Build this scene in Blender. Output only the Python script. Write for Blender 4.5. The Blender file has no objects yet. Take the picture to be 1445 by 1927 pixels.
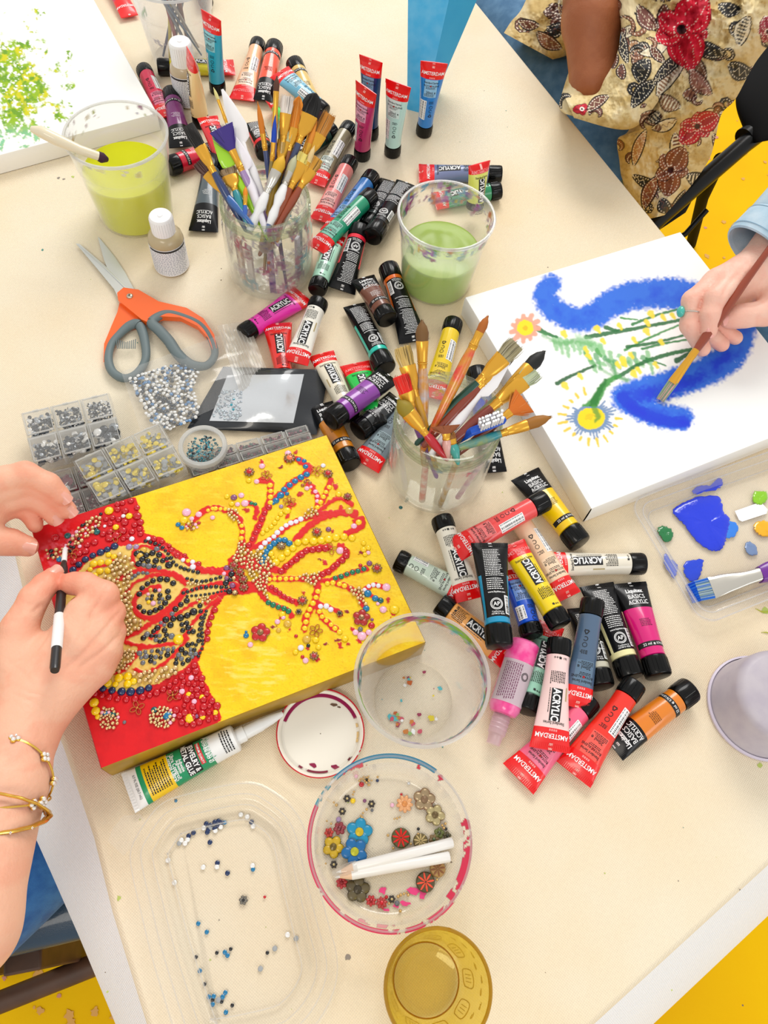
import bpy, bmesh, math, random
import numpy as np
from mathutils import Vector, Matrix

# ---------------------------------------------------------------- camera, light, exposure
TZ = 0.74                 # height of the table top above the floor
H = 0.72                  # height of the camera above the table top
F_PX, CX, CY = 1447.0, 722.5, 963.5
NADIR = (615.0, 1710.0)
sc = bpy.context.scene
COL = sc.collection

def _cam_rot():
    d = Vector((NADIR[0]-CX, -(NADIR[1]-CY), -F_PX)).normalized()
    up = -d
    fwd = Vector((0, 0, -1))
    Y = (fwd - up*fwd.dot(up)).normalized()
    X = Y.cross(up)
    return Matrix((X, Y, up))
RC = _cam_rot()
cam_d = bpy.data.cameras.new('camera')
cam_d.sensor_fit = 'VERTICAL'; cam_d.sensor_height = 24.0; cam_d.lens = F_PX/1927.0*24.0
cam_d.clip_start = 0.02
cam = bpy.data.objects.new('camera', cam_d); COL.objects.link(cam)
cam.matrix_world = Matrix.Translation((0, 0, TZ+H)) @ RC.to_4x4()
sc.camera = cam
sc.view_settings.view_transform = 'Standard'; sc.view_settings.look = 'None'
sc.view_settings.gamma = 1.0; sc.view_settings.exposure = 0.16; sc.view_settings.use_curve_mapping = False
try:
    sc.cycles.use_denoising = True; sc.cycles.use_adaptive_sampling = False; sc.cycles.denoiser = 'OPENIMAGEDENOISE'
    sc.cycles.max_bounces = 10; sc.cycles.transparent_max_bounces = 24
    sc.cycles.transmission_bounces = 8; sc.cycles.diffuse_bounces = 4; sc.cycles.glossy_bounces = 4
    sc.cycles.caustics_reflective = False; sc.cycles.caustics_refractive = False
    sc.cycles.sample_clamp_indirect = 4.0
except Exception: pass

world = bpy.data.worlds.new('world'); sc.world = world; world.use_nodes = True
bg = world.node_tree.nodes['Background']; bg.inputs[0].default_value = (1.0, 0.985, 0.96, 1); bg.inputs[1].default_value = 0.7

def area(name, loc, target, sx, sy, power, color):
    l = bpy.data.lights.new(name, 'AREA'); l.shape = 'RECTANGLE'; l.size = sx; l.size_y = sy
    l.energy = power; l.color = color
    o = bpy.data.objects.new(name, l); COL.objects.link(o); o.location = loc
    o.rotation_euler = (Vector(target)-Vector(loc)).to_track_quat('-Z', 'Y').to_euler()
    return o
area('window_light', (.1, 2.9, TZ+2.2), (0, .3, TZ), 1.8, 1.3, 62, (1, .98, .95))
area('ceiling_light', (-.7, -1.3, TZ+2.3), (0, .3, TZ), 1.2, .5, 16, (1, .93, .82))
area('side_window_light', (1.9, -1.6, TZ+1.2), (.2, 0, TZ), 1.4, 1.2, 13, (.93, .97, 1))

# ---------------------------------------------------------------- pixels and points
def W(px, py, z=0.0):
    """point of the place seen at pixel (px, py) and standing z metres above the table top"""
    v = RC @ Vector((px-CX, -(py-CY), -F_PX)); t = (z-H)/v.z
    return Vector((v.x*t, v.y*t, TZ+z))
_RT = np.array(RC.transposed())
def proj(P):
    P = np.atleast_2d(np.array(P, float)) - np.array([0, 0, TZ+H])
    v = P @ _RT.T
    return np.stack([CX+F_PX*v[:, 0]/-v[:, 2], CY-F_PX*v[:, 1]/-v[:, 2]], 1)
def Wn(P, z):
    P = np.asarray(P, float)
    return np.array([W(p[0], p[1], z) for p in P])

# ---------------------------------------------------------------- colour
def lin(c):
    c = np.asarray(c, float)/255.0
    return np.where(c <= .04045, c/12.92, ((c+.055)/1.055)**2.4)
ALB = 0.86
def rgb(*c):
    if len(c) == 1: c = c[0]
    return tuple(float(v) for v in lin(c)*ALB)
MATS = {}
def mat(name, color=(200, 200, 200), rough=.45, metal=0., alpha=1., coat=0., bump=None, noise=None, vcol=False, sss=0., spec=.5, emit=None, ior=1.45, trans=0., sheen=0.):
    if name in MATS: return MATS[name]
    m = bpy.data.materials.new(name); m.use_nodes = True; nt = m.node_tree; N = nt.nodes; L = nt.links
    b = N['Principled BSDF']
    b.inputs['Base Color'].default_value = (*rgb(color), 1)
    b.inputs['Roughness'].default_value = rough; b.inputs['Metallic'].default_value = metal
    b.inputs['IOR'].default_value = ior
    b.inputs['Specular IOR Level'].default_value = spec
    if coat: b.inputs['Coat Weight'].default_value = coat; b.inputs['Coat Roughness'].default_value = .08
    if sheen: b.inputs['Sheen Weight'].default_value = sheen
    if sss:
        b.inputs['Subsurface Weight'].default_value = sss; b.inputs['Subsurface Radius'].default_value = (.01, .004, .002); b.inputs['Subsurface Scale'].default_value = .6
    if trans: b.inputs['Transmission Weight'].default_value = trans
    src = None
    if vcol:
        a = N.new('ShaderNodeAttribute'); a.attribute_name = 'Col'; src = a.outputs['Color']
    tc = N.new('ShaderNodeTexCoord')
    if noise:   # (scale, amount, color2)
        n = N.new('ShaderNodeTexNoise'); n.inputs['Scale'].default_value = noise[0]; n.inputs['Detail'].default_value = 5
        L.new(tc.outputs['Object'], n.inputs['Vector'])
        rmp = N.new('ShaderNodeMapRange'); rmp.inputs[1].default_value = .38; rmp.inputs[2].default_value = .66; rmp.inputs[3].default_value = 0; rmp.inputs[4].default_value = noise[1]
        L.new(n.outputs[0], rmp.inputs[0])
        mx = N.new('ShaderNodeMix'); mx.data_type = 'RGBA'
        L.new(rmp.outputs[0], mx.inputs[0])
        if src: L.new(src, mx.inputs[6])
        else: mx.inputs[6].default_value = (*rgb(color), 1)
        mx.inputs[7].default_value = (*rgb(noise[2]), 1)
        src = mx.outputs[2]
    if src: L.new(src, b.inputs['Base Color'])
    if bump:    # (scale, strength, distance)
        n = N.new('ShaderNodeTexNoise'); n.inputs['Scale'].default_value = bump[0]; n.inputs['Detail'].default_value = 4
        L.new(tc.outputs['Object'], n.inputs['Vector'])
        bn = N.new('ShaderNodeBump'); bn.inputs['Strength'].default_value = bump[1]; bn.inputs['Distance'].default_value = bump[2]
        L.new(n.outputs[0], bn.inputs['Height']); L.new(bn.outputs[0], b.inputs['Normal'])
    if alpha < 1:
        b.inputs['Alpha'].default_value = alpha
    if emit:
        b.inputs['Emission Color'].default_value = (*rgb(emit[0]), 1); b.inputs['Emission Strength'].default_value = emit[1]
    MATS[name] = m
    return m
def clear(name, tint=(255, 255, 255), haze=0.05, hazecol=(245, 245, 245), rough=.05, edge=.35, vcol=False, gloss=1.0):
    """thin clear plastic or glass: see-through, Fresnel reflection, milkier where the wall is seen edge-on"""
    if name in MATS: return MATS[name]
    m = bpy.data.materials.new(name); m.use_nodes = True; nt = m.node_tree; N = nt.nodes; L = nt.links
    for n in list(N): N.remove(n)
    out = N.new('ShaderNodeOutputMaterial')
    tr = N.new('ShaderNodeBsdfTransparent'); tr.inputs[0].default_value = (*[float(v) for v in lin(tint)], 1)
    gl = N.new('ShaderNodeBsdfGlossy'); gl.inputs['Roughness'].default_value = rough; gl.inputs[0].default_value = (gloss, gloss, gloss, 1)
    df = N.new('ShaderNodeBsdfDiffuse'); df.inputs[0].default_value = (*rgb(hazecol), 1)
    tl = N.new('ShaderNodeBsdfTranslucent'); tl.inputs[0].default_value = (*rgb(hazecol), 1)
    hz = N.new('ShaderNodeMixShader'); hz.inputs[0].default_value = .5; L.new(df.outputs[0], hz.inputs[1]); L.new(tl.outputs[0], hz.inputs[2])
    lw = N.new('ShaderNodeLayerWeight'); lw.inputs[0].default_value = .5
    pw = N.new('ShaderNodeMath'); pw.operation = 'POWER'; L.new(lw.outputs['Facing'], pw.inputs[0]); pw.inputs[1].default_value = 2.2
    mr = N.new('ShaderNodeMapRange'); mr.inputs[1].default_value = 0; mr.inputs[2].default_value = 1; mr.inputs[3].default_value = haze; mr.inputs[4].default_value = edge
    L.new(pw.outputs[0], mr.inputs[0])
    m1 = N.new('ShaderNodeMixShader'); L.new(mr.outputs[0], m1.inputs[0]); L.new(tr.outputs[0], m1.inputs[1]); L.new(hz.outputs[0], m1.inputs[2])
    p5 = N.new('ShaderNodeMath'); p5.operation = 'POWER'; L.new(lw.outputs['Facing'], p5.inputs[0]); p5.inputs[1].default_value = 5
    fr = N.new('ShaderNodeMath'); fr.operation = 'MULTIPLY_ADD'; L.new(p5.outputs[0], fr.inputs[0]); fr.inputs[1].default_value = .8; fr.inputs[2].default_value = .035
    m2 = N.new('ShaderNodeMixShader'); L.new(fr.outputs[0], m2.inputs[0]); L.new(m1.outputs[0], m2.inputs[1]); L.new(gl.outputs[0], m2.inputs[2])
    last = m2.outputs[0]
    if vcol:    # dried paint on the wall: colour + alpha in the attribute
        a = N.new('ShaderNodeAttribute'); a.attribute_name = 'Col'
        d2 = N.new('ShaderNodeBsdfDiffuse'); L.new(a.outputs['Color'], d2.inputs[0])
        t2 = N.new('ShaderNodeBsdfTranslucent'); L.new(a.outputs['Color'], t2.inputs[0])
        m4 = N.new('ShaderNodeMixShader'); m4.inputs[0].default_value = .4; L.new(d2.outputs[0], m4.inputs[1]); L.new(t2.outputs[0], m4.inputs[2])
        m3 = N.new('ShaderNodeMixShader'); L.new(a.outputs['Alpha'], m3.inputs[0]); L.new(last, m3.inputs[1]); L.new(m4.outputs[0], m3.inputs[2])
        last = m3.outputs[0]
    L.new(last, out.inputs[0])
    MATS[name] = m
    return m

# ---------------------------------------------------------------- mesh collector
class MB:
    def __init__(s): s.v = []; s.f = []; s.m = []; s.sm = []; s.mats = []; s.n = 0; s.col = None; s.cols = []
    def mi(s, m):
        if m not in s.mats: s.mats.append(m)
        return s.mats.index(m)
    def add(s, V, Fs, m, smooth=True, cols=None):
        V = np.asarray(V, float).reshape(-1, 3); k = s.n; i = s.mi(m)
        s.v.append(V); s.n += len(V)
        for f in Fs:
            s.f.append(tuple(int(a)+k for a in f)); s.m.append(i); s.sm.append(smooth)
        s.cols.append(None if cols is None else (k, np.asarray(cols, float)))
    def loft(s, rings, m, cap0=True, cap1=True, smooth=True, closed=True, cols=None):
        R = np.asarray(rings, float); a, b = R.shape[:2]; Fs = []
        nb = b if closed else b-1
        for i in range(a-1):
            for j in range(nb):
                j2 = (j+1) % b
                Fs.append((i*b+j, i*b+j2, (i+1)*b+j2, (i+1)*b+j))
        if cap0 and closed: Fs.append(tuple(range(b-1, -1, -1)))
        if cap1 and closed: Fs.append(tuple((a-1)*b+j for j in range(b)))
        s.add(R.reshape(-1, 3), Fs, m, smooth, cols)
    def grid(s, P, m, smooth=True, cols=None):       # P (a,b,3)
        s.loft(P, m, False, False, smooth, False, cols)
    def lathe(s, prof, c, m, n=48, axis=None, smooth=True, closed_prof=False, cap0=False, cap1=False):
        c = Vector(c); ax = Vector((0, 0, 1) if axis is None else axis).normalized()
        X = ax.orthogonal().normalized() if axis is not None else Vector((1, 0, 0)); Y = ax.cross(X)
        prof = list(prof)
        if closed_prof: prof = prof + [prof[0]]
        th = np.linspace(0, 2*math.pi, n, endpoint=False)
        rings = [np.array(c)+np.outer(np.cos(th), np.array(X))*r+np.outer(np.sin(th), np.array(Y))*r+np.array(ax)*z for r, z in prof]
        s.loft(rings, m, cap0, cap1, smooth)
    def tube(s, path, rad, m, n=10, caps=True, flat=1.0, up=None, smooth=True):
        """path: points, rad: number or list; flat: thickness factor along the frame's second axis"""
        P = [Vector(p) for p in path]; k = len(P)
        rad = [rad]*k if np.isscalar(rad) else list(rad)
        flat = [flat]*k if np.isscalar(flat) else list(flat)
        rings = []; prev = None
        th = np.linspace(0, 2*math.pi, n, endpoint=False)
        for i in range(k):
            t = (P[min(i+1, k-1)]-P[max(i-1, 0)]).normalized()
            if prev is None:
                r0 = Vector(up) if up is not None else Vector((0, 0, 1))
                if abs(r0.normalized().dot(t)) > .95: r0 = Vector((1, 0, 0))
                x = (r0.cross(t)).normalized()
            else:
                x = (prev-t*prev.dot(t)).normalized()
            prev = x; y = t.cross(x)
            rings.append(np.array(P[i])+np.outer(np.cos(th), np.array(x))*rad[i]+np.outer(np.sin(th), np.array(y))*rad[i]*flat[i])
        s.loft(rings, m, caps, caps, smooth)
    def box(s, c, sz, m, rot=0., R=None, smooth=False):
        c = np.array(c, float); x, y, z = [v/2 for v in sz]
        V = np.array([(a*x, b*y, d*z) for a in (-1, 1) for b in (-1, 1) for d in (-1, 1)])
        if R is not None: V = V @ np.array(R).T
        elif rot:
            cr, sr = math.cos(rot), math.sin(rot); V = V @ np.array([[cr, sr, 0], [-sr, cr, 0], [0, 0, 1]])
        s.add(V+c, [(0, 1, 3, 2), (4, 6, 7, 5), (0, 4, 5, 1), (2, 3, 7, 6), (0, 2, 6, 4), (1, 5, 7, 3)], m, smooth)
    def prism(s, poly, z0, z1, m, mside=None, smooth=False):
        """poly: xy world points"""
        P = np.array([(p[0], p[1]) for p in poly]); n = len(P)
        A = np.c_[P, np.full(n, z0)]; B = np.c_[P, np.full(n, z1)]
        area2 = sum(P[i][0]*P[(i+1) % n][1]-P[(i+1) % n][0]*P[i][1] for i in range(n))
        if area2 < 0: A = A[::-1]; B = B[::-1]
        s.add(B, [tuple(range(n))], m, smooth)
        s.add(A, [tuple(range(n-1, -1, -1))], mside or m, smooth)
        V = np.r_[A, B]
        s.add(V, [(i, (i+1) % n, n+(i+1) % n, n+i) for i in range(n)], mside or m, smooth)
    def sphere(s, c, r, m, n=12, k=7, sq=(1, 1, 1), R=None):
        ph = np.linspace(0, math.pi, k+1); th = np.linspace(0, 2*math.pi, n, endpoint=False)
        rings = []
        for p in ph:
            q = np.c_[math.sin(max(p, 1e-3) if p < 2 else min(p, math.pi-1e-3))*np.cos(th), math.sin(max(p, 1e-3) if p < 2 else min(p, math.pi-1e-3))*np.sin(th), np.full(n, math.cos(p))]*r*np.array(sq)
            if R is not None: q = q @ np.array(R).T
            rings.append(q+np.array(c))
        s.loft(rings[::-1], m, True, True)
    def build(s, name, parent=None, origin=None, bevel=None):
        if origin is None:
            if parent is not None: origin = PO[parent.name]
            else:
                V = np.concatenate(s.v); mn, mx = V.min(0), V.max(0); origin = ((mn[0]+mx[0])/2, (mn[1]+mx[1])/2, mn[2])
        V = np.concatenate(s.v)-np.array(origin)
        me = bpy.data.meshes.new(name); me.from_pydata(V.tolist(), [], s.f); 
        for m in s.mats: me.materials.append(m)
        me.polygons.foreach_set('material_index', s.m); me.polygons.foreach_set('use_smooth', s.sm)
        if any(c is not None for c in s.cols):
            C = np.ones((s.n, 4))
            for c in s.cols:
                if c is not None:
                    k, a = c; C[k:k+len(a), :a.shape[1]] = a
            at = me.color_attributes.new('Col', 'FLOAT_COLOR', 'POINT'); at.data.foreach_set('color', C.ravel())
        me.update(); me.set_sharp_from_angle(angle=.75)
        o = bpy.data.objects.new(name, me); COL.objects.link(o)
        if parent is not None: o.parent = parent; o.location = (0, 0, 0) if tuple(origin) == tuple(PO[parent.name]) else tuple(np.array(origin)-np.array(PO[parent.name]))
        else: o.location = origin
        PO[o.name] = tuple(origin)
        if bevel:
            b = o.modifiers.new('bevel', 'BEVEL'); b.width = bevel; b.segments = 2; b.limit_method = 'ANGLE'
        return o
PO = {}
def thing(name, loc, label, cat, group=None):
    o = bpy.data.objects.new(name, None); COL.objects.link(o); o.location = tuple(loc); o.empty_display_size = .02
    PO[o.name] = tuple(loc); return tag(o, label, cat, group)
def tag(o, label=None, cat=None, group=None, kind=None):
    if label: o['label'] = label
    if cat: o['category'] = cat
    if group: o['group'] = group
    if kind: o['kind'] = kind
    return o
def copy_tree(o, parent=None):
    c = o.copy(); COL.objects.link(c)
    if parent is not None: c.parent = parent
    for ch in list(o.children): copy_tree(ch, c)
    return c

# ---------------------------------------------------------------- 2d painting helpers (brush marks that belong to the surfaces)
_rng = np.random.RandomState(5)
_LAT = _rng.rand(256, 256)
def vnoise(P, scale, seed=0):
    Q = np.asarray(P, float)/scale + seed*17.3
    i = np.floor(Q).astype(int); f = Q-i; f = f*f*(3-2*f)
    g = lambda a, b: _LAT[(i[..., 0]+a) % 256, (i[..., 1]+b) % 256]
    return (g(0, 0)*(1-f[..., 0])+g(1, 0)*f[..., 0])*(1-f[..., 1])+(g(0, 1)*(1-f[..., 0])+g(1, 1)*f[..., 0])*f[..., 1]
def fbm(P, scale, seed=0, o=4):
    r = 0; a = .5; t = 0
    for k in range(o): r = r+a*vnoise(P, scale/2**k, seed+k); t += a; a *= .55
    return r/t
def dline(P, pts):
    """distance to polyline, and width interpolation parameter"""
    P = np.asarray(P, float); pts = np.asarray(pts, float); D = np.full(P.shape[:-1], 1e9); T = np.zeros(P.shape[:-1])
    n = len(pts)-1
    for i in range(n):
        a, b = pts[i, :2], pts[i+1, :2]; ab = b-a
        t = np.clip(((P-a) @ ab)/max(ab @ ab, 1e-9), 0, 1)
        d = np.linalg.norm(P-(a+t[..., None]*ab), axis=-1)
        k = d < D; D = np.where(k, d, D); T = np.where(k, (i+t)/n, T)
    return D, T
def inpoly(P, poly):
    P = np.asarray(P, float); poly = np.asarray(poly, float); r = np.zeros(P.shape[:-1], bool); n = len(poly)
    for i in range(n):
        x1, y1 = poly[i]; x2, y2 = poly[(i+1) % n]
        c = ((y1 > P[..., 1]) != (y2 > P[..., 1])) & (P[..., 0] < (x2-x1)*(P[..., 1]-y1)/((y2-y1) if y2 != y1 else 1e-9)+x1)
        r ^= c
    return r
def catmull(pts, k=8, closed=False):
    pts = [np.array(p, float) for p in pts]; n = len(pts); out = []
    rng = range(n) if closed else range(n-1)
    for i in rng:
        if closed: p0, p1, p2, p3 = pts[i-1], pts[i], pts[(i+1) % n], pts[(i+2) % n]
        else: p0, p1, p2, p3 = pts[max(i-1, 0)], pts[i], pts[i+1], pts[min(i+2, n-1)]
        for j in range(k):
            t = j/k
            out.append(.5*((2*p1)+(-p0+p2)*t+(2*p0-5*p1+4*p2-p3)*t*t+(-p0+3*p1-3*p2+p3)*t**3))
    if not closed: out.append(pts[-1])
    return np.array(out)
def sstep(a, b, x):
    t = np.clip((x-a)/(b-a), 0, 1); return t*t*(3-2*t)
def over(C, mask, color):
    m = np.clip(mask, 0, 1)[..., None]; return C*(1-m)+np.array(rgb(color))*m

# ---------------------------------------------------------------- lettering
_TX = {}
def text_mesh(s, bold=0.012, xs=1.0):
    """(verts Nx2 centred, faces, width) of a line of text one unit high (cap height about .7)"""
    k = (s, bold, xs)
    if k in _TX: return _TX[k]
    cu = bpy.data.curves.new('txt', 'FONT'); cu.body = s; cu.size = 1; cu.resolution_u = 2; cu.offset = bold; cu.fill_mode = 'FRONT'
    o = bpy.data.objects.new('txt', cu); COL.objects.link(o)
    dg = bpy.context.evaluated_depsgraph_get(); me = o.evaluated_get(dg).to_mesh()
    bm = bmesh.new(); bm.from_mesh(me)
    if len(bm.verts):
        ys_ = [v.co.y for v in bm.verts]; xs_ = [v.co.x for v in bm.verts]
        for c in np.arange(min(ys_)+.13, max(ys_), .14): bmesh.ops.bisect_plane(bm, geom=bm.verts[:]+bm.edges[:]+bm.faces[:], plane_co=(0, c, 0), plane_no=(0, 1, 0))
        for c in np.arange(min(xs_)+.2, max(xs_), .3): bmesh.ops.bisect_plane(bm, geom=bm.verts[:]+bm.edges[:]+bm.faces[:], plane_co=(c, 0, 0), plane_no=(1, 0, 0))
    bm.verts.index_update()
    V = np.array([v.co[:2] for v in bm.verts]).reshape(-1, 2); Fs = [tuple(v.index for v in p.verts) for p in bm.faces]; bm.free()
    o.evaluated_get(dg).to_mesh_clear()
    bpy.data.objects.remove(o); bpy.data.curves.remove(cu)
    if len(V):
        V = V-np.array([(V[:, 0].min()+V[:, 0].max())/2, .35]); V[:, 0] *= xs
    _TX[k] = (V, Fs, np.ptp(V[:, 0]) if len(V) else 0)
    return _TX[k]
# ================================================================ setting: floor, table, cloth
def floor_mat():
    m = mat('floor_paint', (255, 202, 0), rough=.6, spec=.12, noise=(3.0, .35, (250, 170, 0)), bump=(90, .15, .002))
    return m
fl = MB(); fl.add([(-2.6, -2.2, 0), (2.8, -2.2, 0), (2.8, 3.6, 0), (-2.6, 3.6, 0)], [(0, 1, 2, 3)], floor_mat(), False)
o = fl.build('floor', origin=(0, 0, 0)); tag(o, kind='structure')
# worn patches and paint drips on the floor
random.seed(3)
wm = mat('floor_scuff', (236, 176, 90), rough=.7); wm2 = mat('floor_drip', (222, 150, 130), rough=.7); wm3 = mat('floor_drip_blue', (110, 120, 150), rough=.7)
def blob(mb, c, r, m, z, n=14, seed=0, sq=1.0):
    rr = random.Random(seed); pts = []
    for i in range(n):
        a = 2*math.pi*i/n; q = r*(.6+.7*rr.random()); pts.append((c[0]+math.cos(a)*q, c[1]+math.sin(a)*q*sq, z))
    mb.add(pts, [tuple(range(n))], m, False)
fd = MB()
for i in range(54):
    if i < 34: px, py = random.uniform(1290, 1445), random.uniform(200, 620)
    else: px, py = random.uniform(0, 240), random.uniform(1780, 1927)
    p = W(px, py, -TZ)
    blob(fd, (p.x, p.y), random.uniform(.002, .009), random.choice([wm, wm, wm, wm2]), .0006+.00002*i, seed=i)
o = fd.build('floor_paint_drips'); tag(o, 'dried drips and scuffs of paint on the orange floor', 'paint', kind='stuff')

# the table: a top with legs, under a canvas drop cloth that hangs over the edges
EDGE_L = [(-150, 560), (20, 1010), (60, 1180), (95, 1350), (118, 1400), (177, 1575), (212, 1716), (265, 1889), (330, 2100)]
e1 = [W(*p) for p in [(905, 15), (1250, 440)]]; d1 = (e1[1]-e1[0]).normalized()
e2 = [W(*p) for p in [(1118, 1927), (1445, 1628)]]; d2 = (e2[1]-e2[0]).normalized()
def isect(p, d, q, e):
    den = d.x*e.y-d.y*e.x; t = ((q.x-p.x)*e.y-(q.y-p.y)*e.x)/den; return p+d*t
cornerR = isect(e1[0], d1, e2[0], d2)
el = [W(*p) for p in EDGE_L]
topL = el[0]+(el[0]-el[2]).normalized()*.45
tip = e1[0]-d1*.75
botR = e2[0]-d2*.35
outline = [topL]+el+[Vector((el[-1].x+.12, el[-1].y-.06, TZ)), botR]
outline += [e2[1], cornerR, tip, Vector((tip.x-.7, tip.y+.05, TZ))]
outline = [Vector((p.x, p.y, TZ)) for p in outline]

def cloth_mat(name, base, dark, weave=True):
    m = bpy.data.materials.new(name); m.use_nodes = True; nt = m.node_tree; N = nt.nodes; L = nt.links; b = N['Principled BSDF']
    b.inputs['Roughness'].default_value = .62; b.inputs['Specular IOR Level'].default_value = .35
    tc = N.new('ShaderNodeTexCoord'); mp = N.new('ShaderNodeMapping'); mp.inputs['Rotation'].default_value = (0, 0, .55); L.new(tc.outputs['Object'], mp.inputs[0])
    n1 = N.new('ShaderNodeTexNoise'); n1.inputs['Scale'].default_value = 5.5; n1.inputs['Detail'].default_value = 6; L.new(tc.outputs['Object'], n1.inputs['Vector'])
    n2 = N.new('ShaderNodeTexNoise'); n2.inputs['Scale'].default_value = 420; n2.inputs['Detail'].default_value = 3; L.new(tc.outputs['Object'], n2.inputs['Vector'])
    w1 = N.new('ShaderNodeTexWave'); w1.wave_type = 'BANDS'; w1.bands_direction = 'X'; w1.inputs['Scale'].default_value = 190; w1.inputs['Distortion'].default_value = 1.6; w1.inputs['Detail Scale'].default_value = 2.; L.new(mp.outputs[0], w1.inputs[0])
    w2 = N.new('ShaderNodeTexWave'); w2.wave_type = 'BANDS'; w2.bands_direction = 'Y'; w2.inputs['Scale'].default_value = 190; w2.inputs['Distortion'].default_value = 1.6; L.new(mp.outputs[0], w2.inputs[0])
    ad = N.new('ShaderNodeMath'); ad.operation = 'ADD'; L.new(w1.outputs['Fac'], ad.inputs[0]); L.new(w2.outputs['Fac'], ad.inputs[1])
    mul = N.new('ShaderNodeMath'); mul.operation = 'MULTIPLY_ADD'; mul.inputs[1].default_value = 1.4; L.new(n2.outputs[0], mul.inputs[0]); L.new(ad.outputs[0], mul.inputs[2])
    mr = N.new('ShaderNodeMapRange'); mr.inputs[1].default_value = .35; mr.inputs[2].default_value = .75; L.new(n1.outputs[0], mr.inputs[0])
    mx = N.new('ShaderNodeMix'); mx.data_type = 'RGBA'; L.new(mr.outputs[0], mx.inputs[0]); mx.inputs[6].default_value = (*rgb(base), 1); mx.inputs[7].default_value = (*rgb(dark), 1)
    mr2 = N.new('ShaderNodeMapRange'); mr2.inputs[1].default_value = .6; mr2.inputs[2].default_value = 2.6; mr2.inputs[3].default_value = .9; mr2.inputs[4].default_value = 1.04; L.new(mul.outputs[0], mr2.inputs[0])
    ml = N.new('ShaderNodeMix'); ml.data_type = 'RGBA'; ml.blend_type = 'MULTIPLY'; ml.inputs[0].default_value = 1
    L.new(mx.outputs[2], ml.inputs[6]); L.new(mr2.outputs[0], ml.inputs[7]); L.new(ml.outputs[2], b.inputs['Base Color'])
    bp = N.new('ShaderNodeBump'); bp.inputs['Strength'].default_value = .35; bp.inputs['Distance'].default_value = .0006; L.new(mul.outputs[0], bp.inputs['Height']); L.new(bp.outputs[0], b.inputs['Normal'])
    return m
M_CLOTH = cloth_mat('drop_cloth', (247, 234, 208), (245, 222, 184))
M_CLOTH_LIT = cloth_mat('drop_cloth_lit_hem', (255, 255, 255), (250, 250, 253))  # same cream cloth in white: bright light on the overhang put into its colour

tb = thing('table', (0.1, .4, 0), 'work table hidden under the cream drop cloth', 'table')
m_wood = mat('table_wood', (120, 96, 70), rough=.5, noise=(9, .5, (90, 66, 44)))
t = MB(); ins = Vector((.1, .4, 0))
t.prism([(p.x+(ins.x-p.x)*.02, p.y+(ins.y-p.y)*.02) for p in outline], TZ-.03, TZ-.004, m_wood); t.build('tabletop', tb)
for q in (outline[1], outline[-5], outline[-3], outline[-1]):
    c = q+(ins-q)*.16
    t = MB(); t.lathe([(.018, 0), (.02, .02), (.022, TZ-.03)], (c.x, c.y, 0), m_wood, 16, cap0=True, cap1=True); t.build('leg', tb)

cl = MB(); n = len(outline)
# smooth, tight rounded outline
oc = np.array([(p.x, p.y) for p in outline])
cen = oc.mean(0)
def ring(off, z, wob=0., seed=0):
    out = []
    m_ = len(oc); hard = isinstance(off, list)
    for i in range(m_):
        a = oc[i]-oc[i-1]; b = oc[(i+1) % m_]-oc[i]
        na = np.array([a[1], -a[0]])/np.linalg.norm(a); nb = np.array([b[1], -b[0]])/np.linalg.norm(b)
        if na @ (oc[i]-cen) < 0: na = -na
        if nb @ (oc[i]-cen) < 0: nb = -nb
        nn = na+nb; nn /= np.linalg.norm(nn)
        w = (off[i] if hard else off)+wob*math.sin(i*2.1+seed)
        out.append((oc[i][0]+nn[0]*w, oc[i][1]+nn[1]*w, z))
    return out
top = [(x, y, TZ) for x, y, _ in ring(-.004, TZ)]
cl.add(top, [tuple(range(len(top)))], M_CLOTH, False)
cl.loft([ring(-.004, TZ), ring(-.0015, TZ-.0008), ring(.001, TZ-.004)], M_CLOTH, False, False)
FL = [.02, .03, .05, .055, .065, .065, .056, .045, .037, .03, .046, .046, .046, .012, .012, .012]
FL = FL[:len(oc)]+[.02]*(len(oc)-len(FL))
cl.loft([ring(.001, TZ-.004), ring([v*.45 for v in FL], TZ-.024), ring([v*.8 for v in FL], TZ-.046), ring(FL, TZ-.062), ring([v+.0005 for v in FL], TZ-.0635), ring([v-.001 for v in FL], TZ-.0635)], M_CLOTH_LIT, False, False)
o = cl.build('drop_cloth'); tag(o, 'cream canvas drop cloth covering the table, hanging over its edges', 'tablecloth')
# specks on the cloth
random.seed(11)
sp = MB(); sm_ = [mat('speck_dark', (120, 100, 80), rough=.8), mat('speck_green', (190, 205, 110), rough=.8), mat('speck_teal', (90, 150, 140), rough=.8), mat('speck_grey', (150, 140, 130), rough=.8)]
spots = [(430, 325, .0012), (110, 335, .002), (120, 337, .0016), (137, 333, .0022), (80, 470, .0018), (655, 1802, .0022), (206, 1418, .0013), (655, 1510, .001), (330, 1506, .0015), (224, 1690, .002), (1430, 1440, .0025), (1440, 1150, .004)]
for i in range(70): spots.append((random.uniform(150, 1400), random.uniform(20, 1900), random.uniform(.0003, .0009)))
for i, (x, y, r) in enumerate(spots):
    p = W(x, y); blob(sp, (p.x, p.y), r, sm_[1] if (x, y) == (1440, 1150) else random.choice(sm_), TZ+.00025, 8, i)
o = sp.build('paint_specks'); tag(o, 'tiny specks of dried paint and lint on the drop cloth', 'specks', kind='stuff')
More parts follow.
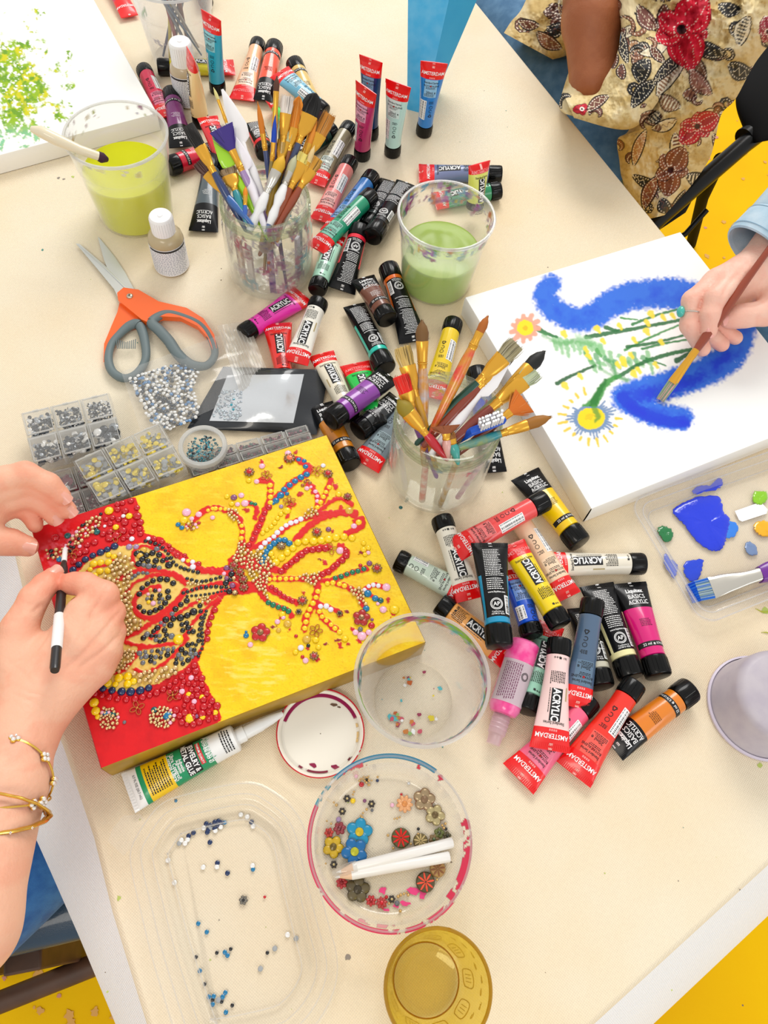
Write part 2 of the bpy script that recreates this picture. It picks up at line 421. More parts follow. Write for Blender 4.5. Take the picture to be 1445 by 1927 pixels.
# ================================================================ paint tubes
M_CAP = mat('black_cap', (10, 10, 10), rough=.2, spec=.3)
M_RED = mat('red_band', (243, 10, 12), rough=.3, coat=.4)
M_INK = mat('black_ink', (18, 18, 20), rough=.5)
M_WHITE = mat('white_ink', (255, 255, 255), rough=.5)
M_LBLK = mat('black_tube', (16, 16, 18), rough=.25, spec=.32)
M_PINKINK = mat('red_band_ink', (255, 150, 150), rough=.5)
M_CRIMP = mat('crimp_mark', (255, 190, 180), rough=.5)
def tmat(c, glass=False):
    return mat('tube_%d_%d_%d' % tuple(c), c, rough=.25, coat=.5)
def mixc(a, b, t): return tuple(int(a[i]*(1-t)+b[i]*t) for i in range(3))

class Tube:
    def __init__(s, P0, P1, S, style, full=1.0):
        """P0 cap end, P1 middle of the crimped end, S vector across the crimp (its length = crimp width)"""
        s.P0, s.P1 = np.array(P0), np.array(P1); d = s.P1-s.P0; s.L = np.linalg.norm(d); s.t = d/s.L
        S = np.array(S); w = np.linalg.norm(S); S = S-s.t*(S @ s.t); s.s = S/np.linalg.norm(S); s.n = np.cross(s.s, s.t)
        if s.n[2] < 0 and abs(s.t[2]) < .8: s.s = -s.s; s.n = -s.n
        s.w = w/2; s.style = style
        s.r = .0110 if style == 'A' else .0124
        s.cl = .0165 if style == 'A' else .0195     # cap length
        s.r *= full; s.cl *= min(1.1, s.L/.105); s.B = s.L-s.cl
    def ab(s, y):      # half width, half thickness at y metres past the cap
        v = np.clip(np.asarray(y, float)/s.B, 0, 1); r = s.r*.97
        a = r+(s.w-r)*np.clip((v-.12)/.88, 0, 1)**1.25
        b = r*np.sqrt(np.clip(1-np.clip((v-.06)/.90, 0, 1)**1.9, 0, 1))*(1-.1*v)+.0007
        return a, b
    def pt(s, a, b, phi, y, off=0.):
        p = s.P0+np.multiply.outer(s.cl+y, s.t)
        aa, bb = a+off, b+off
        return p+np.multiply.outer(aa*np.sin(phi), s.s)+np.multiply.outer(bb*np.cos(phi), s.n)
    def surf(s, X, Y, off=.00012):      # arc length X across, Y along
        X = np.asarray(X, float).ravel(); Y = np.asarray(Y, float).ravel(); a, b = s.ab(Y)
        ph = np.linspace(0, math.pi, 49); dp = ph[1]-ph[0]; pm = (ph[1:]+ph[:-1])/2
        seg = np.sqrt(np.outer(a, np.cos(pm))**2+np.outer(b, np.sin(pm))**2)*dp
        cum = np.c_[np.zeros(len(Y)), np.cumsum(seg, 1)]
        ax = np.minimum(np.abs(X), cum[:, -1]-1e-6)
        k = np.clip((cum < ax[:, None]).sum(1)-1, 0, 47); i = np.arange(len(Y))
        f = (ax-cum[i, k])/np.maximum(cum[i, k+1]-cum[i, k], 1e-9)
        phi = (ph[k]+f*dp)*np.sign(X)
        return s.pt(a, b, phi, Y, off)
    def patch(s, mb, x0, x1, y0, y1, m, off=.0001):
        nx = max(2, int(abs(x1-x0)/.0013)+1); ny = max(2, int(abs(y1-y0)/.004)+1)
        X, Y = np.meshgrid(np.linspace(x0, x1, nx+1), np.linspace(y0, y1, ny+1), indexing='ij')
        mb.grid(s.surf(X, Y, off).reshape(nx+1, ny+1, 3), m)
    def text(s, mb, st, x, y, size, m, along=False, off=.0003, xs=1., flip=False, bold=.012):
        V, Fs, wd = text_mesh(st, bold, xs)
        if not len(V): return
        V = V*size
        # text up is towards the crimp; 'along' text runs from cap to crimp
        if along: X = x-V[:, 1]*1.0; Y = y+V[:, 0]; X, Y = x+(-V[:, 1] if not flip else V[:, 1]), Y if not flip else y-V[:, 0]
        else: X = x+V[:, 0]; Y = y+V[:, 1]
        # across the tube: text right = t x n = s for our frame up to sign
        sg = s.rs
        mb.add(s.surf(X*sg, Y, off), Fs if sg*(1) > 0 else [f[::-1] for f in Fs], m, False)
    @property
    def rs(s):
        return 1.0 if np.dot(np.cross(s.t, s.n), s.s) > 0 else -1.0
    def fine(s, mb, x0, x1, y0, y1, m, rng, lh=.0016, along=False, fill=.62, off=.00025):
        """rows of print too small to read"""
        q = lambda a, b, c, d: mb.add(s.surf(np.array([a, b, b, a])*s.rs, [c, c, d, d], off), [(0, 1, 2, 3)], m, False)
        if not along:
            y = y1-lh
            while y > y0:
                x = x0; xe = x1-rng.random()*.25*(x1-x0)
                while x < xe:
                    w = rng.uniform(.0007, .0023); w = min(w, xe-x)
                    if w > .0003: q(x, x+w, y, y+lh*(.5 if m != M_WHITE else .36))
                    x += w+.0005
                y -= lh
        else:
            x = x0+lh*.5
            while x < x1:
                y = y0; ye = y1-rng.random()*.25*(y1-y0)
                while y < ye:
                    w = rng.uniform(.0007, .0023); w = min(w, ye-y)
                    if w > .0003: q(x, x+lh*.5, y, y+w)
                    y += w+.0005
                x += lh
    def barcode(s, mb, x0, x1, y0, y1, rng, m=M_INK, along=False):
        s.patch(mb, min(x0, x1)*1., max(x0, x1)*1., y0, y1, M_WHITE, .00018) if s.rs > 0 else s.patch(mb, -x1, -x0, y0, y1, M_WHITE, .00018)
        if not along:     # bars stacked along the tube, each running across
            y = y0+.0012
            while y < y1-.0012:
                h = rng.choice([.0003, .0003, .0006, .0008])
                xs = np.array([x0+.0012, (x0+x1)/2, x1-.0008])
                V = s.surf(np.r_[xs, xs[::-1]]*s.rs, [y, y, y, y+h, y+h, y+h], .0003)
                mb.add(V, [(0, 1, 4, 5), (1, 2, 3, 4)], m, False); y += h+rng.choice([.0003, .0005, .0008])
        else:
            x = x0+.001
            while x < x1-.001:
                h = rng.choice([.0003, .0003, .0006, .0008])
                V = s.surf(np.array([x, x+h, x+h, x])*s.rs, [y0+.001, y0+.001, y1-.001, y1-.001], .0003)
                mb.add(V, [(0, 1, 2, 3)], m, False); x += h+rng.choice([.0003, .0005, .0008])
    def ringmark(s, mb, x, y, r, w, m, n=20, a0=0, a1=2*math.pi):
        th = np.linspace(a0, a1, n+1)
        X = np.r_[x+r*np.cos(th), x+(r-w)*np.cos(th)]; Y = np.r_[y+r*np.sin(th), y+(r-w)*np.sin(th)]
        mb.add(s.surf(X*s.rs, Y, .0003), [(i, i+1, n+2+i, n+1+i) for i in range(n)], m, False)
    def poly(s, mb, pts, m, off=.0003):
        P = np.array(pts); mb.add(s.surf(P[:, 0]*s.rs, P[:, 1], off), [tuple(range(len(P)))], m, False)
    def recycle(s, mb, x, y, r, m):
        for k in range(3):
            a = math.pi/2+k*2*math.pi/3; b = a+2*math.pi/3
            p = np.array([x+r*math.cos(a), y+r*math.sin(a)]); q = np.array([x+r*math.cos(b), y+r*math.sin(b)])
            p, q = p+(q-p)*.12, q-(q-p)*.18; n_ = np.array([-(q-p)[1], (q-p)[0]]); n_ /= np.linalg.norm(n_); w = r*.17
            s.poly(mb, [p-n_*w, q-n_*w, q+n_*w, p+n_*w], m)
            s.poly(mb, [q-n_*w*2.2, q+(q-p)*.18, q+n_*w*2.2], m)

TUBES = []
def paint_tube(cap, crimpA, crimpB, capz, crz, style, col, label, face='front', name='paint_tube', code='', tint=None, group='acrylic paint tubes on the table', full=1., ring=None, label_up=False, roll=0., bar=True):
    """cap: pixel of the cap's end; crimpA, crimpB: pixels of the two ends of the crimped edge; z in metres above the table"""
    rng = random.Random(sum(cap)+int(crimpA[0]))
    A, B = W(*crimpA, crz), W(*crimpB, crz)
    P1 = (A+B)/2; P0 = W(*cap, capz); S = B-A
    if abs((P1-P0).normalized().z) > .8: S = S.normalized()*min(S.length, .036)
    else: S = S.normalized()*min(max(S.length, .028), .037)
    if roll: S = Matrix.Rotation(roll, 3, (P1-P0).normalized()) @ S
    T = Tube(P0, P1, S, style, full)
    if T.n @ (np.array([0, 0, TZ+H])-T.P0) < 0: T.n = -T.n; T.s = -T.s
    th = thing(name, (P0.x, P0.y, TZ), label, 'paint tube', group)
    mc = tmat(col); body = MB(); ph = np.linspace(0, 2*math.pi, 33)[:-1]
    cz = T.B*(.78 if style == 'A' else .62)      # where the coloured crimp end starts
    rb = .006                                    # colour ring by the cap on style L
    ys = sorted(set([0, .001] + list(np.linspace(.002, T.B, 18)) + [cz]))
    rings = []; prev = None; segs = []
    def rg(y, sc_=1.):
        a, b = T.ab(y); return T.pt(a*sc_, b*sc_, ph, np.full(32, y))
    shoulder = [rg(0, .72), rg(0.0004, .9), rg(.0012, 1.)]
    if style == 'A':
        z_main = [y for y in ys if .0012 < y < cz]+[cz]; z_end = [cz]+[y for y in ys if y > cz]
        body.loft(shoulder+[rg(y) for y in z_main], mc, True, False)
        body.loft([rg(y) for y in z_end]+[rg(T.B, 1.)], M_RED if col != (250, 205, 0) or face != 'yellowend' else mc, False, True)
    else:
        m_main = mc if face == 'front' else M_LBLK
        z0 = rb+.0003; zb = [y for y in ys if .0012 < y < z0]+[z0]; z_main = [z0]+[y for y in ys if z0 < y < cz]+[cz]; z_end = [cz]+[y for y in ys if y > cz]
        body.loft(shoulder+[rg(y) for y in zb], tmat(ring) if ring else mc, True, False)
        body.loft([rg(y) for y in z_main], m_main, False, False)
        body.loft([rg(y) for y in z_end], M_LBLK, False, True)
    # pressed ribs of the crimp
    cm = M_RED if style == 'A' else M_LBLK
    for k in range(22):
        x = -T.w*.94+k*T.w*1.88/21
        p = T.surf([x-T.w*.015, x+T.w*.015, x+T.w*.015, x-T.w*.015], [T.B-.0055]*2+[T.B-.0005]*2, .0006)
        body.add(p, [(0, 1, 2, 3)], cm, False)
    T.patch(body, -.0016, .0016, T.B-.0058, T.B-.0004, M_CRIMP if style == 'A' else M_WHITE, .0008)
    lightc = mixc(col, (255, 255, 255), .45) if tint is None else tint
    ml = mat('panel_%d_%d_%d' % lightc, lightc, rough=.35, coat=.3)
    ink = M_INK
    B_ = T.B; R = T.r
    if style == 'A':
        T.text(body, 'AMSTERDAM', 0, cz+(B_-.006-cz)*.55, .0060, M_PINKINK if sum(col) % 2 else M_WHITE, xs=.86)
        for k in range(4): T.patch(body, -.0036+k*.0019, -.0022+k*.0019, cz+.0009, cz+.0028, M_PINKINK, .0003)
        T.text(body, 'Standard Series', 0, cz-.0042, .0036, ink, xs=.85)
        if face == 'front':
            # ACRYLIC in a black box along the tube
            y0, y1 = cz-.006-.029, cz-.006
            T.patch(body, -.0050, .0050, y0, y1, M_INK, .0002) 
            T.text(body, 'ACRYLIC', 0, (y0+y1)/2, .0094, M_WHITE, along=True, off=.0004, xs=.76, bold=.03)
            T.fine(body, .0056, .0070, y0, y1-.002, ink, rng, .0013, along=True)
            T.fine(body, -.007, .007, y0-.0155, y0-.003, ink, rng, .0016, along=True)
            T.text(body, '+++', .003, .004, .0042, ink, xs=.9); T.patch(body, -.0008, .0012, .0035, .0055, ink, .0003)
            if code: T.text(body, code, -.0045, .0045, .0028, ink)
            if sum(col) > 600: T.patch(body, -.0100, -.0085, y0-.002, y0+.010, mat('swatch_gold', (190, 170, 120), rough=.4), .0002)
        else:
            T.patch(body, -.0085, .0085, cz-.024, cz-.0005, ml, .00015)
            T.text(body, 'ROYAL', -.0042, cz-.0085, .0033, ink); T.patch(body, -.0011, .0008, cz-.0094, cz-.0076, M_RED, .0003); T.text(body, 'TALENS', .0052, cz-.0085, .0033, ink)
            T.fine(body, -.0065, .0065, cz-.0135, cz-.0098, ink, rng, .0014)
            T.text(body, '20ml', -.001, cz-.0172, .0046, ink); T.text(body, 'e', .0062, cz-.0172, .0048, ink)
            T.fine(body, -.0075, .0075, cz-.0235, cz-.0188, ink, rng, .0013)
            yy = cz-.030
            T.fine(body, .0005, .0075, yy-.004, yy+.001, ink, rng, .0013)
            T.ringmark(body, .004, yy-.008, .0023, .0005, ink); T.ringmark(body, .004, yy-.0138, .0022, .0006, ink, a0=.5, a1=5.4)
            T.recycle(body, .004, yy-.0205, .0028, ink)
            if bar:
                T.barcode(body, -.0125, -.0028, max(.004, yy-.027), yy+.001, rng)
    else:
        # maker's block on the black end
        ww = .0105
        T.text(body, 'Liquitex', 0, B_-.0115, .0062, M_WHITE, xs=.85, bold=.03)
        T.patch(body, -.009, .009, B_-.0138, B_-.0135, M_WHITE, .0003)
        T.text(body, 'BASICS', 0, B_-.0185, .0068, M_WHITE, xs=.82, bold=.006)
        T.text(body, 'ACRYLIC', 0, B_-.0247, .0068, M_WHITE, xs=.74, bold=.006)
        T.patch(body, -.009, .009, B_-.0272, B_-.0269, M_WHITE, .0003)
        if face == 'front':
            lt = mixc(col, (0, 0, 0), .45) if sum(col) > 330 else mixc(col, (255, 255, 255), .75)
            mk = mat('print_%d_%d_%d' % lt, lt, rough=.5)
            T.fine(body, -.006, .006, cz-.022, cz-.012, mk, rng, .0017)
            y0 = rb+.0025
            T.patch(body, -.0175, .0175, y0, y0+.0052, M_INK, .0002)
            T.text(body, '22 ml', -.0065, y0+.0026, .0036, M_WHITE, off=.0004); T.text(body, 'e', .0002, y0+.0026, .0046, M_WHITE, off=.0004); T.text(body, '0.74 US fl oz', .0092, y0+.0026, .0033, M_WHITE, off=.0004, xs=.8)
        else:
            for sgn in (-1, 1): T.patch(body, sgn*R*1.35 if sgn < 0 else R*1.05, sgn*R*1.05 if sgn < 0 else R*1.35, rb, cz-.004, mc, .0002)
            T.patch(body, -.010, .010, cz-.001, B_-.008, M_LBLK, .0006)
            T.fine(body, -.0085, .0085, cz-.006, B_-.008, M_WHITE, rng, .0019, off=.0008)
            T.fine(body, -.0085, .0085, cz-.020, cz-.007, M_WHITE, rng, .0021)
            T.text(body, 'www.liquitex.com', 0, cz-.0225, .0027, M_WHITE, xs=.85)
            yc = rb+.0125
            T.ringmark(body, -.0015, yc, .0058, .0005, M_WHITE, 28); T.ringmark(body, -.0015, yc, .0046, .0005, M_WHITE, 24)
            for k in range(24):
                a = k*2*math.pi/24; T.poly(body, [(-.0015+.0050*math.cos(a), yc+.0050*math.sin(a)), (-.0015+.0054*math.cos(a), yc+.0054*math.sin(a)), (-.0015+.0054*math.cos(a+.14), yc+.0054*math.sin(a+.14)), (-.0015+.0050*math.cos(a+.14), yc+.0050*math.sin(a+.14))], M_WHITE)
            T.text(body, 'AP', -.0015, yc, .0056, M_WHITE, xs=.9)
            T.text(body, 'Conforms to', -.001, yc-.0076, .0021, M_WHITE); T.text(body, 'ASTM D 4236', -.001, yc-.0098, .0021, M_WHITE)
            T.barcode(body, .0068, .0128, rb+.003, rb+.0215, rng)
    body.build('body', th)
    # cap
    cp = MB(); r = T.r*1.02; c0 = T.P0; t = T.t
    prof = [(0, .0), (r*.80, 0), (r*.93, .0004), (r, .0016), (r*1.0, T.cl-.0008), (r*.985, T.cl)]
    cp.lathe(prof, c0, M_CAP, 36, axis=t); cp.lathe([(r*.985, T.cl), (r*.6, T.cl)], c0, M_CAP, 36, axis=t)
    for k in range(24):
        a = 2*math.pi*k/24; d = T.s*math.cos(a)+T.n*math.sin(a); e = np.cross(t, d)
        p = c0+d*r; cp.add([p+t*.003-e*.00025, p+t*.003+e*.00025, p+t*(T.cl-.002)+e*.00025, p+t*(T.cl-.002)-e*.00025, p+t*.0035+d*.00025, p+t*(T.cl-.0025)+d*.00025], [(0, 4, 5, 3), (4, 1, 2, 5)], M_CAP, False)
    cp.build('cap', th)
    TUBES.append(th)
    return th
A_, L_ = 'A', 'L'
G1 = 'paint tubes scattered behind the brush jars'; G2 = 'paint tubes heaped by the clear cup'; G3 = 'paint tubes standing on their caps'
PT = [
 # cap px, crimp ends px, cap z, crimp z, style, colour, label, face, extras
 ((172, -100), (232, 38), (258, 24), .012, .006, A_, (214, 20, 90), 'crimson tube of acrylic with red crimped end, cut by the top edge', 'back', {}),
 ((388, 6), (330, -95), (372, -102), .012, .006, A_, (60, 90, 80), 'tube of which only the black cap shows at the top edge', 'front', {}),
 ((410, 172), (378, 18), (416, 38), .0, .109, A_, (30, 178, 214), 'turquoise tube standing on its cap behind the cream tube', 'back', dict(tint=(150, 220, 232), group=G3)),
 ((296, 126), (442, 108), (440, 146), .012, .006, A_, (246, 228, 40), 'yellow tube lying flat behind the sand coloured bottle', 'front', {}),
 ((270, 130), (300, 228), (326, 212), .012, .012, A_, (222, 20, 74), 'crimson tube leaning on the edge of the white canvas', 'back', {}),
 ((322, 174), (322, 286), (362, 268), .014, .012, L_, (122, 30, 110), 'plum purple tube with black end, beside the yellow-green cup', 'front', {}),
 ((379, 236), (344, 72), (372, 128), .0, .098, A_, (255, 222, 158), 'pale peach tube standing on its cap with tilted red crimp', 'front', dict(group=G3)),
 ((486, 80), (428, 178), (482, 198), .013, .006, A_, (255, 196, 150), 'peach tube lying with its red end towards the brushes', 'back', {}),
 ((517, 86), (478, 188), (512, 190), .014, .01, L_, (255, 86, 50), 'orange-red tube with black end beside the peach tube', 'front', {}),
 ((612, 212), (505, 146), (545, 124), .013, .03, A_, (120, 190, 220), 'sky blue tube lying across the orange-red tube', 'back', dict(tint=(170, 215, 232))),
 ((553, 118), (578, 222), (612, 208), .014, .008, L_, (232, 196, 112), 'golden sand tube lying behind the paintbrushes', 'front', {}),
 ((580, 262), (500, 190), (520, 208), .012, .01, A_, (90, 220, 90), 'bright green tube peeping out behind the paintbrushes', 'front', {}),
 ((500, 290), (462, 238), (490, 222), .012, .012, L_, (235, 30, 50), 'dark tube with a red ring by its cap behind the paintbrushes', 'back', {}),
 ((428, 322), (376, 226), (404, 214), .012, .03, A_, (240, 40, 50), 'red tube with its crimp raised behind the fan brush', 'front', {}),
 ((316, 314), (412, 262), (420, 294), .014, .008, L_, (232, 24, 60), 'red ringed black tube lying left of the brushes, cap to the left', 'front', {}),
 ((400, 300), (352, 438), (413, 433), .014, .005, L_, (84, 96, 104), 'slate grey tube with black end pointing to the white bottle', 'front', {}),
 ((658, 238), (580, 338), (606, 356), .013, .007, A_, (150, 140, 110), 'olive tube with pale barcode label lying right of the brushes', 'back', dict(tint=(205, 215, 205))),
 ((628, 244), (548, 286), (566, 306), .012, .006, L_, (20, 60, 54), 'dark green tube hidden behind the right side of the brushes', 'front', {}),
 ((660, 302), (586, 408), (618, 424), .013, .006, A_, (250, 140, 136), 'salmon pink tube lying between olive and blue tubes', 'back', dict(tint=(255, 186, 180))),
 ((702, 330), (606, 432), (634, 448), .013, .006, A_, (30, 120, 200), 'mid blue tube under the sea green tube', 'back', dict(bar=False)),
 ((700, 366), (582, 458), (606, 480), .032, .026, A_, (20, 150, 110), 'sea green tube with large barcode on top of the blue tube', 'back', dict(tint=(140, 205, 185))),
 ((688, 432), (716, 334), (760, 348), .013, .007, L_, (70, 80, 80), 'black labelled tube with its crimp up beside the green-cup', 'back', {}),
 ((700, 446), (752, 336), (778, 352), .03, .014, L_, (60, 64, 66), 'black tube with barcode lying across another near the green cup', 'back', dict(ring=(40, 42, 44))),
 ((596, 548), (612, 440), (648, 446), .016, .018, A_, (176, 226, 200), 'mint green tube lying cap down between the jar and black tube', 'front', {}),
 ((678, 428), (618, 556), (666, 538), .024, .006, L_, (240, 34, 60), 'black labelled tube with bright red ring below the green tube', 'back', {}),
 ((456, 630), (562, 534), (580, 575), .013, .008, A_, (252, 56, 190), 'magenta pink tube lying below the glass jar of brushes', 'front', {'code': '577'}),
 ((536, 722), (496, 600), (547, 618), .011, .012, A_, (244, 40, 30), 'scarlet tube half hidden beneath the white tube', 'front', {}),
 ((601, 566), (534, 674), (578, 692), .03, .02, A_, (250, 246, 234), 'off-white tube lying on the scarlet tube, cap up', 'front', {}),
 ((660, 785), (583, 676), (625, 655), .013, .01, A_, (246, 238, 214), 'ivory tube lying under the cap of the purple tube', 'front', {}),
 ((714, 806), (640, 692), (694, 676), .013, .007, A_, (30, 205, 80), 'bright green tube running beneath the purple tube', 'front', {}),
 ((620, 792), (716, 690), (748, 722), .036, .026, L_, (146, 62, 170), 'violet tube with black end lying on top of the green tube', 'front', {}),
 ((660, 876), (586, 770), (622, 752), .014, .008, L_, (214, 132, 30), 'ochre tube with cap beside the corner of the golden canvas', 'front', {}),
 ((775, 760), (656, 846), (716, 904), .013, .006, A_, (120, 134, 142), 'blue-grey tube with red crimp pointing at the golden canvas', 'back', dict(tint=(150, 170, 176), bar=False)),
 ((672, 812), (740, 740), (760, 762), .013, .01, L_, (40, 42, 44), 'dark tube of which mostly the cap shows below the violet tube', 'front', {}),
 ((730, 602), (662, 532), (702, 514), .026, .02, L_, (128, 82, 66), 'brown tube with black cap pointing towards the camera', 'front', {}),
 ((730, 502), (746, 652), (812, 634), .014, .006, L_, (240, 110, 24), 'black labelled tube with orange ring left of the green cup', 'back', {}),
 ((726, 694), (648, 576), (684, 572), .016, .008, L_, (30, 200, 180), 'black labelled tube with turquoise ring below the brown tube', 'back', {}),
 ((854, 604), (796, 742), (832, 756), .013, .006, A_, (250, 214, 30), 'yellow tube with barcode behind the second brush jar', 'back', dict(tint=(250, 214, 60))),
 ((896, 696), (908, 886), (952, 892), .014, .006, L_, (24, 70, 200), 'ultramarine tube with black end behind the right of the second jar', 'front', {}),
 ((1092, 1024), (952, 908), (1022, 876), .014, .006, L_, (255, 210, 10), 'lemon yellow tube with black end beside the flower painting', 'front', {}),
 ((1028, 940), (848, 1012), (862, 1058), .034, .024, A_, (250, 84, 84), 'coral red tube lying across the yellow tube', 'back', dict(tint=(255, 130, 130))),
 ((830, 974), (862, 1122), (906, 1136), .015, .014, A_, (244, 238, 222), 'cream tube with cap up beside the second brush jar', 'front', {'code': '819'}),
 ((746, 1052), (878, 1100), (864, 1132), .012, .008, A_, (206, 222, 204), 'pale sage tube pointing left towards the golden canvas', 'back', dict(tint=(214, 228, 212))),
 ((826, 1134), (940, 1250), (972, 1222), .013, .006, A_, (252, 176, 92), 'apricot orange tube under the cyan tube beside the clear cup', 'front', {'code': '803'}),
 ((940, 1218), (884, 1022), (957, 1022), .044, .044, L_, (20, 150, 196), 'black labelled tube with cyan ring on top of the heap', 'back', {}),
 ((965, 960), (1052, 1132), (1090, 1116), .014, .014, A_, (250, 214, 178), 'flesh pink tube with its red crimp by the pearl tube', 'back', dict(tint=(252, 222, 190))),
 ((1056, 1178), (948, 1034), (978, 1012), .036, .03, A_, (255, 222, 20), 'bright yellow tube in the middle of the heap', 'front', {}),
 ((1212, 1061), (1028, 1042), (1034, 1082), .013, .012, A_, (240, 232, 214), 'pearl white tube pointing right towards the paint palette', 'front', {}),
 ((1002, 1198), (948, 1080), (982, 1064), .022, .018, A_, (20, 86, 214), 'royal blue tube under the bright yellow tube', 'back', {}),
 ((1116, 1128), (1062, 1330), (1106, 1334), .036, .02, A_, (80, 104, 132), 'slate blue see-through tube standing out above its neighbours', 'back', dict(tint=(96, 124, 150), bar=False)),
 ((1188, 1276), (1084, 1104), (1160, 1096), .016, .01, L_, (244, 236, 176), 'black labelled tube with pale cream ring in the heap', 'back', {}),
 ((1132, 1294), (1072, 1150), (1112, 1138), .014, .006, L_, (200, 196, 176), 'black labelled tube with grey ring left of the cream ringed one', 'back', {}),
 ((1240, 1274), (1150, 1100), (1216, 1094), .018, .01, L_, (222, 16, 122), 'magenta tube with black end at the right of the heap', 'front', {}),
 ((1300, 1296), (1140, 1388), (1166, 1426), .015, .008, L_, (232, 132, 30), 'ochre orange tube with black end lowest on the right of the heap', 'front', {}),
 ((1196, 1284), (1046, 1434), (1112, 1482), .022, .008, A_, (244, 50, 34), 'fire red tube with barcode lying over the ochre orange tube', 'back', dict(tint=(250, 96, 84))),
 ((1053, 1202), (992, 1404), (1076, 1420), .034, .022, A_, (252, 218, 214), 'blush pink tube with splashed label lying over the rose tube', 'front', {'code': '361'}),
 ((1112, 1316), (944, 1434), (1006, 1498), .012, .006, A_, (246, 104, 140), 'rose tube with its red crimp furthest down the table', 'back', dict(tint=(250, 130, 160))),
 ((990, 1340), (1016, 1172), (1056, 1176), .014, .008, A_, (150, 205, 180), 'aqua green tube between pink bottle and blush pink tube', 'front', {}),
 ((944, 328), (790, 308), (786, 344), .013, .006, A_, (120, 130, 170), 'grey-blue tube lying flat behind the green cup', 'front', {}),
 ((942, 358), (815, 362), (818, 396), .013, .006, A_, (40, 150, 100), 'green tube hidden behind the green cup with its cap out', 'front', {}),
 ((893, 392), (878, 318), (926, 296), .02, .075, A_, (225, 230, 110), 'lime yellow tube leaning up behind the green cup', 'front', {}),
 ((697, 258), (672, 98), (724, 122), .0, .108, A_, (16, 56, 110), 'navy tube standing on its cap, rearmost of the four', 'back', dict(tint=(120, 160, 196), group=G3)),
 ((681, 296), (667, 150), (711, 178), .0, .108, A_, (200, 50, 110), 'raspberry tube standing on its cap in front of the navy one', 'back', dict(tint=(240, 170, 200), group=G3)),
 ((738, 290), (722, 146), (777, 166), .0, .107, A_, (196, 238, 232), 'pale aqua tube standing on its cap beside the raspberry one', 'back', dict(group=G3)),
 ((797, 252), (787, 114), (847, 120), .0, .107, A_, (24, 130, 214), 'bright blue tube standing on its cap before the blue board', 'back', dict(tint=(150, 200, 236), group=G3)),
]
for c, a, b, cz_, rz_, st, colr, lab, face, ex in PT:
    ex = dict(ex); ex.setdefault('group', G1 if c[1] < 860 else G2)
    paint_tube(c, a, b, cz_, rz_, st, colr, lab, face, **ex)
# ================================================================ cups, jars, bowls, liquids
PAINTC = [(150, 60, 120), (200, 60, 90), (120, 170, 60), (90, 160, 190), (170, 120, 180), (220, 190, 60), (60, 130, 120), (210, 130, 90), (120, 110, 160)]
def smears(th, v, n, seed, zone=(0, 1), cover=.35, cols=PAINTC, streak=2.5, size=1.0):
    """colour and alpha of dried paint at angle th, height v (0..1)"""
    rs = np.random.RandomState(seed); TH, V = np.meshgrid(th, v, indexing='ij'); C = np.zeros(TH.shape+(4,)); C[..., :3] = rgb(225, 225, 225)
    P = np.stack([TH*50, V*60], -1)
    for k in range(n):
        a = rs.uniform(0, 2*math.pi); z = rs.uniform(*zone); c = rgb(cols[rs.randint(len(cols))]); s = rs.uniform(2.0, 6)*size
        d = np.stack([(np.abs((TH-a+math.pi) % (2*math.pi)-math.pi))*50/streak/s, (V-z)*60/s], -1)
        r = np.linalg.norm(d, axis=-1)+(fbm(P, 6, seed+k % 5)-.5)*1.9
        m = np.clip((.75-r)*4, 0, 1)*rs.uniform(.6, 1.)
        m = m*(fbm(P, 2.0, k % 7+9) > .42)
        C[..., :3] = C[..., :3]*(1-m[..., None])+np.array(c)*m[..., None]; C[..., 3] = np.maximum(C[..., 3], m)
    return C
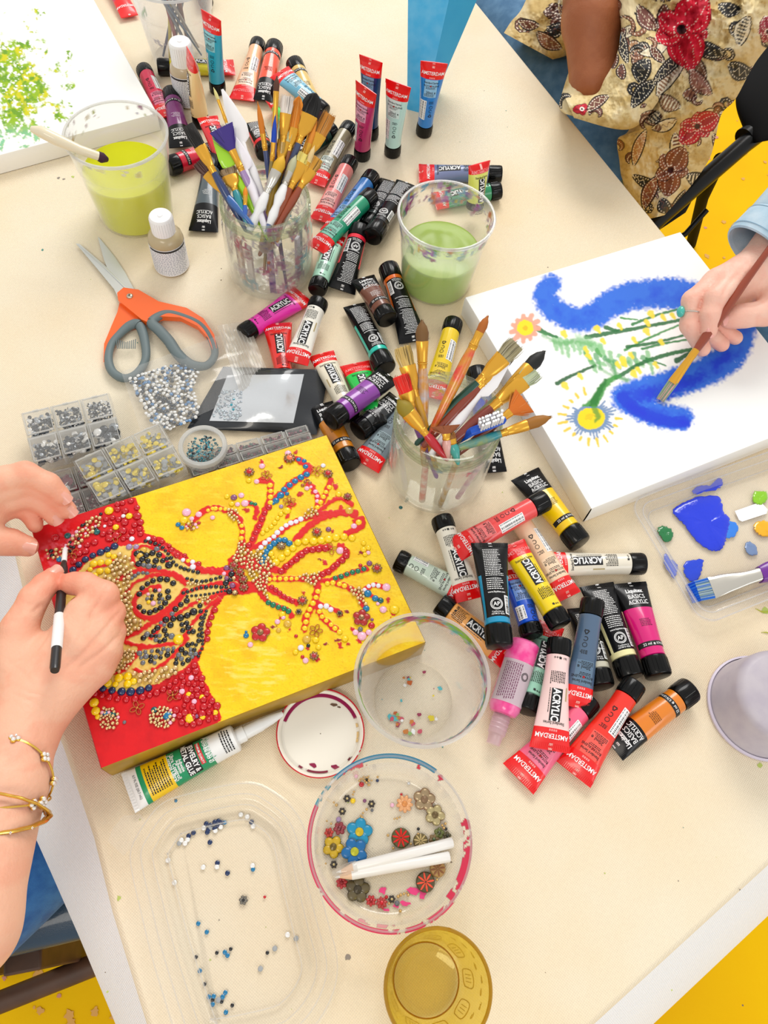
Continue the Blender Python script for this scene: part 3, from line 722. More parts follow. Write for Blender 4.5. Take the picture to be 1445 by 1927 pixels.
def cup(name, rimpx, h, rt, rb, label, cat, mname, liquid=None, seed=1, nsm=40, zone=(.55, 1), band=.22, wall=.0009, rimr=None, cols=PAINTC, floorspots=0, group=None, cover=1, streak=2.5, size=1.0):
    c = W(*rimpx, h); c = Vector((c.x, c.y, TZ))
    th = thing(name, c, label, cat, group); M = MATS[mname]
    n = 96; ang = np.linspace(0, 2*math.pi, n+1)
    def R(v): 
        r = rb+(rt-rb)*v
        return r+(.0012 if v > 1-band else 0)
    b = MB()
    vs = [0, .06, .2, .4, .6, 1-band-.01, 1-band+.01, .85, .93, .985]
    outer = [(rb*.96, .0012), (rb-.001, .0004)]+[(R(v), max(v*h, .0018)) for v in vs]
    b.lathe([(.001, .0012)]+outer+[(R(.985), h*.985)], c, M, n)
    b.build('wall', th)
    # inner wall carries the dried paint
    b = MB(); vv = np.linspace(.03, .99, 70)
    rr = np.array([R(v)-wall for v in vv])
    P = np.stack([c.x+np.outer(np.cos(ang), rr), c.y+np.outer(np.sin(ang), rr), np.broadcast_to(TZ+vv*h, (n+1, len(vv)))], -1)
    P = P[:, ::-1]
    C = smears(ang, vv, nsm, seed, zone, cols=cols, streak=streak, size=size)[:, ::-1]
    b.grid(P, MATS[mname+'_paint'], True, C.reshape(-1, 4)); b.build('dried_paint', th)
    # rim bead
    a = np.linspace(0, 2*math.pi, 97); b = MB(); path = [(c.x+math.cos(t)*(R(1)+.0004), c.y+math.sin(t)*(R(1)+.0004), TZ+h-.0015) for t in a]
    b.lathe([(R(1)-.0012, h-.002), (R(1)-.001, h), (R(1)+.0008, h+.0002), (R(1)+.002, h-.0008), (R(1)+.0018, h-.0028), (R(1), h-.003)], c, MATS[mname+'_rim'], n, closed_prof=True)
    b.build('rim', th)
    if liquid:
        lv, lc, lm = liquid
        q = thing('paint_water', c, lc, 'paint water'); b = MB()
        v = lv/h; rl = [(R(x)-wall-.0005, x*h) for x in np.linspace(.035, v, 8)]
        b.lathe([(.0005, .003)]+rl+[(rl[-1][0]-.0006, lv+.0004), (rl[-1][0]-.002, lv), (.0005, lv)], c, lm, n); b.build('water', q)
    if floorspots:
        rs = random.Random(seed); b = MB()
        for k in range(floorspots):
            a = rs.uniform(0, 6.28); q = rb*.85*math.sqrt(rs.random())
            if k < floorspots*.5: a = rs.gauss(-1.75, .35); q = rb*rs.uniform(.5, .85)
            cc = rs.choice([(90, 190, 200), (200, 100, 40), (230, 210, 60), (210, 90, 110), (250, 250, 250), (150, 190, 110), (160, 60, 90), (210, 130, 60)])
            blob(b, (c.x+math.cos(a)*q, c.y+math.sin(a)*q), rs.uniform(.0005, .0030), mat('dab_%d_%d_%d' % cc, cc, rough=.5), TZ+.0016+.00003*k, 12, k)
        b.build('paint_dabs', th)
    return th, c
clear('cup_plastic', haze=.06, edge=.5, hazecol=(248, 248, 250)); clear('cup_plastic_paint', haze=.05, edge=.2, vcol=True); clear('cup_plastic_rim', haze=.35, edge=.7)
clear('frosted', haze=.08, edge=.5, hazecol=(246, 246, 248), rough=.3); clear('frosted_paint', haze=.1, edge=.3, vcol=True, rough=.3); clear('frosted_rim', haze=.55, edge=.8, rough=.2)
def liq(name, c, c2):
    m = bpy.data.materials.new(name); m.use_nodes = True; nt = m.node_tree; N = nt.nodes; L = nt.links
    b = N['Principled BSDF']; b.inputs['Base Color'].default_value = (*rgb(c), 1); b.inputs['Roughness'].default_value = .12
    tl = N.new('ShaderNodeBsdfTranslucent'); tl.inputs[0].default_value = (*rgb(c2), 1); mx = N.new('ShaderNodeMixShader'); mx.inputs[0].default_value = .42
    L.new(b.outputs[0], mx.inputs[1]); L.new(tl.outputs[0], mx.inputs[2]); L.new(mx.outputs[0], N['Material Output'].inputs[0]); return m
cup('plastic_cup', (217, 250), .115, .0565, .045, 'frosted plastic cup of yellow-green water, white brush handle leaning in it', 'cup', 'frosted',
    (.066, 'yellow-green paint water in the cup beside the white canvas', liq('water_yellow', (252, 255, 10), (255, 255, 20))), seed=3, nsm=40, zone=(.8, 1), size=.45, streak=2, cols=[(150, 60, 120), (170, 180, 40), (150, 60, 120), (120, 110, 160), (190, 150, 60), (210, 200, 210)], band=.3)
cup('plastic_cup', (841, 402), .105, .0535, .043, 'clear plastic cup of cloudy green water with colourful smears round its rim', 'cup', 'cup_plastic',
    (.052, 'cloudy pale green paint water in the smeared cup', liq('water_green', (206, 232, 120), (215, 240, 130))), seed=8, nsm=170, zone=(.76, 1.0), band=.2, streak=1.1, size=1.0)
cup('plastic_cup', (795, 1275), .08, .0553, .0375, 'empty clear plastic cup with paint splashes on its bottom, beside the golden canvas', 'cup', 'cup_plastic', None, seed=13, nsm=210, zone=(.9, 1.0), band=.16, floorspots=34, size=1.0, streak=4.5,
    cols=[(60, 170, 190), (190, 80, 130), (150, 200, 60), (90, 90, 150), (200, 190, 210), (60, 130, 130), (210, 120, 60), (240, 240, 240)])
cup('plastic_cup', (318, -45), .112, .056, .042, 'frosted plastic cup holding metal tools, cut by the top edge', 'cup', 'frosted', None, seed=21, nsm=6, zone=(.3, 1), band=.35)

# shallow bowl of beads
cB = W(735, 1580, .038); cB = Vector((cB.x, cB.y, TZ))
bw = thing('bead_bowl', cB, 'shallow clear plastic bowl of beads, its rim streaked pink and turquoise', 'bowl')
b = MB(); b.lathe([(.001, .0012), (.052, .0012), (.0565, .003), (.0598, .010), (.0615, .022), (.0625, .030), (.0655, .0325), (.0665, .037)], cB, MATS['cup_plastic'], 96); b.build('wall', bw)
b = MB(); b.lathe([(.0657, .0375), (.0672, .0385), (.0678, .037), (.0670, .0355)], cB, MATS['cup_plastic_rim'], 96, closed_prof=True); b.build('rim', bw)
def rimpaint(par, c, r0, r1, z0, z1, arcs, name='rim_paint', seed=4):
    n = 360; ang = np.linspace(0, 2*math.pi, n+1); k = 14; vv = np.linspace(0, 1, k)
    P = np.stack([c.x+np.outer(np.cos(ang), r0+(r1-r0)*vv), c.y+np.outer(np.sin(ang), r0+(r1-r0)*vv), np.broadcast_to(TZ+z0+(z1-z0)*vv, (n+1, k))], -1)
    C = np.zeros((n+1, k, 4)); Q = np.stack(np.meshgrid(ang*40, vv*6, indexing='ij'), -1); nz = fbm(Q, 5, seed)
    for a0, a1, v0, v1, colr, thr in arcs:
        A = (np.degrees(ang) % 360)[:, None]; inn = (A >= a0) & (A <= a1) if a0 <= a1 else (A >= a0) | (A <= a1)
        m = inn & (vv[None] >= v0) & (vv[None] <= v1) & (nz > thr); C[m, :3] = rgb(colr); C[m, 3] = .92
    b = MB(); b.grid(P[:, ::-1], MATS['cup_plastic_paint'], True, C[:, ::-1].reshape(-1, 4)); b.build(name, par)
rimpaint(bw, cB, .0602, .0684, .0298, .0387, [(62, 140, .55, 1, (30, 150, 196), .2), (140, 175, .6, 1, (70, 180, 205), .4), (60, 75, .2, .6, (240, 40, 80), .55), (95, 150, .25, .65, (240, 90, 110), .58), (15, 60, .3, .9, (240, 30, 90), .56), (325, 20, .1, .9, (235, 20, 90), .42),
    (300, 325, .5, 1, (240, 80, 120), .55), (225, 300, .55, 1, (240, 20, 100), .3), (165, 225, .6, 1, (240, 50, 110), .4), (240, 290, .2, .5, (245, 170, 180), .5)])

# white lid with red rim
cL = W(603, 1378, .007); cL = Vector((cL.x, cL.y, TZ))
ld = thing('jar_lid', cL, 'upturned white lid with crimson painted rim beside the glue tube', 'lid')
m_lid = mat('lid_white', (250, 244, 230), rough=.35)
b = MB(); b.lathe([(.0005, .0008), (.033, .0008), (.0352, .0014), (.0362, .005), (.0378, .0066), (.0392, .0062), (.0396, .003), (.0385, 0), (.0005, 0)], cL, m_lid, 80); b.build('disc', ld)
MATS['lidp'] = MATS['cup_plastic_paint']
rimpaint(ld, cL, .0330, .0400, .0018, .0072, [(0, 360, .5, 1, (225, 20, 50), .24), (30, 170, .0, .42, (170, 20, 90), .22), (245, 290, .0, .3, (150, 20, 70), .35), (325, 350, .1, .4, (120, 20, 50), .5), (200, 260, .6, .9, (100, 20, 60), .5), (355, 30, 0, .3, (250, 215, 150), .4)], seed=7)
b = MB(); 
for px, py, r, cc in [(627, 1326, .0035, (110, 80, 60)), (638, 1331, .0016, (110, 80, 60)), (590, 1440, .004, (150, 20, 70)), (630, 1443, .0045, (150, 20, 70))]:
    p = W(px, py, .001); blob(b, (p.x, p.y), r, mat('dab_%d_%d_%d' % cc, cc, rough=.4), TZ+.0012, 9, px, .5)
b.build('paint_dabs', ld)

# yellow tumbler
cG = W(825, 1860, .085); cG = Vector((cG.x, cG.y, TZ))
gl = thing('glass_tumbler', cG, 'yellow glass tumbler with raised oblong pattern at the bottom edge', 'glass')
mg = clear('yellow_glass', tint=(255, 251, 218), haze=.07, hazecol=(255, 226, 40), edge=.68, rough=.03)
mg2 = clear('yellow_glass_rim', tint=(236, 200, 50), haze=.5, hazecol=(205, 175, 20), edge=.8, rough=.03)
mg3 = clear('yellow_glass_relief', tint=(225, 185, 60), haze=.3, hazecol=(190, 155, 40), edge=.6, rough=.03)
b = MB(); b.lathe([(.0005, .0007), (.026, .0007), (.0275, .002), (.030, .02), (.0345, .055), (.0385, .084)], cG, mg, 96)
b.lathe([(.0365, .084), (.0330, .055), (.0285, .02), (.0262, .009), (.0005, .0085)], cG, mg, 96); b.build('wall', gl)
b = MB(); b.lathe([(.0362, .084), (.0368, .0858), (.0383, .0858), (.0390, .084), (.0383, .083)], cG, mg2, 96, closed_prof=True); b.build('rim', gl)
b = MB(); b.lathe([(.0255, .0088), (.0262, .0095), (.0268, .0088)], cG, MATS['yellow_glass_relief'], 96, closed_prof=True); b.build('base_ring', gl)
b = MB()
for k in range(9):
    a = 2*math.pi*k/9+.2
    def gp(u, v): 
        z = .018+v*.026; r = .0289+(z-.018)*(.0361-.0289)/.063+.0002; return (cG.x+math.cos(a+u)*r, cG.y+math.sin(a+u)*r, TZ+z)
    sh = [(-.2, .1), (-.2, .8), (-.1, 1), (.1, 1), (.2, .8), (.2, .1), (.1, -.08), (-.1, -.08), (-.2, .1)]
    b.tube([gp(*q) for q in catmull(sh, 3)], .0004, mg3, 5)
    for u in (-.08, 0, .08): b.tube([gp(u, .2), gp(u, .75)], .0003, mg3, 5)
for k in range(26):
    a = 2*math.pi*k/26; z = .062+.005*math.sin(k*2.3); r = .0336+(z-.055)*.113
    pts = [(cG.x+math.cos(a+.07*math.cos(t))*r, cG.y+math.sin(a+.07*math.cos(t))*r, TZ+z+.0022*math.sin(t*(1+k % 2))) for t in np.linspace(0, 5.2, 9)]
    b.tube(pts, .00028, mg3, 4)
b.build('relief_pattern', gl)

# upturned grey cup at the right edge
cU = W(1478, 1308, .05); cU = Vector((cU.x, cU.y, TZ))
up = thing('upturned_cup', cU, 'lilac-grey painted plastic cup upside down at the right edge', 'cup')
mu = mat('lilac_grey', (196, 188, 196), rough=.45, noise=(60, .5, (176, 166, 182)))
b = MB(); b.lathe([(.0005, .052), (.036, .052), (.041, .049), (.0435, .044), (.0475, .004), (.049, .002), (.049, 0), (.047, 0)], cU, mu, 72); b.build('shell', up)
b = MB(); b.lathe([(.0485, .0), (.0505, .001), (.0505, .0035), (.0485, .0045)], cU, mat('cup_lip', (215, 205, 222), rough=.4), 72, closed_prof=True); b.build('rim', up)

# glass jars
clear('jar_glass', tint=(254, 255, 254), haze=.02, edge=.36, hazecol=(228, 230, 222), rough=.02); clear('jar_glass_rim', tint=(244, 248, 238), haze=.10, edge=.6, hazecol=(208, 212, 190), rough=.02)
clear('jar_glass_paint', haze=.02, edge=.1, vcol=True)
def jar(rimpx, h, rt, rbody, rb, label, seed, nsm, zone, cols, size=1.):
    c = W(*rimpx, h); c = Vector((c.x, c.y, TZ)); th = thing('glass_jar', c, label, 'jar')
    b = MB(); n = 96
    b.lathe([(.0005, .002), (rb-.004, .0005), (rb, .003), (rbody, .014), (rbody+.0005, h*.45), (rbody, h*.70), (rbody-.0015, h*.76), (rt+.0006, h*.82), (rt-.001, h*.84), (rt-.001, h*.985)], c, MATS['jar_glass'], n)
    b.lathe([(rt-.0035, h*.985), (rt-.0035, h*.83), (rbody-.0035, h*.72), (rbody-.003, h*.45), (rbody-.003, .016), (rb-.006, .0065), (.0005, .005)], c, MATS['jar_glass'], n); b.build('wall', th)
    b = MB()
    for z in (h*.845, h*.885, h*.925): b.lathe([(rt-.0012, z-.0014), (rt+.0012, z-.0004), (rt+.0012, z+.0006), (rt-.0012, z+.0016)], c, MATS['jar_glass_rim'], n, closed_prof=True)
    b.build('screw_thread', th)
    b = MB(); b.lathe([(rt-.0036, h*.985), (rt-.003, h), (rt-.0008, h+.0004), (rt, h-.001), (rt-.0008, h*.98)], c, MATS['jar_glass_rim'], n, closed_prof=True); b.build('rim', th)
    ang = np.linspace(0, 2*math.pi, n+1); vv = np.linspace(.1, .97, 70); rr = np.where(vv > .8, rt-.0037, np.where(vv < .7, rbody-.0038, rbody-.0042-(vv-.7)/.1*(rbody-rt)))
    P = np.stack([c.x+np.outer(np.cos(ang), rr), c.y+np.outer(np.sin(ang), rr), np.broadcast_to(TZ+vv*h, (n+1, len(vv)))], -1)[:, ::-1]
    C = smears(ang, vv, nsm, seed, zone, cols=cols, size=size)[:, ::-1]
    b = MB(); b.grid(P, MATS['jar_glass_paint'], True, C.reshape(-1, 4)); b.build('dried_paint', th)
    return c
J1R, J2R = .0495, .0515
cJ1 = jar((498, 368), .118, J1R, .0515, .046, 'glass jar stained with purple paint, packed with paintbrushes', 31, 120, (.15, 1), [(150, 70, 130), (190, 60, 110), (120, 90, 160), (90, 170, 190), (200, 180, 200), (160, 120, 150), (170, 150, 140)], 1.3)
cJ2 = jar((846, 781), .118, J2R, .0520, .046, 'clear glass jar of paintbrushes in the middle of the table', 33, 26, (.5, 1), [(220, 40, 90), (120, 160, 60), (90, 150, 180), (230, 200, 60)], .7)

# ================================================================ paintbrushes
GOLD = mat('ferrule_gold', (236, 176, 60), rough=.25, metal=.55); SILV = mat('ferrule_silver', (214, 210, 200), rough=.22, metal=.7)
def bmat(c): return mat('bristle_%d_%d_%d' % tuple(c), c, rough=.6)
def hmat(c, blot=None): return mat('handle_%d_%d_%d%s' % (*c, 'b' if blot else ''), c, rough=.28, coat=.5, noise=(90, .9, blot) if blot else None)
def brush(tip, tz, f0, f1, base, kind, w, bc, hc, label, fer=GOLD, blot=None, ctr=None, R=.045, hr=.0036, grip=None, frac=None, name='paintbrush', group=None, tipc=None, basez=.006):
    """tip: pixel of the bristle end, base: pixel where the brush crosses the rim plane (or lies); f0,f1: share of the length where the ferrule starts and ends"""
    T = W(*tip, tz)
    if ctr is not None:
        Rm = W(*base, .118); d = (Rm-T).normalized()
        # run down until the wall or the bottom
        Bq = T.copy(); s = 0
        while s < .26:
            q = T+d*s
            if q.z < TZ+.010: break
            if q.z < TZ+.11 and math.hypot(q.x-ctr.x, q.y-ctr.y) > R-hr-.002: break
            Bq = q; s += .002
        B = Bq
    else: B = W(*base, basez)
    th = thing(name, (B.x, B.y, min(B.z, T.z)), label, 'paintbrush', group)
    d = (T-B); L = d.length; t = d/L
    Rlen = (W(*base, .118)-T).length if ctr is not None else L
    bl, fl = f0*Rlen, f1*Rlen      # distances from the tip
    cam_v = (Vector((0, 0, TZ+H))-T).normalized(); sx = t.cross(cam_v).normalized(); sy = sx.cross(t)
    at = lambda dist: np.array(T-t*dist)
    sx_, sy_ = np.array(sx), np.array(sy)
    def ring(dist, a, b_, n=14):
        th_ = np.linspace(0, 2*math.pi, n, endpoint=False); return at(dist)+np.outer(np.cos(th_)*a, sx_)+np.outer(np.sin(th_)*b_, sy_)
    fw = {'round': min(w, .0035), 'flat': w*.5, 'fan': .004, 'filbert': w*.48, 'angle': w*.5}[kind]; fb = {'round': fw, 'flat': .0022, 'fan': .0016, 'filbert': .0024, 'angle': .0022}[kind]
    if kind == 'round': fw = fb = w*.5
    # bristles
    rs = random.Random(int(tip[0]*7+tip[1])); b = MB(); m = bmat(bc); m2 = bmat(tipc or mixc(bc, (0, 0, 0), .35)); m3 = bmat(mixc(bc, (255, 255, 255), .25))
    prof = {'round': [(bl, 1), (bl*.6, 1.12), (bl*.3, .8), (bl*.08, .25), (0, .04)], 'flat': [(bl, 1), (bl*.5, 1.02), (bl*.12, 1.0), (bl*.04, .96)], 'filbert': [(bl, 1), (bl*.5, 1.08), (bl*.2, .85), (bl*.05, .45), (0, .15)],
            'fan': [(bl, 1), (bl*.6, 2.1), (bl*.25, 3.2), (bl*.08, 3.6)], 'angle': [(bl, 1), (bl*.5, 1.05), (bl*.15, 1.0), (bl*.06, .9)]}[kind]
    b.loft([ring(q, fw*k*.96, fb*(k if kind == 'round' else min(1, .35+q/bl*.6))) for q, k in prof], m)
    nb = 70 if w > .006 else 34
    for i in range(nb):
        u = rs.uniform(-1, 1); v = rs.uniform(-1, 1) if kind != 'fan' else rs.uniform(-.5, .5); k0 = .9
        p0 = at(bl*.98)+sx_*u*fw*k0+sy_*v*fb*k0*math.sqrt(max(0, 1-u*u) if kind == 'round' else 1)
        sp = {'round': .18, 'flat': 1.06, 'filbert': .55, 'fan': 3.7, 'angle': 1.05}[kind]+rs.uniform(-.12, .12)
        end = rs.uniform(-.06, .14)*bl
        if kind == 'filbert': end += abs(u)**2*bl*.3
        if kind == 'angle': end += (u+1)*.5*bl*.4
        if kind == 'round': end += rs.random()**2*bl*.4; sp = .2+end/bl*.9
        if kind == 'fan': end += (abs(u)**2)*bl*.35
        p2 = at(end)+sx_*u*fw*sp+sy_*v*fb*(sp if kind == 'round' else .9); p1 = (p0*.5+p2*.5)+sx_*u*fw*.12
        b.tube([p0, p1, p2], [.00042, .00040, .00012], rs.choice([m, m, m2, m3]), 4, False)
    b.build('bristles', th)
    b = MB(); hs = hr
    b.loft([ring(bl*.97, fw, fb), ring(bl*1.0, fw*1.05, fb*1.05), ring(bl+(fl-bl)*.45, fw*.9, (fb+hs)/2), ring(bl+(fl-bl)*.72, hs*1.06, hs*1.03), ring(bl+(fl-bl)*.74, hs*1.16, hs*1.13), ring(bl+(fl-bl)*.78, hs*1.0, hs*1.0), ring(bl+(fl-bl)*.83, hs*1.12, hs*1.1), ring(bl+(fl-bl)*.87, hs*.98, hs*.98), ring(fl, hs*.96, hs*.96)], fer, False, False)
    b.build('ferrule', th)
    b = MB(); rest = L-fl
    if grip:
        g = grip
        b.loft([ring(fl-.001, hs*.9, hs*.9), ring(fl+.004, hs*1.3, hs*1.3), ring(fl+.014, hs*1.75, hs*1.75), ring(fl+.024, hs*1.15, hs*1.15), ring(fl+.034, hs*1.5, hs*1.5), ring(min(fl+.046, L-.002), hs*1.0, hs*1.0)], hmat(g))
        b.loft([ring(min(fl+.045, L-.003), hs*.95, hs*.95), ring(fl+rest*.6, hs*1.1, hs*1.1), ring(L, hs*.7, hs*.7)], hmat(hc, blot))
    else:
        b.loft([ring(fl-.001, hs*.94, hs*.94), ring(fl+rest*.12, hs*1.22, hs*1.22), ring(fl+rest*.3, hs*1.32, hs*1.32), ring(fl+rest*.6, hs*.95, hs*.95), ring(L-.002, hs*.62, hs*.62), ring(L, hs*.3, hs*.3)], hmat(hc, blot))
    b.build('handle', th)
    return th
GB1, GB2 = 'paintbrushes in the stained jar', 'paintbrushes in the clear jar'
OR, DK, CRM = (214, 140, 40), (30, 26, 24), (205, 200, 150)
B1 = [
 ((352, 232), .165, .30, .64, (432, 378), 'angle', .013, DK, (40, 60, 110), 'flat brush with black slanted bristles leaning furthest left in the stained jar', {}),
 ((372, 304), .135, .28, .85, (440, 384), 'flat', .013, (74, 40, 30), (50, 100, 170), 'flat brush with dark brown bristles low on the left of the stained jar', {}),
 ((414, 236), .165, .36, .66, (477, 366), 'fan', .011, (60, 40, 130), (170, 140, 190), 'purple fan brush in the stained jar', {}),
 ((402, 165), .19, .12, .35, (470, 350), 'round', .0035, (225, 215, 140), (226, 226, 214), 'thin liner brush with pale bristles rising at the back left', {'hr': .0018}),
 ((428, 316), .135, .20, .64, (452, 386), 'flat', .017, (150, 124, 90), (40, 140, 150), 'wide flat brush with taupe bristles and teal handle', {}),
 ((462, 351), .13, .45, .9, (461, 392), 'round', .005, (236, 140, 20), (50, 100, 190), 'tiny orange tipped brush at the front of the stained jar', {'hr': .0022}),
 ((485, 192), .19, .38, .58, (509, 345), 'round', .006, (222, 130, 30), (52, 70, 120), 'round brush with long orange bristles near the middle back', {'hr': .0028}),
 ((521, 143), .20, .14, .52, (512, 345), 'round', .006, (90, 50, 34), (120, 110, 160), 'tallest slim brush with short brown bristles', {'hr': .003}),
 ((518, 217), .18, .36, .6, (508, 358), 'round', .005, (10, 70, 190), (150, 130, 60), 'slim brush with blue pointed bristles', {'hr': .0026}),
 ((541, 180), .185, .20, .52, (524, 345), 'flat', .012, (240, 230, 220), (190, 150, 60), 'flat brush with short white bristles', {}),
 ((563, 182), .18, .36, .62, (533, 345), 'filbert', .014, (232, 140, 30), (160, 90, 40), 'filbert brush with orange bristles beside the big black one', {}),
 ((594, 176), .18, .22, .52, (532, 356), 'filbert', .021, (16, 14, 14), (60, 74, 110), 'big brush with thick black bristles and pink smeared ferrule', {'fb': 1}),
 ((622, 214), .165, .30, .62, (556, 345), 'flat', .014, (200, 130, 40), (150, 90, 50), 'splayed brush with golden bristles furthest right at the back', {}),
 ((604, 206), .165, .30, .6, (548, 352), 'fan', .007, (70, 36, 40), (120, 60, 40), 'brush with dark splayed bristles behind the golden ones', {}),
 ((597, 226), .16, .34, .64, (552, 362), 'round', .006, (226, 140, 40), (190, 120, 40), 'round brush with orange pointed bristles on the right', {'hr': .0028}),
 ((541, 236), .16, .24, .62, (514, 358), 'flat', .014, CRM, (210, 170, 60), 'flat brush with cream hog bristles in the centre of the stained jar', {}),
 ((534, 292), .15, .33, .78, (492, 384), 'round', .012, (226, 176, 40), (90, 150, 200), 'fat pointed brush with yellow bristles and white grip', {'fer': SILV, 'grip': (250, 250, 250)}),
 ((557, 292), .145, .36, .62, (522, 384), 'round', .009, (186, 186, 150), (100, 120, 170), 'pointed brush with grey-green bristles and white grip', {'fer': SILV, 'grip': (250, 250, 250)}),
 ((576, 290), .145, .20, .75, (536, 378), 'flat', .014, (232, 212, 110), (150, 70, 34), 'flat brush with pale yellow bristles and brown handle', {}),
 ((598, 296), .14, .28, .72, (550, 378), 'flat', .014, (220, 160, 50), (150, 66, 34), 'flat brush with golden bristles lowest on the right of the stained jar', {}),
 ((592, 274), .15, .34, .7, (556, 368), 'round', .006, (230, 200, 140), (230, 220, 200), 'small pointed brush with beige bristles on the right side', {'hr': .0024}),
]
for tip, tz, f0, f1, base, kd, w, bc, hc, lab, ex in B1:
    ex = {k: v for k, v in ex.items() if k != 'fb'}
    brush(tip, tz, f0, f1, base, kd, w, bc, hc, lab, ctr=cJ1, R=J1R-.003, group=GB1, **ex)
B2 = [
 ((756, 652), .165, .26, .68, (795, 790), 'flat', .015, (222, 190, 110), (214, 160, 40), 'brush with spread straw bristles at the left of the clear jar', {}),
 ((794, 602), .18, .22, .5, (796, 780), 'round', .0115, (120, 84, 40), (214, 150, 60), 'round brush with brown bristles and a glittery paint-stained handle', {'blot': (190, 190, 200), 'hr': .0044}),
 ((752, 706), .16, .34, .66, (786, 800), 'flat', .014, (240, 36, 20), (120, 70, 150), 'brush whose bristles are loaded with bright red paint', {}),
 ((748, 752), .145, .28, .74, (822, 842), 'round', .014, (150, 130, 30), (190, 20, 40), 'thick round brush with olive bristles and crimson handle', {}),
 ((918, 594), .185, .15, .30, (818, 800), 'round', .008, (180, 100, 30), (220, 150, 40), 'long brush with red and gold streaked handle leaning right', {'blot': (235, 40, 60), 'hr': .0042}),
 ((974, 646), .165, .18, .50, (824, 795), 'flat', .016, (170, 160, 124), (20, 74, 60), 'flat brush with grey-beige bristles and dark green handle', {'hr': .0042}),
 ((956, 668), .155, .14, .44, (826, 808), 'flat', .014, (130, 110, 90), (140, 54, 28), 'flat brush with chestnut handle just below the green handled one', {'hr': .0044}),
 ((1026, 660), .15, .22, .62, (880, 808), 'round', .013, (18, 18, 16), (110, 120, 60), 'round brush with black tip and olive mottled handle', {'blot': (150, 150, 110), 'hr': .0042}),
 ((1008, 696), .145, .16, .58, (862, 822), 'flat', .017, (186, 196, 160), (130, 50, 34), 'flat brush with grey-green bristles and gold ferrule over the painting edge', {'hr': .0044}),
 ((990, 752), .14, .30, .56, (892, 830), 'fan', .009, (214, 110, 20), (120, 50, 30), 'fan brush with orange bristles pointing right', {}),
 ((1038, 784), .14, .30, .62, (884, 836), 'round', .0105, (160, 104, 30), (40, 140, 150), 'pointed brown brush with teal handle lying almost level to the right', {'blot': (150, 160, 90)}),
 ((838, 800), .135, .35, .62, (842, 846), 'fan', .005, (150, 80, 40), (226, 170, 160), 'small brush with wiry brown bristles at the front of the clear jar', {}),
 ((845, 808), .13, .45, .7, (856, 850), 'filbert', .009, (150, 96, 40), (60, 160, 150), 'short brown filbert with paint-crusted neck at the front of the clear jar', {}),
]
for tip, tz, f0, f1, base, kd, w, bc, hc, lab, ex in B2:
    brush(tip, tz, f0, f1, base, kd, w, bc, hc, lab, ctr=cJ2, R=J2R-.003, group=GB2, **ex)
# plastic palette knives, standing in the jars
def knife(tip, tz, base, ctr, w, c, label, R=.045, name='palette_knife'):
    T = W(*tip, tz); Rm = W(*base, .118); d = (Rm-T).normalized(); B = T.copy(); s = 0
    while s < .25:
        q = T+d*s
        if q.z < TZ+.01 or (q.z < TZ+.11 and math.hypot(q.x-ctr.x, q.y-ctr.y) > R-.006): break
        B = q; s += .002
    L = (T-B).length; t = (T-B)/L; cv = (Vector((0, 0, TZ+H))-T).normalized(); sx = np.array(t.cross(cv).normalized()); sy = np.cross(sx, np.array(t))
    th = thing(name, (B.x, B.y, B.z), label, 'palette knife'); m = hmat(c)
    blade = .55*(Rm-T).length
    def ring(dist, a, b_, o=0.):
        th_ = np.linspace(0, 2*math.pi, 14, endpoint=False); return np.array(T-t*dist)+sx*o+np.outer(np.cos(th_)*a, sx)+np.outer(np.sin(th_)*b_, sy)
    b = MB(); b.loft([ring(0, w*.06, .0003), ring(blade*.3, w*.26, .0005, w*.05), ring(blade*.7, w*.46, .0007, w*.1), ring(blade*.92, w*.42, .0009, w*.06), ring(blade, w*.2, .0012)], m); b.build('blade', th)
    b = MB(); b.loft([ring(blade*.98, w*.18, .0015), ring(blade*1.15, .0032, .0025), ring(blade*1.5, .0055, .0042), ring(min(blade*2, L*.9), .0045, .004), ring(L, .003, .003)], m); b.build('handle', th)
knife((418, 168), .175, (486, 352), cJ1, .022, (252, 250, 252), 'white plastic palette knife standing in the stained jar', J1R-.003)
knife((400, 250), .155, (462, 366), cJ1, .024, (176, 236, 30), 'lime green plastic palette knife leaning left in the stained jar', J1R-.003)
knife((440, 255), .15, (480, 374), cJ1, .018, (244, 240, 248), 'smaller white palette knife below the long one', J1R-.003)
knife((970, 658), .16, (846, 812), cJ2, .016, (250, 248, 250), 'white plastic palette knife leaning right in the clear jar', J2R-.003)
# toothbrush in the clear jar
tb_ = thing('toothbrush', W(905, 818, .12), 'toothbrush with white bristles and blue head in the clear jar', 'toothbrush')
a_, e_ = W(946, 790, .135), W(888, 812, .128); d_ = (e_-a_).normalized(); upv = Vector((0, 0, 1))
b = MB(); b.tube([a_+d_*-.003, a_, a_+d_*.012, e_, W(850, 836, .10), W(835, 860, .02)], [.002, .0046, .005, .0045, .0035, .004], mat('toothbrush_blue', (20, 80, 190), rough=.3), 12, flat=.5); b.build('handle', tb_)
b = MB(); mtb = mat('toothbrush_bristle', (250, 250, 252), rough=.6); rs = random.Random(2)
sd = d_.cross(upv).normalized()
for i in range(9):
    for j in range(3):
        p = a_+d_*(.002+i*.0026)+sd*(j-1)*.0030+upv*.001
        b.tube([p, p+upv*.014+d_*rs.uniform(-.001, .001)+sd*(j-1)*.0006-Vector((0.001, .003, 0))], [.0010, .0013], mtb, 6)
b.build('bristles', tb_)
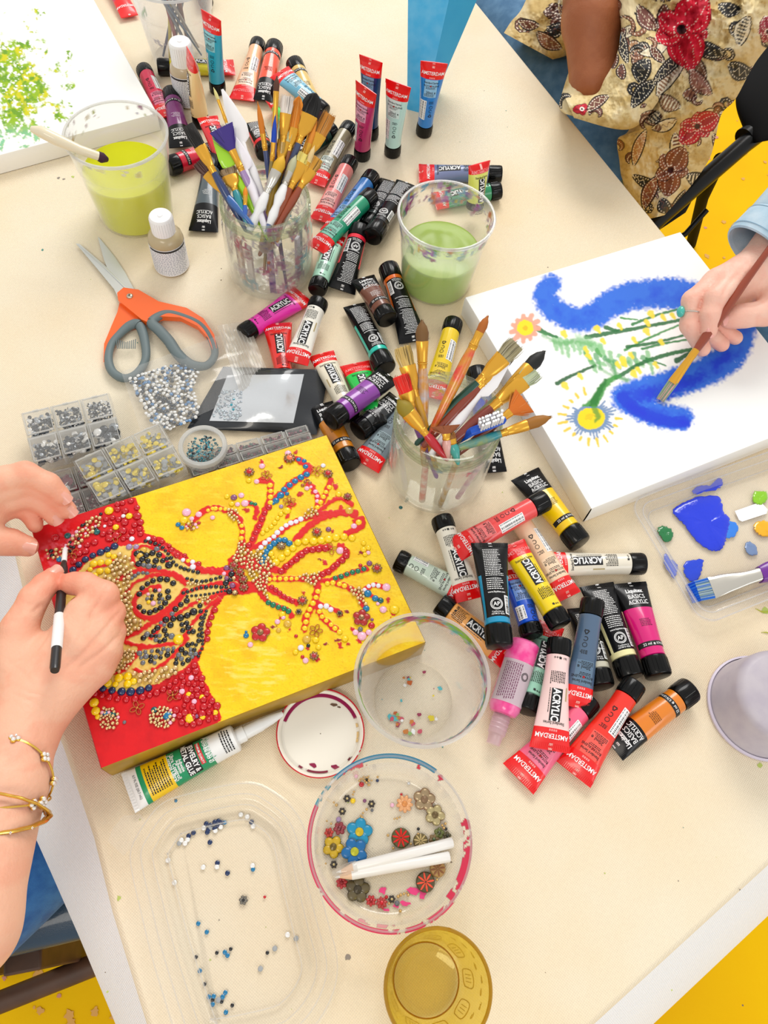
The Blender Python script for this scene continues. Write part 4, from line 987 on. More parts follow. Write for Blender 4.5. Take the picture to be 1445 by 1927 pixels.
# coloured sticks standing in the stained jar, seen through the glass
stk = [((437, 440), (216, 196, 160)), ((452, 452), (150, 70, 50)), ((470, 460), (180, 110, 60)), ((488, 462), (235, 228, 220)), ((506, 458), (50, 60, 140)), ((524, 452), (196, 186, 216)), ((542, 446), (60, 120, 130)), ((558, 436), (170, 180, 160))]
for i, (p, c) in enumerate(stk):
    k = W(p[0], p[1], .060); v = Vector((k.x-cJ1.x, k.y-cJ1.y, 0)); v = v.normalized()*.040; a0 = Vector((cJ1.x, cJ1.y, TZ+.008))+v*.93; a1 = Vector((cJ1.x, cJ1.y, TZ+.075))+v*.96
    b = MB(); t_ = (a1-a0).normalized(); n_ = v.normalized(); s_ = t_.cross(n_)
    R_ = Matrix((s_, n_, t_)).transposed(); b.box((a0+a1)/2, (.0075, .0035, (a1-a0).length), hmat(c, (225, 220, 215)), R=R_)
    nm = {0: 'tan', 1: 'red-brown', 2: 'orange-brown', 3: 'white', 4: 'dark blue', 5: 'lilac', 6: 'teal', 7: 'sage'}[i]
    tag(b.build('craft_stick'), nm + ' paint-stained stick standing inside the stained jar, seen through its wall', 'stick', 'sticks in the stained jar')
for i, (p, c, nm, r) in enumerate([((772, 880), (236, 236, 232), 'white', .006), ((806, 900), (226, 80, 60), 'red', .0035), ((836, 905), (222, 170, 30), 'ochre', .006), ((868, 900), (200, 120, 190), 'lilac', .0028)]):
    k = W(p[0], p[1], .045); v = Vector((k.x-cJ2.x, k.y-cJ2.y, 0)).normalized()*.037; a0 = Vector((cJ2.x, cJ2.y, TZ+.008))+v; a1 = Vector((cJ2.x, cJ2.y, TZ+.082))+v*.85+Vector((.012*(i-1.5), 0, 0))
    b = MB(); b.tube([a0, (a0+a1)/2, a1], [r, r, r*.9], hmat(c, (240, 240, 230)), 12, flat=.5 if i in (0, 2) else 1)
    tag(b.build('craft_stick'), nm + ' stick standing inside the clear jar, seen through its front', 'stick', 'sticks in the clear jar')
# metal tools in the top cup
cT = W(318, -45, .112)
for i in range(9):
    a = i*.7+.3; p0 = Vector((cT.x+math.cos(a+2.6)*.028, cT.y+math.sin(a+2.6)*.028, TZ+.006)); p1 = Vector((cT.x+math.cos(a)*.036, cT.y+math.sin(a)*.036, TZ+.135))
    c = [(130, 140, 150), (70, 90, 120), (200, 180, 60), (150, 70, 70), (120, 130, 140), (80, 110, 140), (170, 170, 175), (110, 60, 60), (90, 100, 120)][i]
    b = MB(); b.tube([p0, p0.lerp(p1, .5), p1], [.002, .0032, .0045], mat('tool_%d' % i, c, rough=.3, metal=.3), 10, flat=.6)
    tag(b.build('modelling_tool'), ['grey', 'navy', 'mustard', 'maroon', 'steel grey', 'slate blue', 'silver', 'dark red', 'blue-black'][i] + ' slim tool standing in the frosted cup at the top edge', 'tool', 'tools in the frosted cup')
# white handle resting in the yellow-green cup
b = MB(); th = thing('spreader_brush', W(70, 250, .12), 'cream handled brush resting across the rim of the yellow-green cup', 'paintbrush')
p = [W(60, 243, .135), W(75, 247, .135), W(105, 262, .128), W(150, 282, .118), W(185, 294, .108)]
b.tube(p, [.0035, .0062, .0065, .0052, .0048], mat('cream_handle', (238, 226, 196), rough=.25, coat=.4), 16); b.build('handle', th)
b = MB(); b.tube([W(184, 293, .108), W(192, 297, .105), W(201, 300, .100)], [.0052, .0058, .003], mat('purple_bristle', (60, 24, 50), rough=.7), 12); b.build('bristles', th)
# ================================================================ canvases
def canvas_grid(A, B, D, z, step, Cc=None):
    """corners as pixels at height z: A origin, B along u, D along v -> world grid of the top face"""
    a, b, d = [np.array(W(*q, z)) for q in (A, B, D)]
    nu = int(np.linalg.norm(b-a)/step); nv = int(np.linalg.norm(d-a)/step)
    u = np.linspace(0, 1, nu+1); v = np.linspace(0, 1, nv+1)
    P = a+u[:, None, None]*(b-a)+v[None, :, None]*(d-a)
    if Cc is not None: P = P+(u[:, None]*v[None, :])[..., None]*(np.array(W(*Cc, z))-(b+d-a))
    return P, (a, b, d)
def canvas_sides(mb, a, b, d, h, msides, cc=None):
    c = b+d-a if cc is None else cc; dn = np.array([0, 0, -h]); cs = [a, b, c, d]; ctr = (a+c)/2
    for i in range(4):
        p, q = cs[i], cs[(i+1) % 4]; rows = []
        for k, (dz, off) in enumerate([(0, 0), (.0012, .0008), (.5*h, .0011), (h-.001, .0009), (h, -.0004)]):
            row = []
            for t in np.linspace(0, 1, 24):
                x = p+(q-p)*t; o = x-ctr; e = q-p; nrm = np.array([e[1], -e[0], 0]); nrm /= np.linalg.norm(nrm)
                if nrm @ (p-ctr) < 0: nrm = -nrm
                row.append(x+nrm*off+np.array([0, 0, -dz]))
            rows.append(row)
        R = np.array(rows); e = q-p
        fl_ = np.cross(e, dn) @ (p+q-2*ctr) < 0
        mb.grid(R if fl_ else R[:, ::-1], msides[i])
    mb.add([x+dn for x in cs], [(0, 1, 2, 3)], msides[0], False)
M_CANV = mat('canvas_white', (255, 254, 250), rough=.7, vcol=True, bump=(900, .25, .0004))
M_CANVS = mat('canvas_side', (252, 248, 240), rough=.7, bump=(700, .25, .0004))

# ---- golden mosaic canvas
zg = .037
P, (ga, gb, gd) = canvas_grid((60, 996), (614, 819), (191, 1445), zg, .00078, (800, 1208))
Q = proj(P.reshape(-1, 3)).reshape(P.shape[:2]+(2,))
n1 = fbm(Q, 40, 1); n2 = fbm(Q, 7, 2); n3 = fbm(Q*np.array([.25, 1.]), 6, 3); n4 = vnoise(Q, 1.6, 8)
C = np.zeros(Q.shape[:2]+(3,))+np.array(rgb(252, 212, 16))
C = over(C, np.clip((n1-.45)*2.2, 0, .6), (240, 180, 4)); C = over(C, np.clip((n3-.55)*2.5, 0, .55), (255, 226, 60)); C = over(C, np.clip((n4-.62)*1.5, 0, .4), (216, 158, 10))
C = over(C, np.clip((n3-.52)*3, 0, .8)*inpoly(Q, [(440, 1130), (520, 1180), (560, 1290), (440, 1330), (400, 1180)]), (255, 226, 110))
red_edge = [(20, 960), (255, 936), (264, 975), (272, 1002), (300, 1011), (328, 1030), (361, 1055), (385, 1068), (430, 1066), (462, 1085), (455, 1118), (425, 1120), (408, 1141), (396, 1169), (388, 1207), (373, 1246), (383, 1278), (399, 1307), (411, 1330), (416, 1353), (300, 1500), (120, 1500)]
Qj = Q+(np.stack([fbm(Q, 9, 11), fbm(Q, 9, 12)], -1)-.5)*7
mr_ = inpoly(Qj, red_edge); C = over(C, mr_*1., (226, 16, 26)); C = over(C, mr_*np.clip((n1-.5)*3, 0, .6), (200, 8, 22))
# brushed-back patch in the upper left corner of the red
C = over(C, np.clip(1-dline(Q, [(95, 1045), (130, 1015)])[0]/38, 0, 1)*np.clip((n2-.45)*4, 0, 1)*.7, (255, 120, 140))
mand = [(150, 1288), (112, 1200), (122, 1110), (165, 1056), (222, 1028), (275, 1023), (330, 1047), (375, 1078), (430, 1084), (452, 1100), (425, 1108), (400, 1136), (388, 1180), (381, 1215), (350, 1255), (300, 1285), (240, 1302), (190, 1294)]
mm = inpoly(Qj, mand); C = over(C, mm*1., (240, 206, 110)); C = over(C, mm*np.clip((n2-.5)*3, 0, .8), (226, 176, 70))
RED_L = [([(254, 1033), (250, 1058), (275, 1075), (303, 1075), (331, 1086), (350, 1100)], 3.5), ([(300, 1028), (340, 1050), (380, 1072)], 4), ([(256, 1033), (275, 1028), (300, 1040), (318, 1062)], 3), ([(217, 1094), (245, 1080), (272, 1072), (317, 1077), (350, 1092)], 4),
  ([(349, 1111), (330, 1134), (311, 1150), (289, 1163), (267, 1160), (253, 1144), (256, 1124), (278, 1110), (300, 1104)], 5.5), ([(234, 1124), (250, 1100), (289, 1083), (320, 1084)], 3.5), ([(346, 1119), (317, 1158), (284, 1174), (256, 1191), (228, 1205)], 4.5), ([(374, 1130), (339, 1152), (306, 1174), (284, 1202)], 3.5),
  ([(233, 1208), (271, 1217), (306, 1215), (341, 1205), (361, 1176), (382, 1152), (410, 1128)], 4), ([(265, 1220), (248, 1246), (230, 1263), (207, 1266), (180, 1256)], 4), ([(353, 1202), (329, 1231), (300, 1255), (274, 1266), (254, 1260)], 3.5), ([(380, 1075), (430, 1078), (455, 1082)], 5), ([(360, 1112), (410, 1098), (450, 1100)], 4), ([(386, 1136), (420, 1112), (455, 1112)], 4),
  ([(150, 1090), (170, 1072), (200, 1062), (217, 1050)], 3)]
RED_R = [([(436, 1060), (450, 1036), (456, 1011), (453, 983), (440, 966), (420, 960), (400, 957), (380, 964), (366, 978)], 5.5), ([(466, 1040), (483, 1000), (494, 975), (505, 950), (522, 936), (551, 909), (583, 886), (574, 875), (560, 864)], 6.5), ([(507, 945), (509, 911), (490, 905)], 6), ([(480, 975), (484, 960), (478, 950), (464, 946)], 4.5),
  ([(480, 1030), (511, 1014), (549, 986), (590, 972), (636, 965), (668, 970)], 5.5), ([(596, 965), (610, 955), (635, 938), (663, 950)], 4), ([(556, 1016), (580, 992), (608, 975), (640, 966), (668, 966)], 6), ([(640, 967), (642, 955)], 3.5), ([(596, 958), (598, 940), (590, 920), (580, 912)], 5), ([(606, 945), (622, 905)], 5.5),
  ([(540, 975), (545, 955), (555, 950)], 3.5), ([(652, 1004), (668, 998), (682, 990), (680, 978), (668, 982)], 6), ([(500, 1062), (527, 1075), (551, 1056), (580, 1036), (618, 1030)], 6.5), ([(641, 1028), (652, 1040), (640, 1055), (619, 1075), (590, 1088)], 6), ([(505, 1090), (560, 1090), (600, 1092), (652, 1104), (676, 1122), (684, 1140)], 5.5), ([(620, 1094), (650, 1082), (690, 1070)], 5),
  ([(598, 1096), (592, 1130), (577, 1160), (573, 1184)], 6.5), ([(594, 1128), (604, 1160), (634, 1187)], 5.5), ([(596, 1135), (615, 1142), (640, 1152)], 4.5), ([(500, 1104), (530, 1122), (560, 1135)], 6), ([(490, 1115), (505, 1134), (541, 1149), (549, 1160)], 5), ([(684, 1112), (700, 1102), (728, 1106)], 5), ([(692, 1118), (716, 1130)], 4), ([(440, 1058), (470, 1060), (500, 1070), (490, 1100), (455, 1108)], 12)]
SPL = [(538, 868), (556, 852), (528, 880), (493, 870), (500, 888), (575, 905), (590, 925), (565, 930), (545, 945), (630, 915), (625, 1000), (600, 1052), (612, 1060), (572, 1115), (680, 1040), (688, 1035), (730, 1130), (722, 1150), (738, 1155), (640, 1158), (652, 1152), (665, 1185), (690, 1190), (698, 1180), (675, 1205), (655, 1212), (636, 1205), (640, 1215), (580, 1222), (612, 1212), (598, 1240), (527, 1165), (515, 1180), (545, 1185), (464, 960), (363, 985), (352, 990)]
Hh = np.zeros(Q.shape[:2])
Qk = Q+(np.stack([vnoise(Q, 5, 21), vnoise(Q, 5, 22)], -1)-.5)*4
for pts, w in RED_L+RED_R:
    lo = np.min(np.array(pts), 0)-w*3; hi = np.max(np.array(pts), 0)+w*3
    sub = (Q[..., 0] > lo[0]) & (Q[..., 0] < hi[0]) & (Q[..., 1] > lo[1]) & (Q[..., 1] < hi[1])
    d, t = dline(Qk[sub], catmull(pts, 4)); m = sstep(w+1.2, w-.6, d); c0 = C[sub]; c0 = over(c0, m*.4*(d > w*.9), (150, 60, 20)); c0 = over(c0, sstep(w+.6, w-.6, d), (222, 22, 22)); C[sub] = c0; Hh[sub] = np.maximum(Hh[sub], m*.0009)
for i, p in enumerate(SPL):
    sub = np.linalg.norm(Q-np.array(p), axis=-1) < 14
    r = np.linalg.norm((Q[sub]-np.array(p))*np.array([1, .8+.6*(i % 3)/2]), axis=-1)+(fbm(Q[sub], 5, i)-.5)*13; m = sstep(4.6, 3.6, r)
    C[sub] = over(C[sub], m, [(212, 30, 40), (200, 40, 30), (150, 30, 40)][i % 3]); Hh[sub] = np.maximum(Hh[sub], m*.0007)
P = P.copy(); P[..., 2] += Hh+(n4-.5)*.00012
gcv = thing('mosaic_canvas', ((ga+gb+gd)/3)[:2].tolist()+[TZ], 'gold and red box canvas with a jewelled mosaic tree, left of the clear cup', 'canvas')
b = MB(); M_GOLDTOP = mat('gold_paint', (250, 206, 20), rough=.42, vcol=True, bump=(1500, .3, .0003), spec=.4)
b.grid(P[:, ::-1] if np.cross(gb-ga, gd-ga)[2] > 0 else P, M_GOLDTOP, True, (C[:, ::-1] if np.cross(gb-ga, gd-ga)[2] > 0 else C).reshape(-1, 3))
gs = mat('gold_shaded_side', (196, 154, 40), rough=.38, metal=.25, bump=(600, .3, .0004), noise=(26, .6, (150, 120, 50))); rs_ = mat('red_side', (214, 16, 30), rough=.5, bump=(600, .3, .0004))  # gold sides darker and browner than the top: shade put into the colour
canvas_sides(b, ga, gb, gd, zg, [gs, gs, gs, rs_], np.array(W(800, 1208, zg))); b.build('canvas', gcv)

GEMC = {'y': (255, 214, 0), 'b': (0, 120, 170), 'n': (16, 44, 90), 'k': (16, 16, 19), 'g': (0, 120, 80), 'r': (200, 4, 26), 'p': (250, 190, 214), 'w': (240, 236, 246), 'o': (232, 196, 136), 'v': (140, 80, 120), 't': (0, 96, 96), 'l': (170, 140, 180), 'c': (170, 90, 40), 's': (222, 222, 220), 'gy': (110, 112, 118), 'a': (226, 180, 60)}
def gmat(k): return mat('gem_'+k, GEMC[k], rough=.14 if k != 'y' else .3, coat=.5, metal=.25 if k in 'os' else 0.)
def gem_geom(mb, c, r, m, hgt=.5, rot=0., n=9, tilt=None):
    c = np.array(c, float); rings = []
    for rr, z in ((1, 0), (1, .12), (.78, .62), (.45, 1)):
        th_ = np.linspace(0, 2*math.pi, n, endpoint=False)+rot
        q = np.stack([np.cos(th_)*r*rr, np.sin(th_)*r*rr, np.full(n, z*r*hgt)], 1)
        if tilt is not None: q = q @ tilt.T
        rings.append(c+q)
    mb.loft(rings, m, False, True, False)
def gem_bead(mb, c, r, m): mb.sphere(c, r, m, 7, 4)
GEMS = []       # (x, y, radius px, colour)
rg_ = random.Random(77)
def chain(pts, r, c, gap=1.05, jit=.25):
    pp = catmull(pts, 10) if len(pts) > 2 else np.array([np.array(pts[0])+(np.array(pts[1])-np.array(pts[0]))*t for t in np.linspace(0, 1, 30)])
    acc = 0; last = pp[0]; GEMS.append((*pp[0], r, c if len(c) < 3 else rg_.choice(c)))
    for q in pp[1:]:
        acc += np.linalg.norm(q-last); last = q
        if acc >= 2*r*gap:
            GEMS.append((q[0]+rg_.uniform(-jit, jit), q[1]+rg_.uniform(-jit, jit), r*rg_.uniform(.88, 1.1), c)); acc = 0
def fillp(poly, r, cs, n, mind=None, var=.25):
    poly = np.array(poly, float); lo, hi = poly.min(0), poly.max(0); k = 0; t = 0; mine = []
    while k < n and t < n*30:
        t += 1; q = np.array([rg_.uniform(lo[0], hi[0]), rg_.uniform(lo[1], hi[1])])
        if not inpoly(q, poly): continue
        rr = r*rg_.uniform(1-var, 1+var)
        if all((q[0]-g[0])**2+(q[1]-g[1])**2 > ((rr+g[2])*.88)**2 for g in GEMS if abs(g[0]-q[0]) < 30 and abs(g[1]-q[1]) < 30):
            GEMS.append((q[0], q[1], rr, rg_.choice(cs))); k += 1
def ell(cx, cy, a, b_, n=12): return [(cx+a*math.cos(t), cy+b_*math.sin(t)) for t in np.linspace(0, 6.28, n, endpoint=False)]
# mandala
chain([(137, 1072), (163, 1051), (192, 1038), (222, 1025)], 6.6, 'n'); chain([(159, 1279), (190, 1294), (225, 1301), (260, 1300), (295, 1289)], 7.2, 'n', 1.16)
chain([(243, 1029), (257, 1029)], 6, 'l'); fillp([(165, 1085), (172, 1062), (205, 1040), (216, 1048), (205, 1078), (180, 1085)], 6.5, ['y'], 12)
fillp(ell(226, 1064, 24, 22), 4.4, ['o'], 46); fillp([(195, 1085), (250, 1080), (245, 1110), (250, 1160), (228, 1140), (222, 1100)], 4.2, ['o'], 40)
fillp([(228, 1150), (262, 1165), (268, 1180), (240, 1196), (228, 1190)], 4, ['o'], 34); fillp([(255, 1040), (300, 1030), (322, 1062), (290, 1072), (262, 1066)], 5.6, ['k', 'k', 'gy', 'k'], 18)
chain([(274, 1018), (300, 1026), (318, 1044), (330, 1062), (352, 1072), (378, 1078)], 3.8, 'k', .98); chain([(270, 1035), (262, 1048)], 6, 'a'); fillp(ell(284, 1066, 8, 5), 5, ['y'], 1)
chain([(352, 1089), (380, 1094), (420, 1085)], 3.6, 'k', 1); chain([(345, 1116), (370, 1108), (400, 1104), (430, 1106)], 4, 'k', 1); chain([(352, 1122), (390, 1118), (425, 1112)], 2.8, 'k', 1)
fillp(ell(365, 1097, 16, 5), 2.8, ['o'], 16); fillp(ell(384, 1128, 14, 7), 2.8, ['o', 'o', 'y'], 18)
chain([(262, 1118), (270, 1104), (290, 1092), (312, 1090), (330, 1100), (336, 1102)], 5.6, 'k'); chain([(262, 1142), (275, 1153), (292, 1148), (306, 1140), (318, 1120), (312, 1108)], 5.2, 'k'); fillp(ell(290, 1122, 18, 14), 4.2, ['y', 'gy', 'k', 'p', 'a', 'k'], 14)
chain([(248, 1088), (262, 1078), (278, 1079)], 3.6, 'gy'); chain([(330, 1146), (345, 1134), (358, 1126)], 5.6, 'k'); chain([(312, 1166), (342, 1162), (360, 1154), (370, 1146)], 6.4, 'k')
fillp([(268, 1200), (290, 1178), (330, 1150), (338, 1165), (310, 1190), (330, 1196), (300, 1208)], 4.8, ['k', 'gy', 'k'], 30); fillp(ell(352, 1182, 14, 12), 5, ['k'], 6); fillp(ell(335, 1200, 8, 7), 8.5, ['y'], 1)
fillp(ell(354, 1184, 9, 10), 3, ['o'], 12); chain([(376, 1140), (379, 1165), (374, 1195), (374, 1210)], 4.6, 'k'); chain([(388, 1150), (380, 1180), (381, 1215), (372, 1238)], 3, 'k')
fillp([(262, 1228), (300, 1222), (330, 1212), (325, 1228), (290, 1248), (266, 1248)], 4.4, ['gy', 'k', 'gy'], 26); fillp([(345, 1215), (372, 1200), (368, 1232), (345, 1250), (325, 1248)], 4.4, ['gy', 'k'], 22)
fillp([(235, 1225), (262, 1222), (240, 1258), (215, 1268), (195, 1262)], 3.6, ['o'], 46); fillp([(252, 1268), (300, 1262), (340, 1248), (330, 1268), (290, 1284), (260, 1282)], 4.6, ['o'], 40); fillp([(175, 1266), (200, 1272), (238, 1255), (246, 1275), (258, 1288), (215, 1292), (180, 1282)], 7.4, ['y'], 14)
# red blocks
fillp([(88, 1052), (85, 1035), (120, 1030), (150, 990), (190, 966), (188, 992), (162, 1012), (120, 1050)], 3.3, ['o']*9+['p', 'k'], 130); GEMS += [(127, 1008, 6, 't'), (182, 1001, 6.2, 't'), (112, 1052, 6, 'b'), (104, 1012, 7, 'r'), (205, 961, 8, 'y'), (243, 971, 6.2, 'y'), (218, 992, 5.8, 'y'), (232, 971, 4, 'w'), (150, 1028, 3.6, 'p'), (248, 1014, 5, 'w'), (197, 990, 3, 'w')]
fillp([(186, 968), (215, 948), (254, 940), (263, 975), (272, 1004), (225, 1016), (190, 1012), (160, 1040), (132, 1062), (142, 1040), (178, 1008)], 6.4, ['r'], 62); fillp([(255, 1005), (305, 1018), (345, 1042), (385, 1064), (370, 1072), (320, 1040)], 5, ['r', 'r', 'r', 'w', 'y'], 22)
chain([(165, 1302), (205, 1312), (245, 1316), (290, 1305), (330, 1282), (365, 1252)], 6.2, 'r', 1.05); chain([(404, 1148), (396, 1165), (391, 1185), (390, 1205)], 6, 'r')
fillp([(310, 1300), (345, 1276), (372, 1254), (386, 1290), (412, 1334), (408, 1350), (345, 1368), (322, 1340), (345, 1320)], 6.0, ['r']*14+['p'], 74); fillp(ell(205, 1352, 19, 22), 3.1, ['o']*6+['p'], 76); fillp(ell(305, 1350, 24, 20), 3.1, ['o']*6+['p'], 86)
GEMS += [(177, 1322, 8.5, 'y'), (180, 1338, 8, 'y'), (184, 1349, 5, 'y'), (199, 1343, 5, 'b'), (212, 1345, 6, 't'), (290, 1336, 6, 't'), (315, 1347, 8, 'b'), (355, 1307, 5, 'y'), (380, 1312, 5, 'y'), (357, 1352, 8.5, 'y'), (381, 1349, 5.4, 'y'), (405, 1341, 5.2, 'y'), (372, 1296, 4, 'p'), (369, 1262, 4.5, 'p'), (234, 1359, 3.4, 'gy'), (370, 1348, 4, 'v')]
# branches
fillp([(436, 1056), (452, 1030), (470, 1036), (500, 1038), (516, 1062), (505, 1085), (498, 1112), (478, 1098), (462, 1066)], 3.4, ['o'], 120); fillp(ell(429, 1088, 12, 26), 5, ['v', 'v', 'p', 'o', 'k'], 22); fillp([(428, 956), (446, 962), (452, 985), (440, 980), (426, 966)], 2.9, ['o'], 30)
chain([(454, 1013), (456, 996), (453, 982)], 5, 'y'); chain([(400, 957), (385, 963)], 4, 'y'); chain([(424, 958), (405, 957)], 4.3, 'y'); fillp([(450, 1020), (460, 1020), (462, 1036), (446, 1044)], 3, ['o'], 14); GEMS += [(351, 964, 8, 'p'), (346, 979, 7.5, 'y'), (335, 987, 4.6, 'b'), (342, 993, 4.6, 'b'), (361, 976, 4.5, 'p'), (374, 984, 3.5, 'r'), (400, 974, 4.4, 'p'), (374, 968, 6, 'p')]
fillp(ell(362, 990, 13, 8), 3, ['o', 'p', 'c'], 14)
chain([(468, 1026), (483, 1000), (493, 978), (500, 962), (508, 952)], 6, 'r'); chain([(514, 947), (498+20, 942), (510+18, 932)], 3.5, 'b'); chain([(519, 942), (528, 932), (536, 920), (551, 909), (560, 901), (572, 896), (583, 889)], 6.2, 'b', .98); chain([(575, 878), (573, 868), (562, 865)], 5, 'b'); chain([(509, 946), (509, 934), (509, 922), (508, 912)], 5.4, 'y', .95)
GEMS += [(493, 877, 5.5, 'p'), (483, 906, 5, 'p'), (468, 904, 5, 'y'), (461, 947, 6.8, 'p'), (454, 932, 5.4, 'p'), (447, 949, 4.6, 'p'), (440, 936, 6, 'v'), (427, 934, 5, 'y'), (436, 948, 5, 'y'), (473, 947, 4, 'g'), (480, 949, 4, 'g'), (542, 853, 6, 'p'), (608, 876, 4.5, 'w'), (529, 953, 4, 'l'), (540, 929, 4, 'b')]
chain([(494, 1003), (503, 996), (513, 988), (520, 978), (527, 968), (538, 961)], 4.6, 'y'); chain([(491, 1030), (502, 1018), (513, 1012), (524, 1000), (534, 992), (545, 985), (556, 982), (566, 977)], 5, 'w', .98); fillp([(566, 975), (585, 955), (602, 966), (585, 976)], 3, ['o'], 30)
chain([(597, 955), (606, 940), (612, 928), (619, 918), (622, 909)], 4.8, 'y'); chain([(597, 943), (596, 930), (590, 920)], 4, 'p'); fillp(ell(578, 912, 9, 8), 3.8, ['p', 'o', 'c'], 8); GEMS += [(540, 961, 7, 'y'), (637, 930, 5.6, 'y'), (657, 961, 7.4, 'a'), (666, 990, 5.6, 'p'), (675, 983, 5.8, 'y'), (618, 996, 5, 'v')]
chain([(519, 1058), (531, 1048), (543, 1038), (556, 1027), (564, 1018), (580, 1019), (600, 1017), (620, 1014), (640, 1010), (657, 1011), (673, 1014)], 7.2, 'y', .95); chain([(684, 1022), (693, 1031), (684, 1047)], 4.6, 'y', 1.3); GEMS += [(684, 1034, 5.5, 'y'), (693, 1040, 4, 'p')]
chain([(493, 1058), (498, 1048), (504, 1034), (519, 1020), (534, 1016), (546, 1024)], 5.8, 'b', .85); GEMS += [(500, 1050, 5, 'b'), (510, 1042, 5.5, 'y')]; fillp(ell(512, 1048, 7, 6), 4.5, ['y'], 3)
chain([(529, 1075), (541, 1064), (552, 1056), (562, 1050), (573, 1038), (590, 1034), (612, 1032)], 6.6, 'r', .85); chain([(650, 1036), (652, 1045), (641, 1057), (628, 1066), (618, 1076), (604, 1082)], 6, 'r', .85); GEMS += [(640, 1036, 7, 'p')]
chain([(507, 1090), (525, 1089), (543, 1089), (558, 1089)], 4.6, 'y'); fillp([(560, 1088), (575, 1080), (612, 1076), (605, 1092), (590, 1102)], 3.2, ['o'], 44); chain([(631, 1088), (645, 1084), (660, 1078), (675, 1074), (689, 1069)], 4.9, 'g'); GEMS += [(695, 1060, 5.2, 'v'), (678, 1064, 3.6, 'r')]
chain([(616, 1098), (632, 1097), (653, 1104)], 4.8, 'y'); fillp([(655, 1104), (680, 1106), (690, 1140), (676, 1136), (664, 1116)], 3.2, ['o'], 34); chain([(686, 1110), (698, 1101), (712, 1102)], 4.2, 'w'); GEMS += [(727, 1105, 7.4, 'p'), (692, 1117, 7, 'b'), (706, 1126, 6, 'b'), (716, 1130, 5.6, 't'), (711, 1136, 3.4, 'p'), (721, 1147, 6.4, 'p'), (742, 1147, 8.6, 'y'), (689, 1145, 6, 'b'), (669, 1190, 5.5, 'p'), (681, 1197, 8.2, 'p'), (694, 1190, 5.6, 'p'), (699, 1177, 6, 'r'), (678, 1184, 4.6, 'gy'), (700, 1166, 3, 'v')]
chain([(598, 1113), (594, 1126), (586, 1140), (578, 1158), (575, 1175), (573, 1184)], 5.2, 'y', 1.1); chain([(601, 1151), (608, 1163), (620, 1173), (634, 1186), (641, 1190)], 4.9, 'y', 1.05); chain([(603, 1141), (615, 1141), (624, 1148), (632, 1150)], 5, 'w'); GEMS += [(649, 1202, 6, 'y')]
chain([(511, 1105), (525, 1115), (540, 1126), (555, 1133)], 5, 'r', .9); chain([(505, 1134), (515, 1139), (528, 1144), (540, 1147), (548, 1158)], 5.2, 'g', .95); fillp([(478, 1098), (500, 1104), (505, 1130), (495, 1118)], 3, ['o'], 22)
GEMS += [(531, 1156, 6, 'y'), (522, 1170, 5, 'p'), (541, 1174, 7, 'a'), (524, 1186, 4.5, 'a'), (533, 1162, 4, 'p'), (463, 1196, 5, 'b'), (463, 1189, 2.6, 'b'), (471, 1213, 5, 'p'), (577, 1203, 7.5, 'a'), (566, 1219, 5.6, 'w'), (594, 1204, 6, 'y'), (580, 1215, 3.6, 'k'), (556, 1227, 5, 'y'), (599, 1218, 5, 'y'), (557, 1197, 3.4, 'r'), (569, 1236, 3.4, 'r'), (575, 1243, 5.4, 'p')]
GEMS.sort(key=lambda g: -g[2])
ztop = TZ+zg
def on_gold(x, y, dz=.0006): 
    p = W(x, y, zg+dz); return p
def k_at(x, y): return (W(x+1, y, zg)-W(x, y, zg)).length
small = MB(); nind = 0
CN = {'y': 'yellow', 'b': 'turquoise blue', 'n': 'navy', 'k': 'black', 'g': 'emerald green', 'r': 'red', 'p': 'pale pink', 'w': 'crystal clear', 'v': 'plum', 't': 'teal', 'l': 'lilac', 'a': 'amber', 'o': 'gold', 'gy': 'grey', 'c': 'copper', 's': 'silver'}
for x, y, r, c in GEMS:
    x, y, r = float(x), float(y), float(r)
    if x < 0: continue
    p = on_gold(x, y); R_ = r*k_at(x, y)*1.1
    if nind < 96:
        b = MB(); gem_geom(b, p, R_, gmat(c), .5, rg_.random()); o = b.build('rhinestone', gcv, origin=tuple(p)); o['label'] = CN[c]+' rhinestone'; nind += 1
    elif c in ('o',): gem_bead(small, (p.x, p.y, p.z+R_*.35), R_, gmat(c))
    else: gem_geom(small, p, R_, gmat(c), .5, rg_.random(), 8)
o = small.build('rhinestones', gcv); o['kind'] = 'stuff'
def flower_geom(mb, c, r, n, m, mc, hgt, rot=0., pet=.46, wheel=False, edge=None):
    c = np.array(c, float)
    if wheel:
        mb.lathe([(.0001, 0), (r*.96, 0), (r, hgt*.4), (r*.86, hgt*.85), (.0001, hgt)], c, edge or mc, 22)
        for i in range(n):
            a = rot+2*math.pi*i/n; e = np.array([math.cos(a), math.sin(a), 0]); f = np.array([-e[1], e[0], 0])
            mb.loft([[c+e*(r*q)+f*(r*w_*s)+np.array([0, 0, hgt*zz]) for s, zz in ((-1, z0*.9), (-.5, z0+.12), (.5, z0+.12), (1, z0*.9))] for q, w_, z0 in ((.1, .05, 1.0), (.5, .13, .98), (.82, .10, .9), (.92, .03, .8))], m, False, False, False, closed=False)
        return
    for i in range(n):
        a = rot+2*math.pi*i/n; q = c+np.array([math.cos(a), math.sin(a), 0])*r*.56+np.array([0, 0, hgt*.35])
        Rm = np.array([[math.cos(a), -math.sin(a), 0], [math.sin(a), math.cos(a), 0], [0, 0, 1]])
        mb.sphere(q, r*pet, m, 14, 6, (1.04, .90*5/max(n, 5)+.08, hgt/(r*pet)*.42), Rm)
        if edge: mb.lathe([(r*pet*.99, -hgt*.35), (r*pet*1.04, 0), (r*pet*.93, hgt*.12)], q, edge, 12)
    mb.lathe([(r*.4, 0), (r*.3, hgt*.9), (.0001, hgt*1.1)], c, mc, 12)
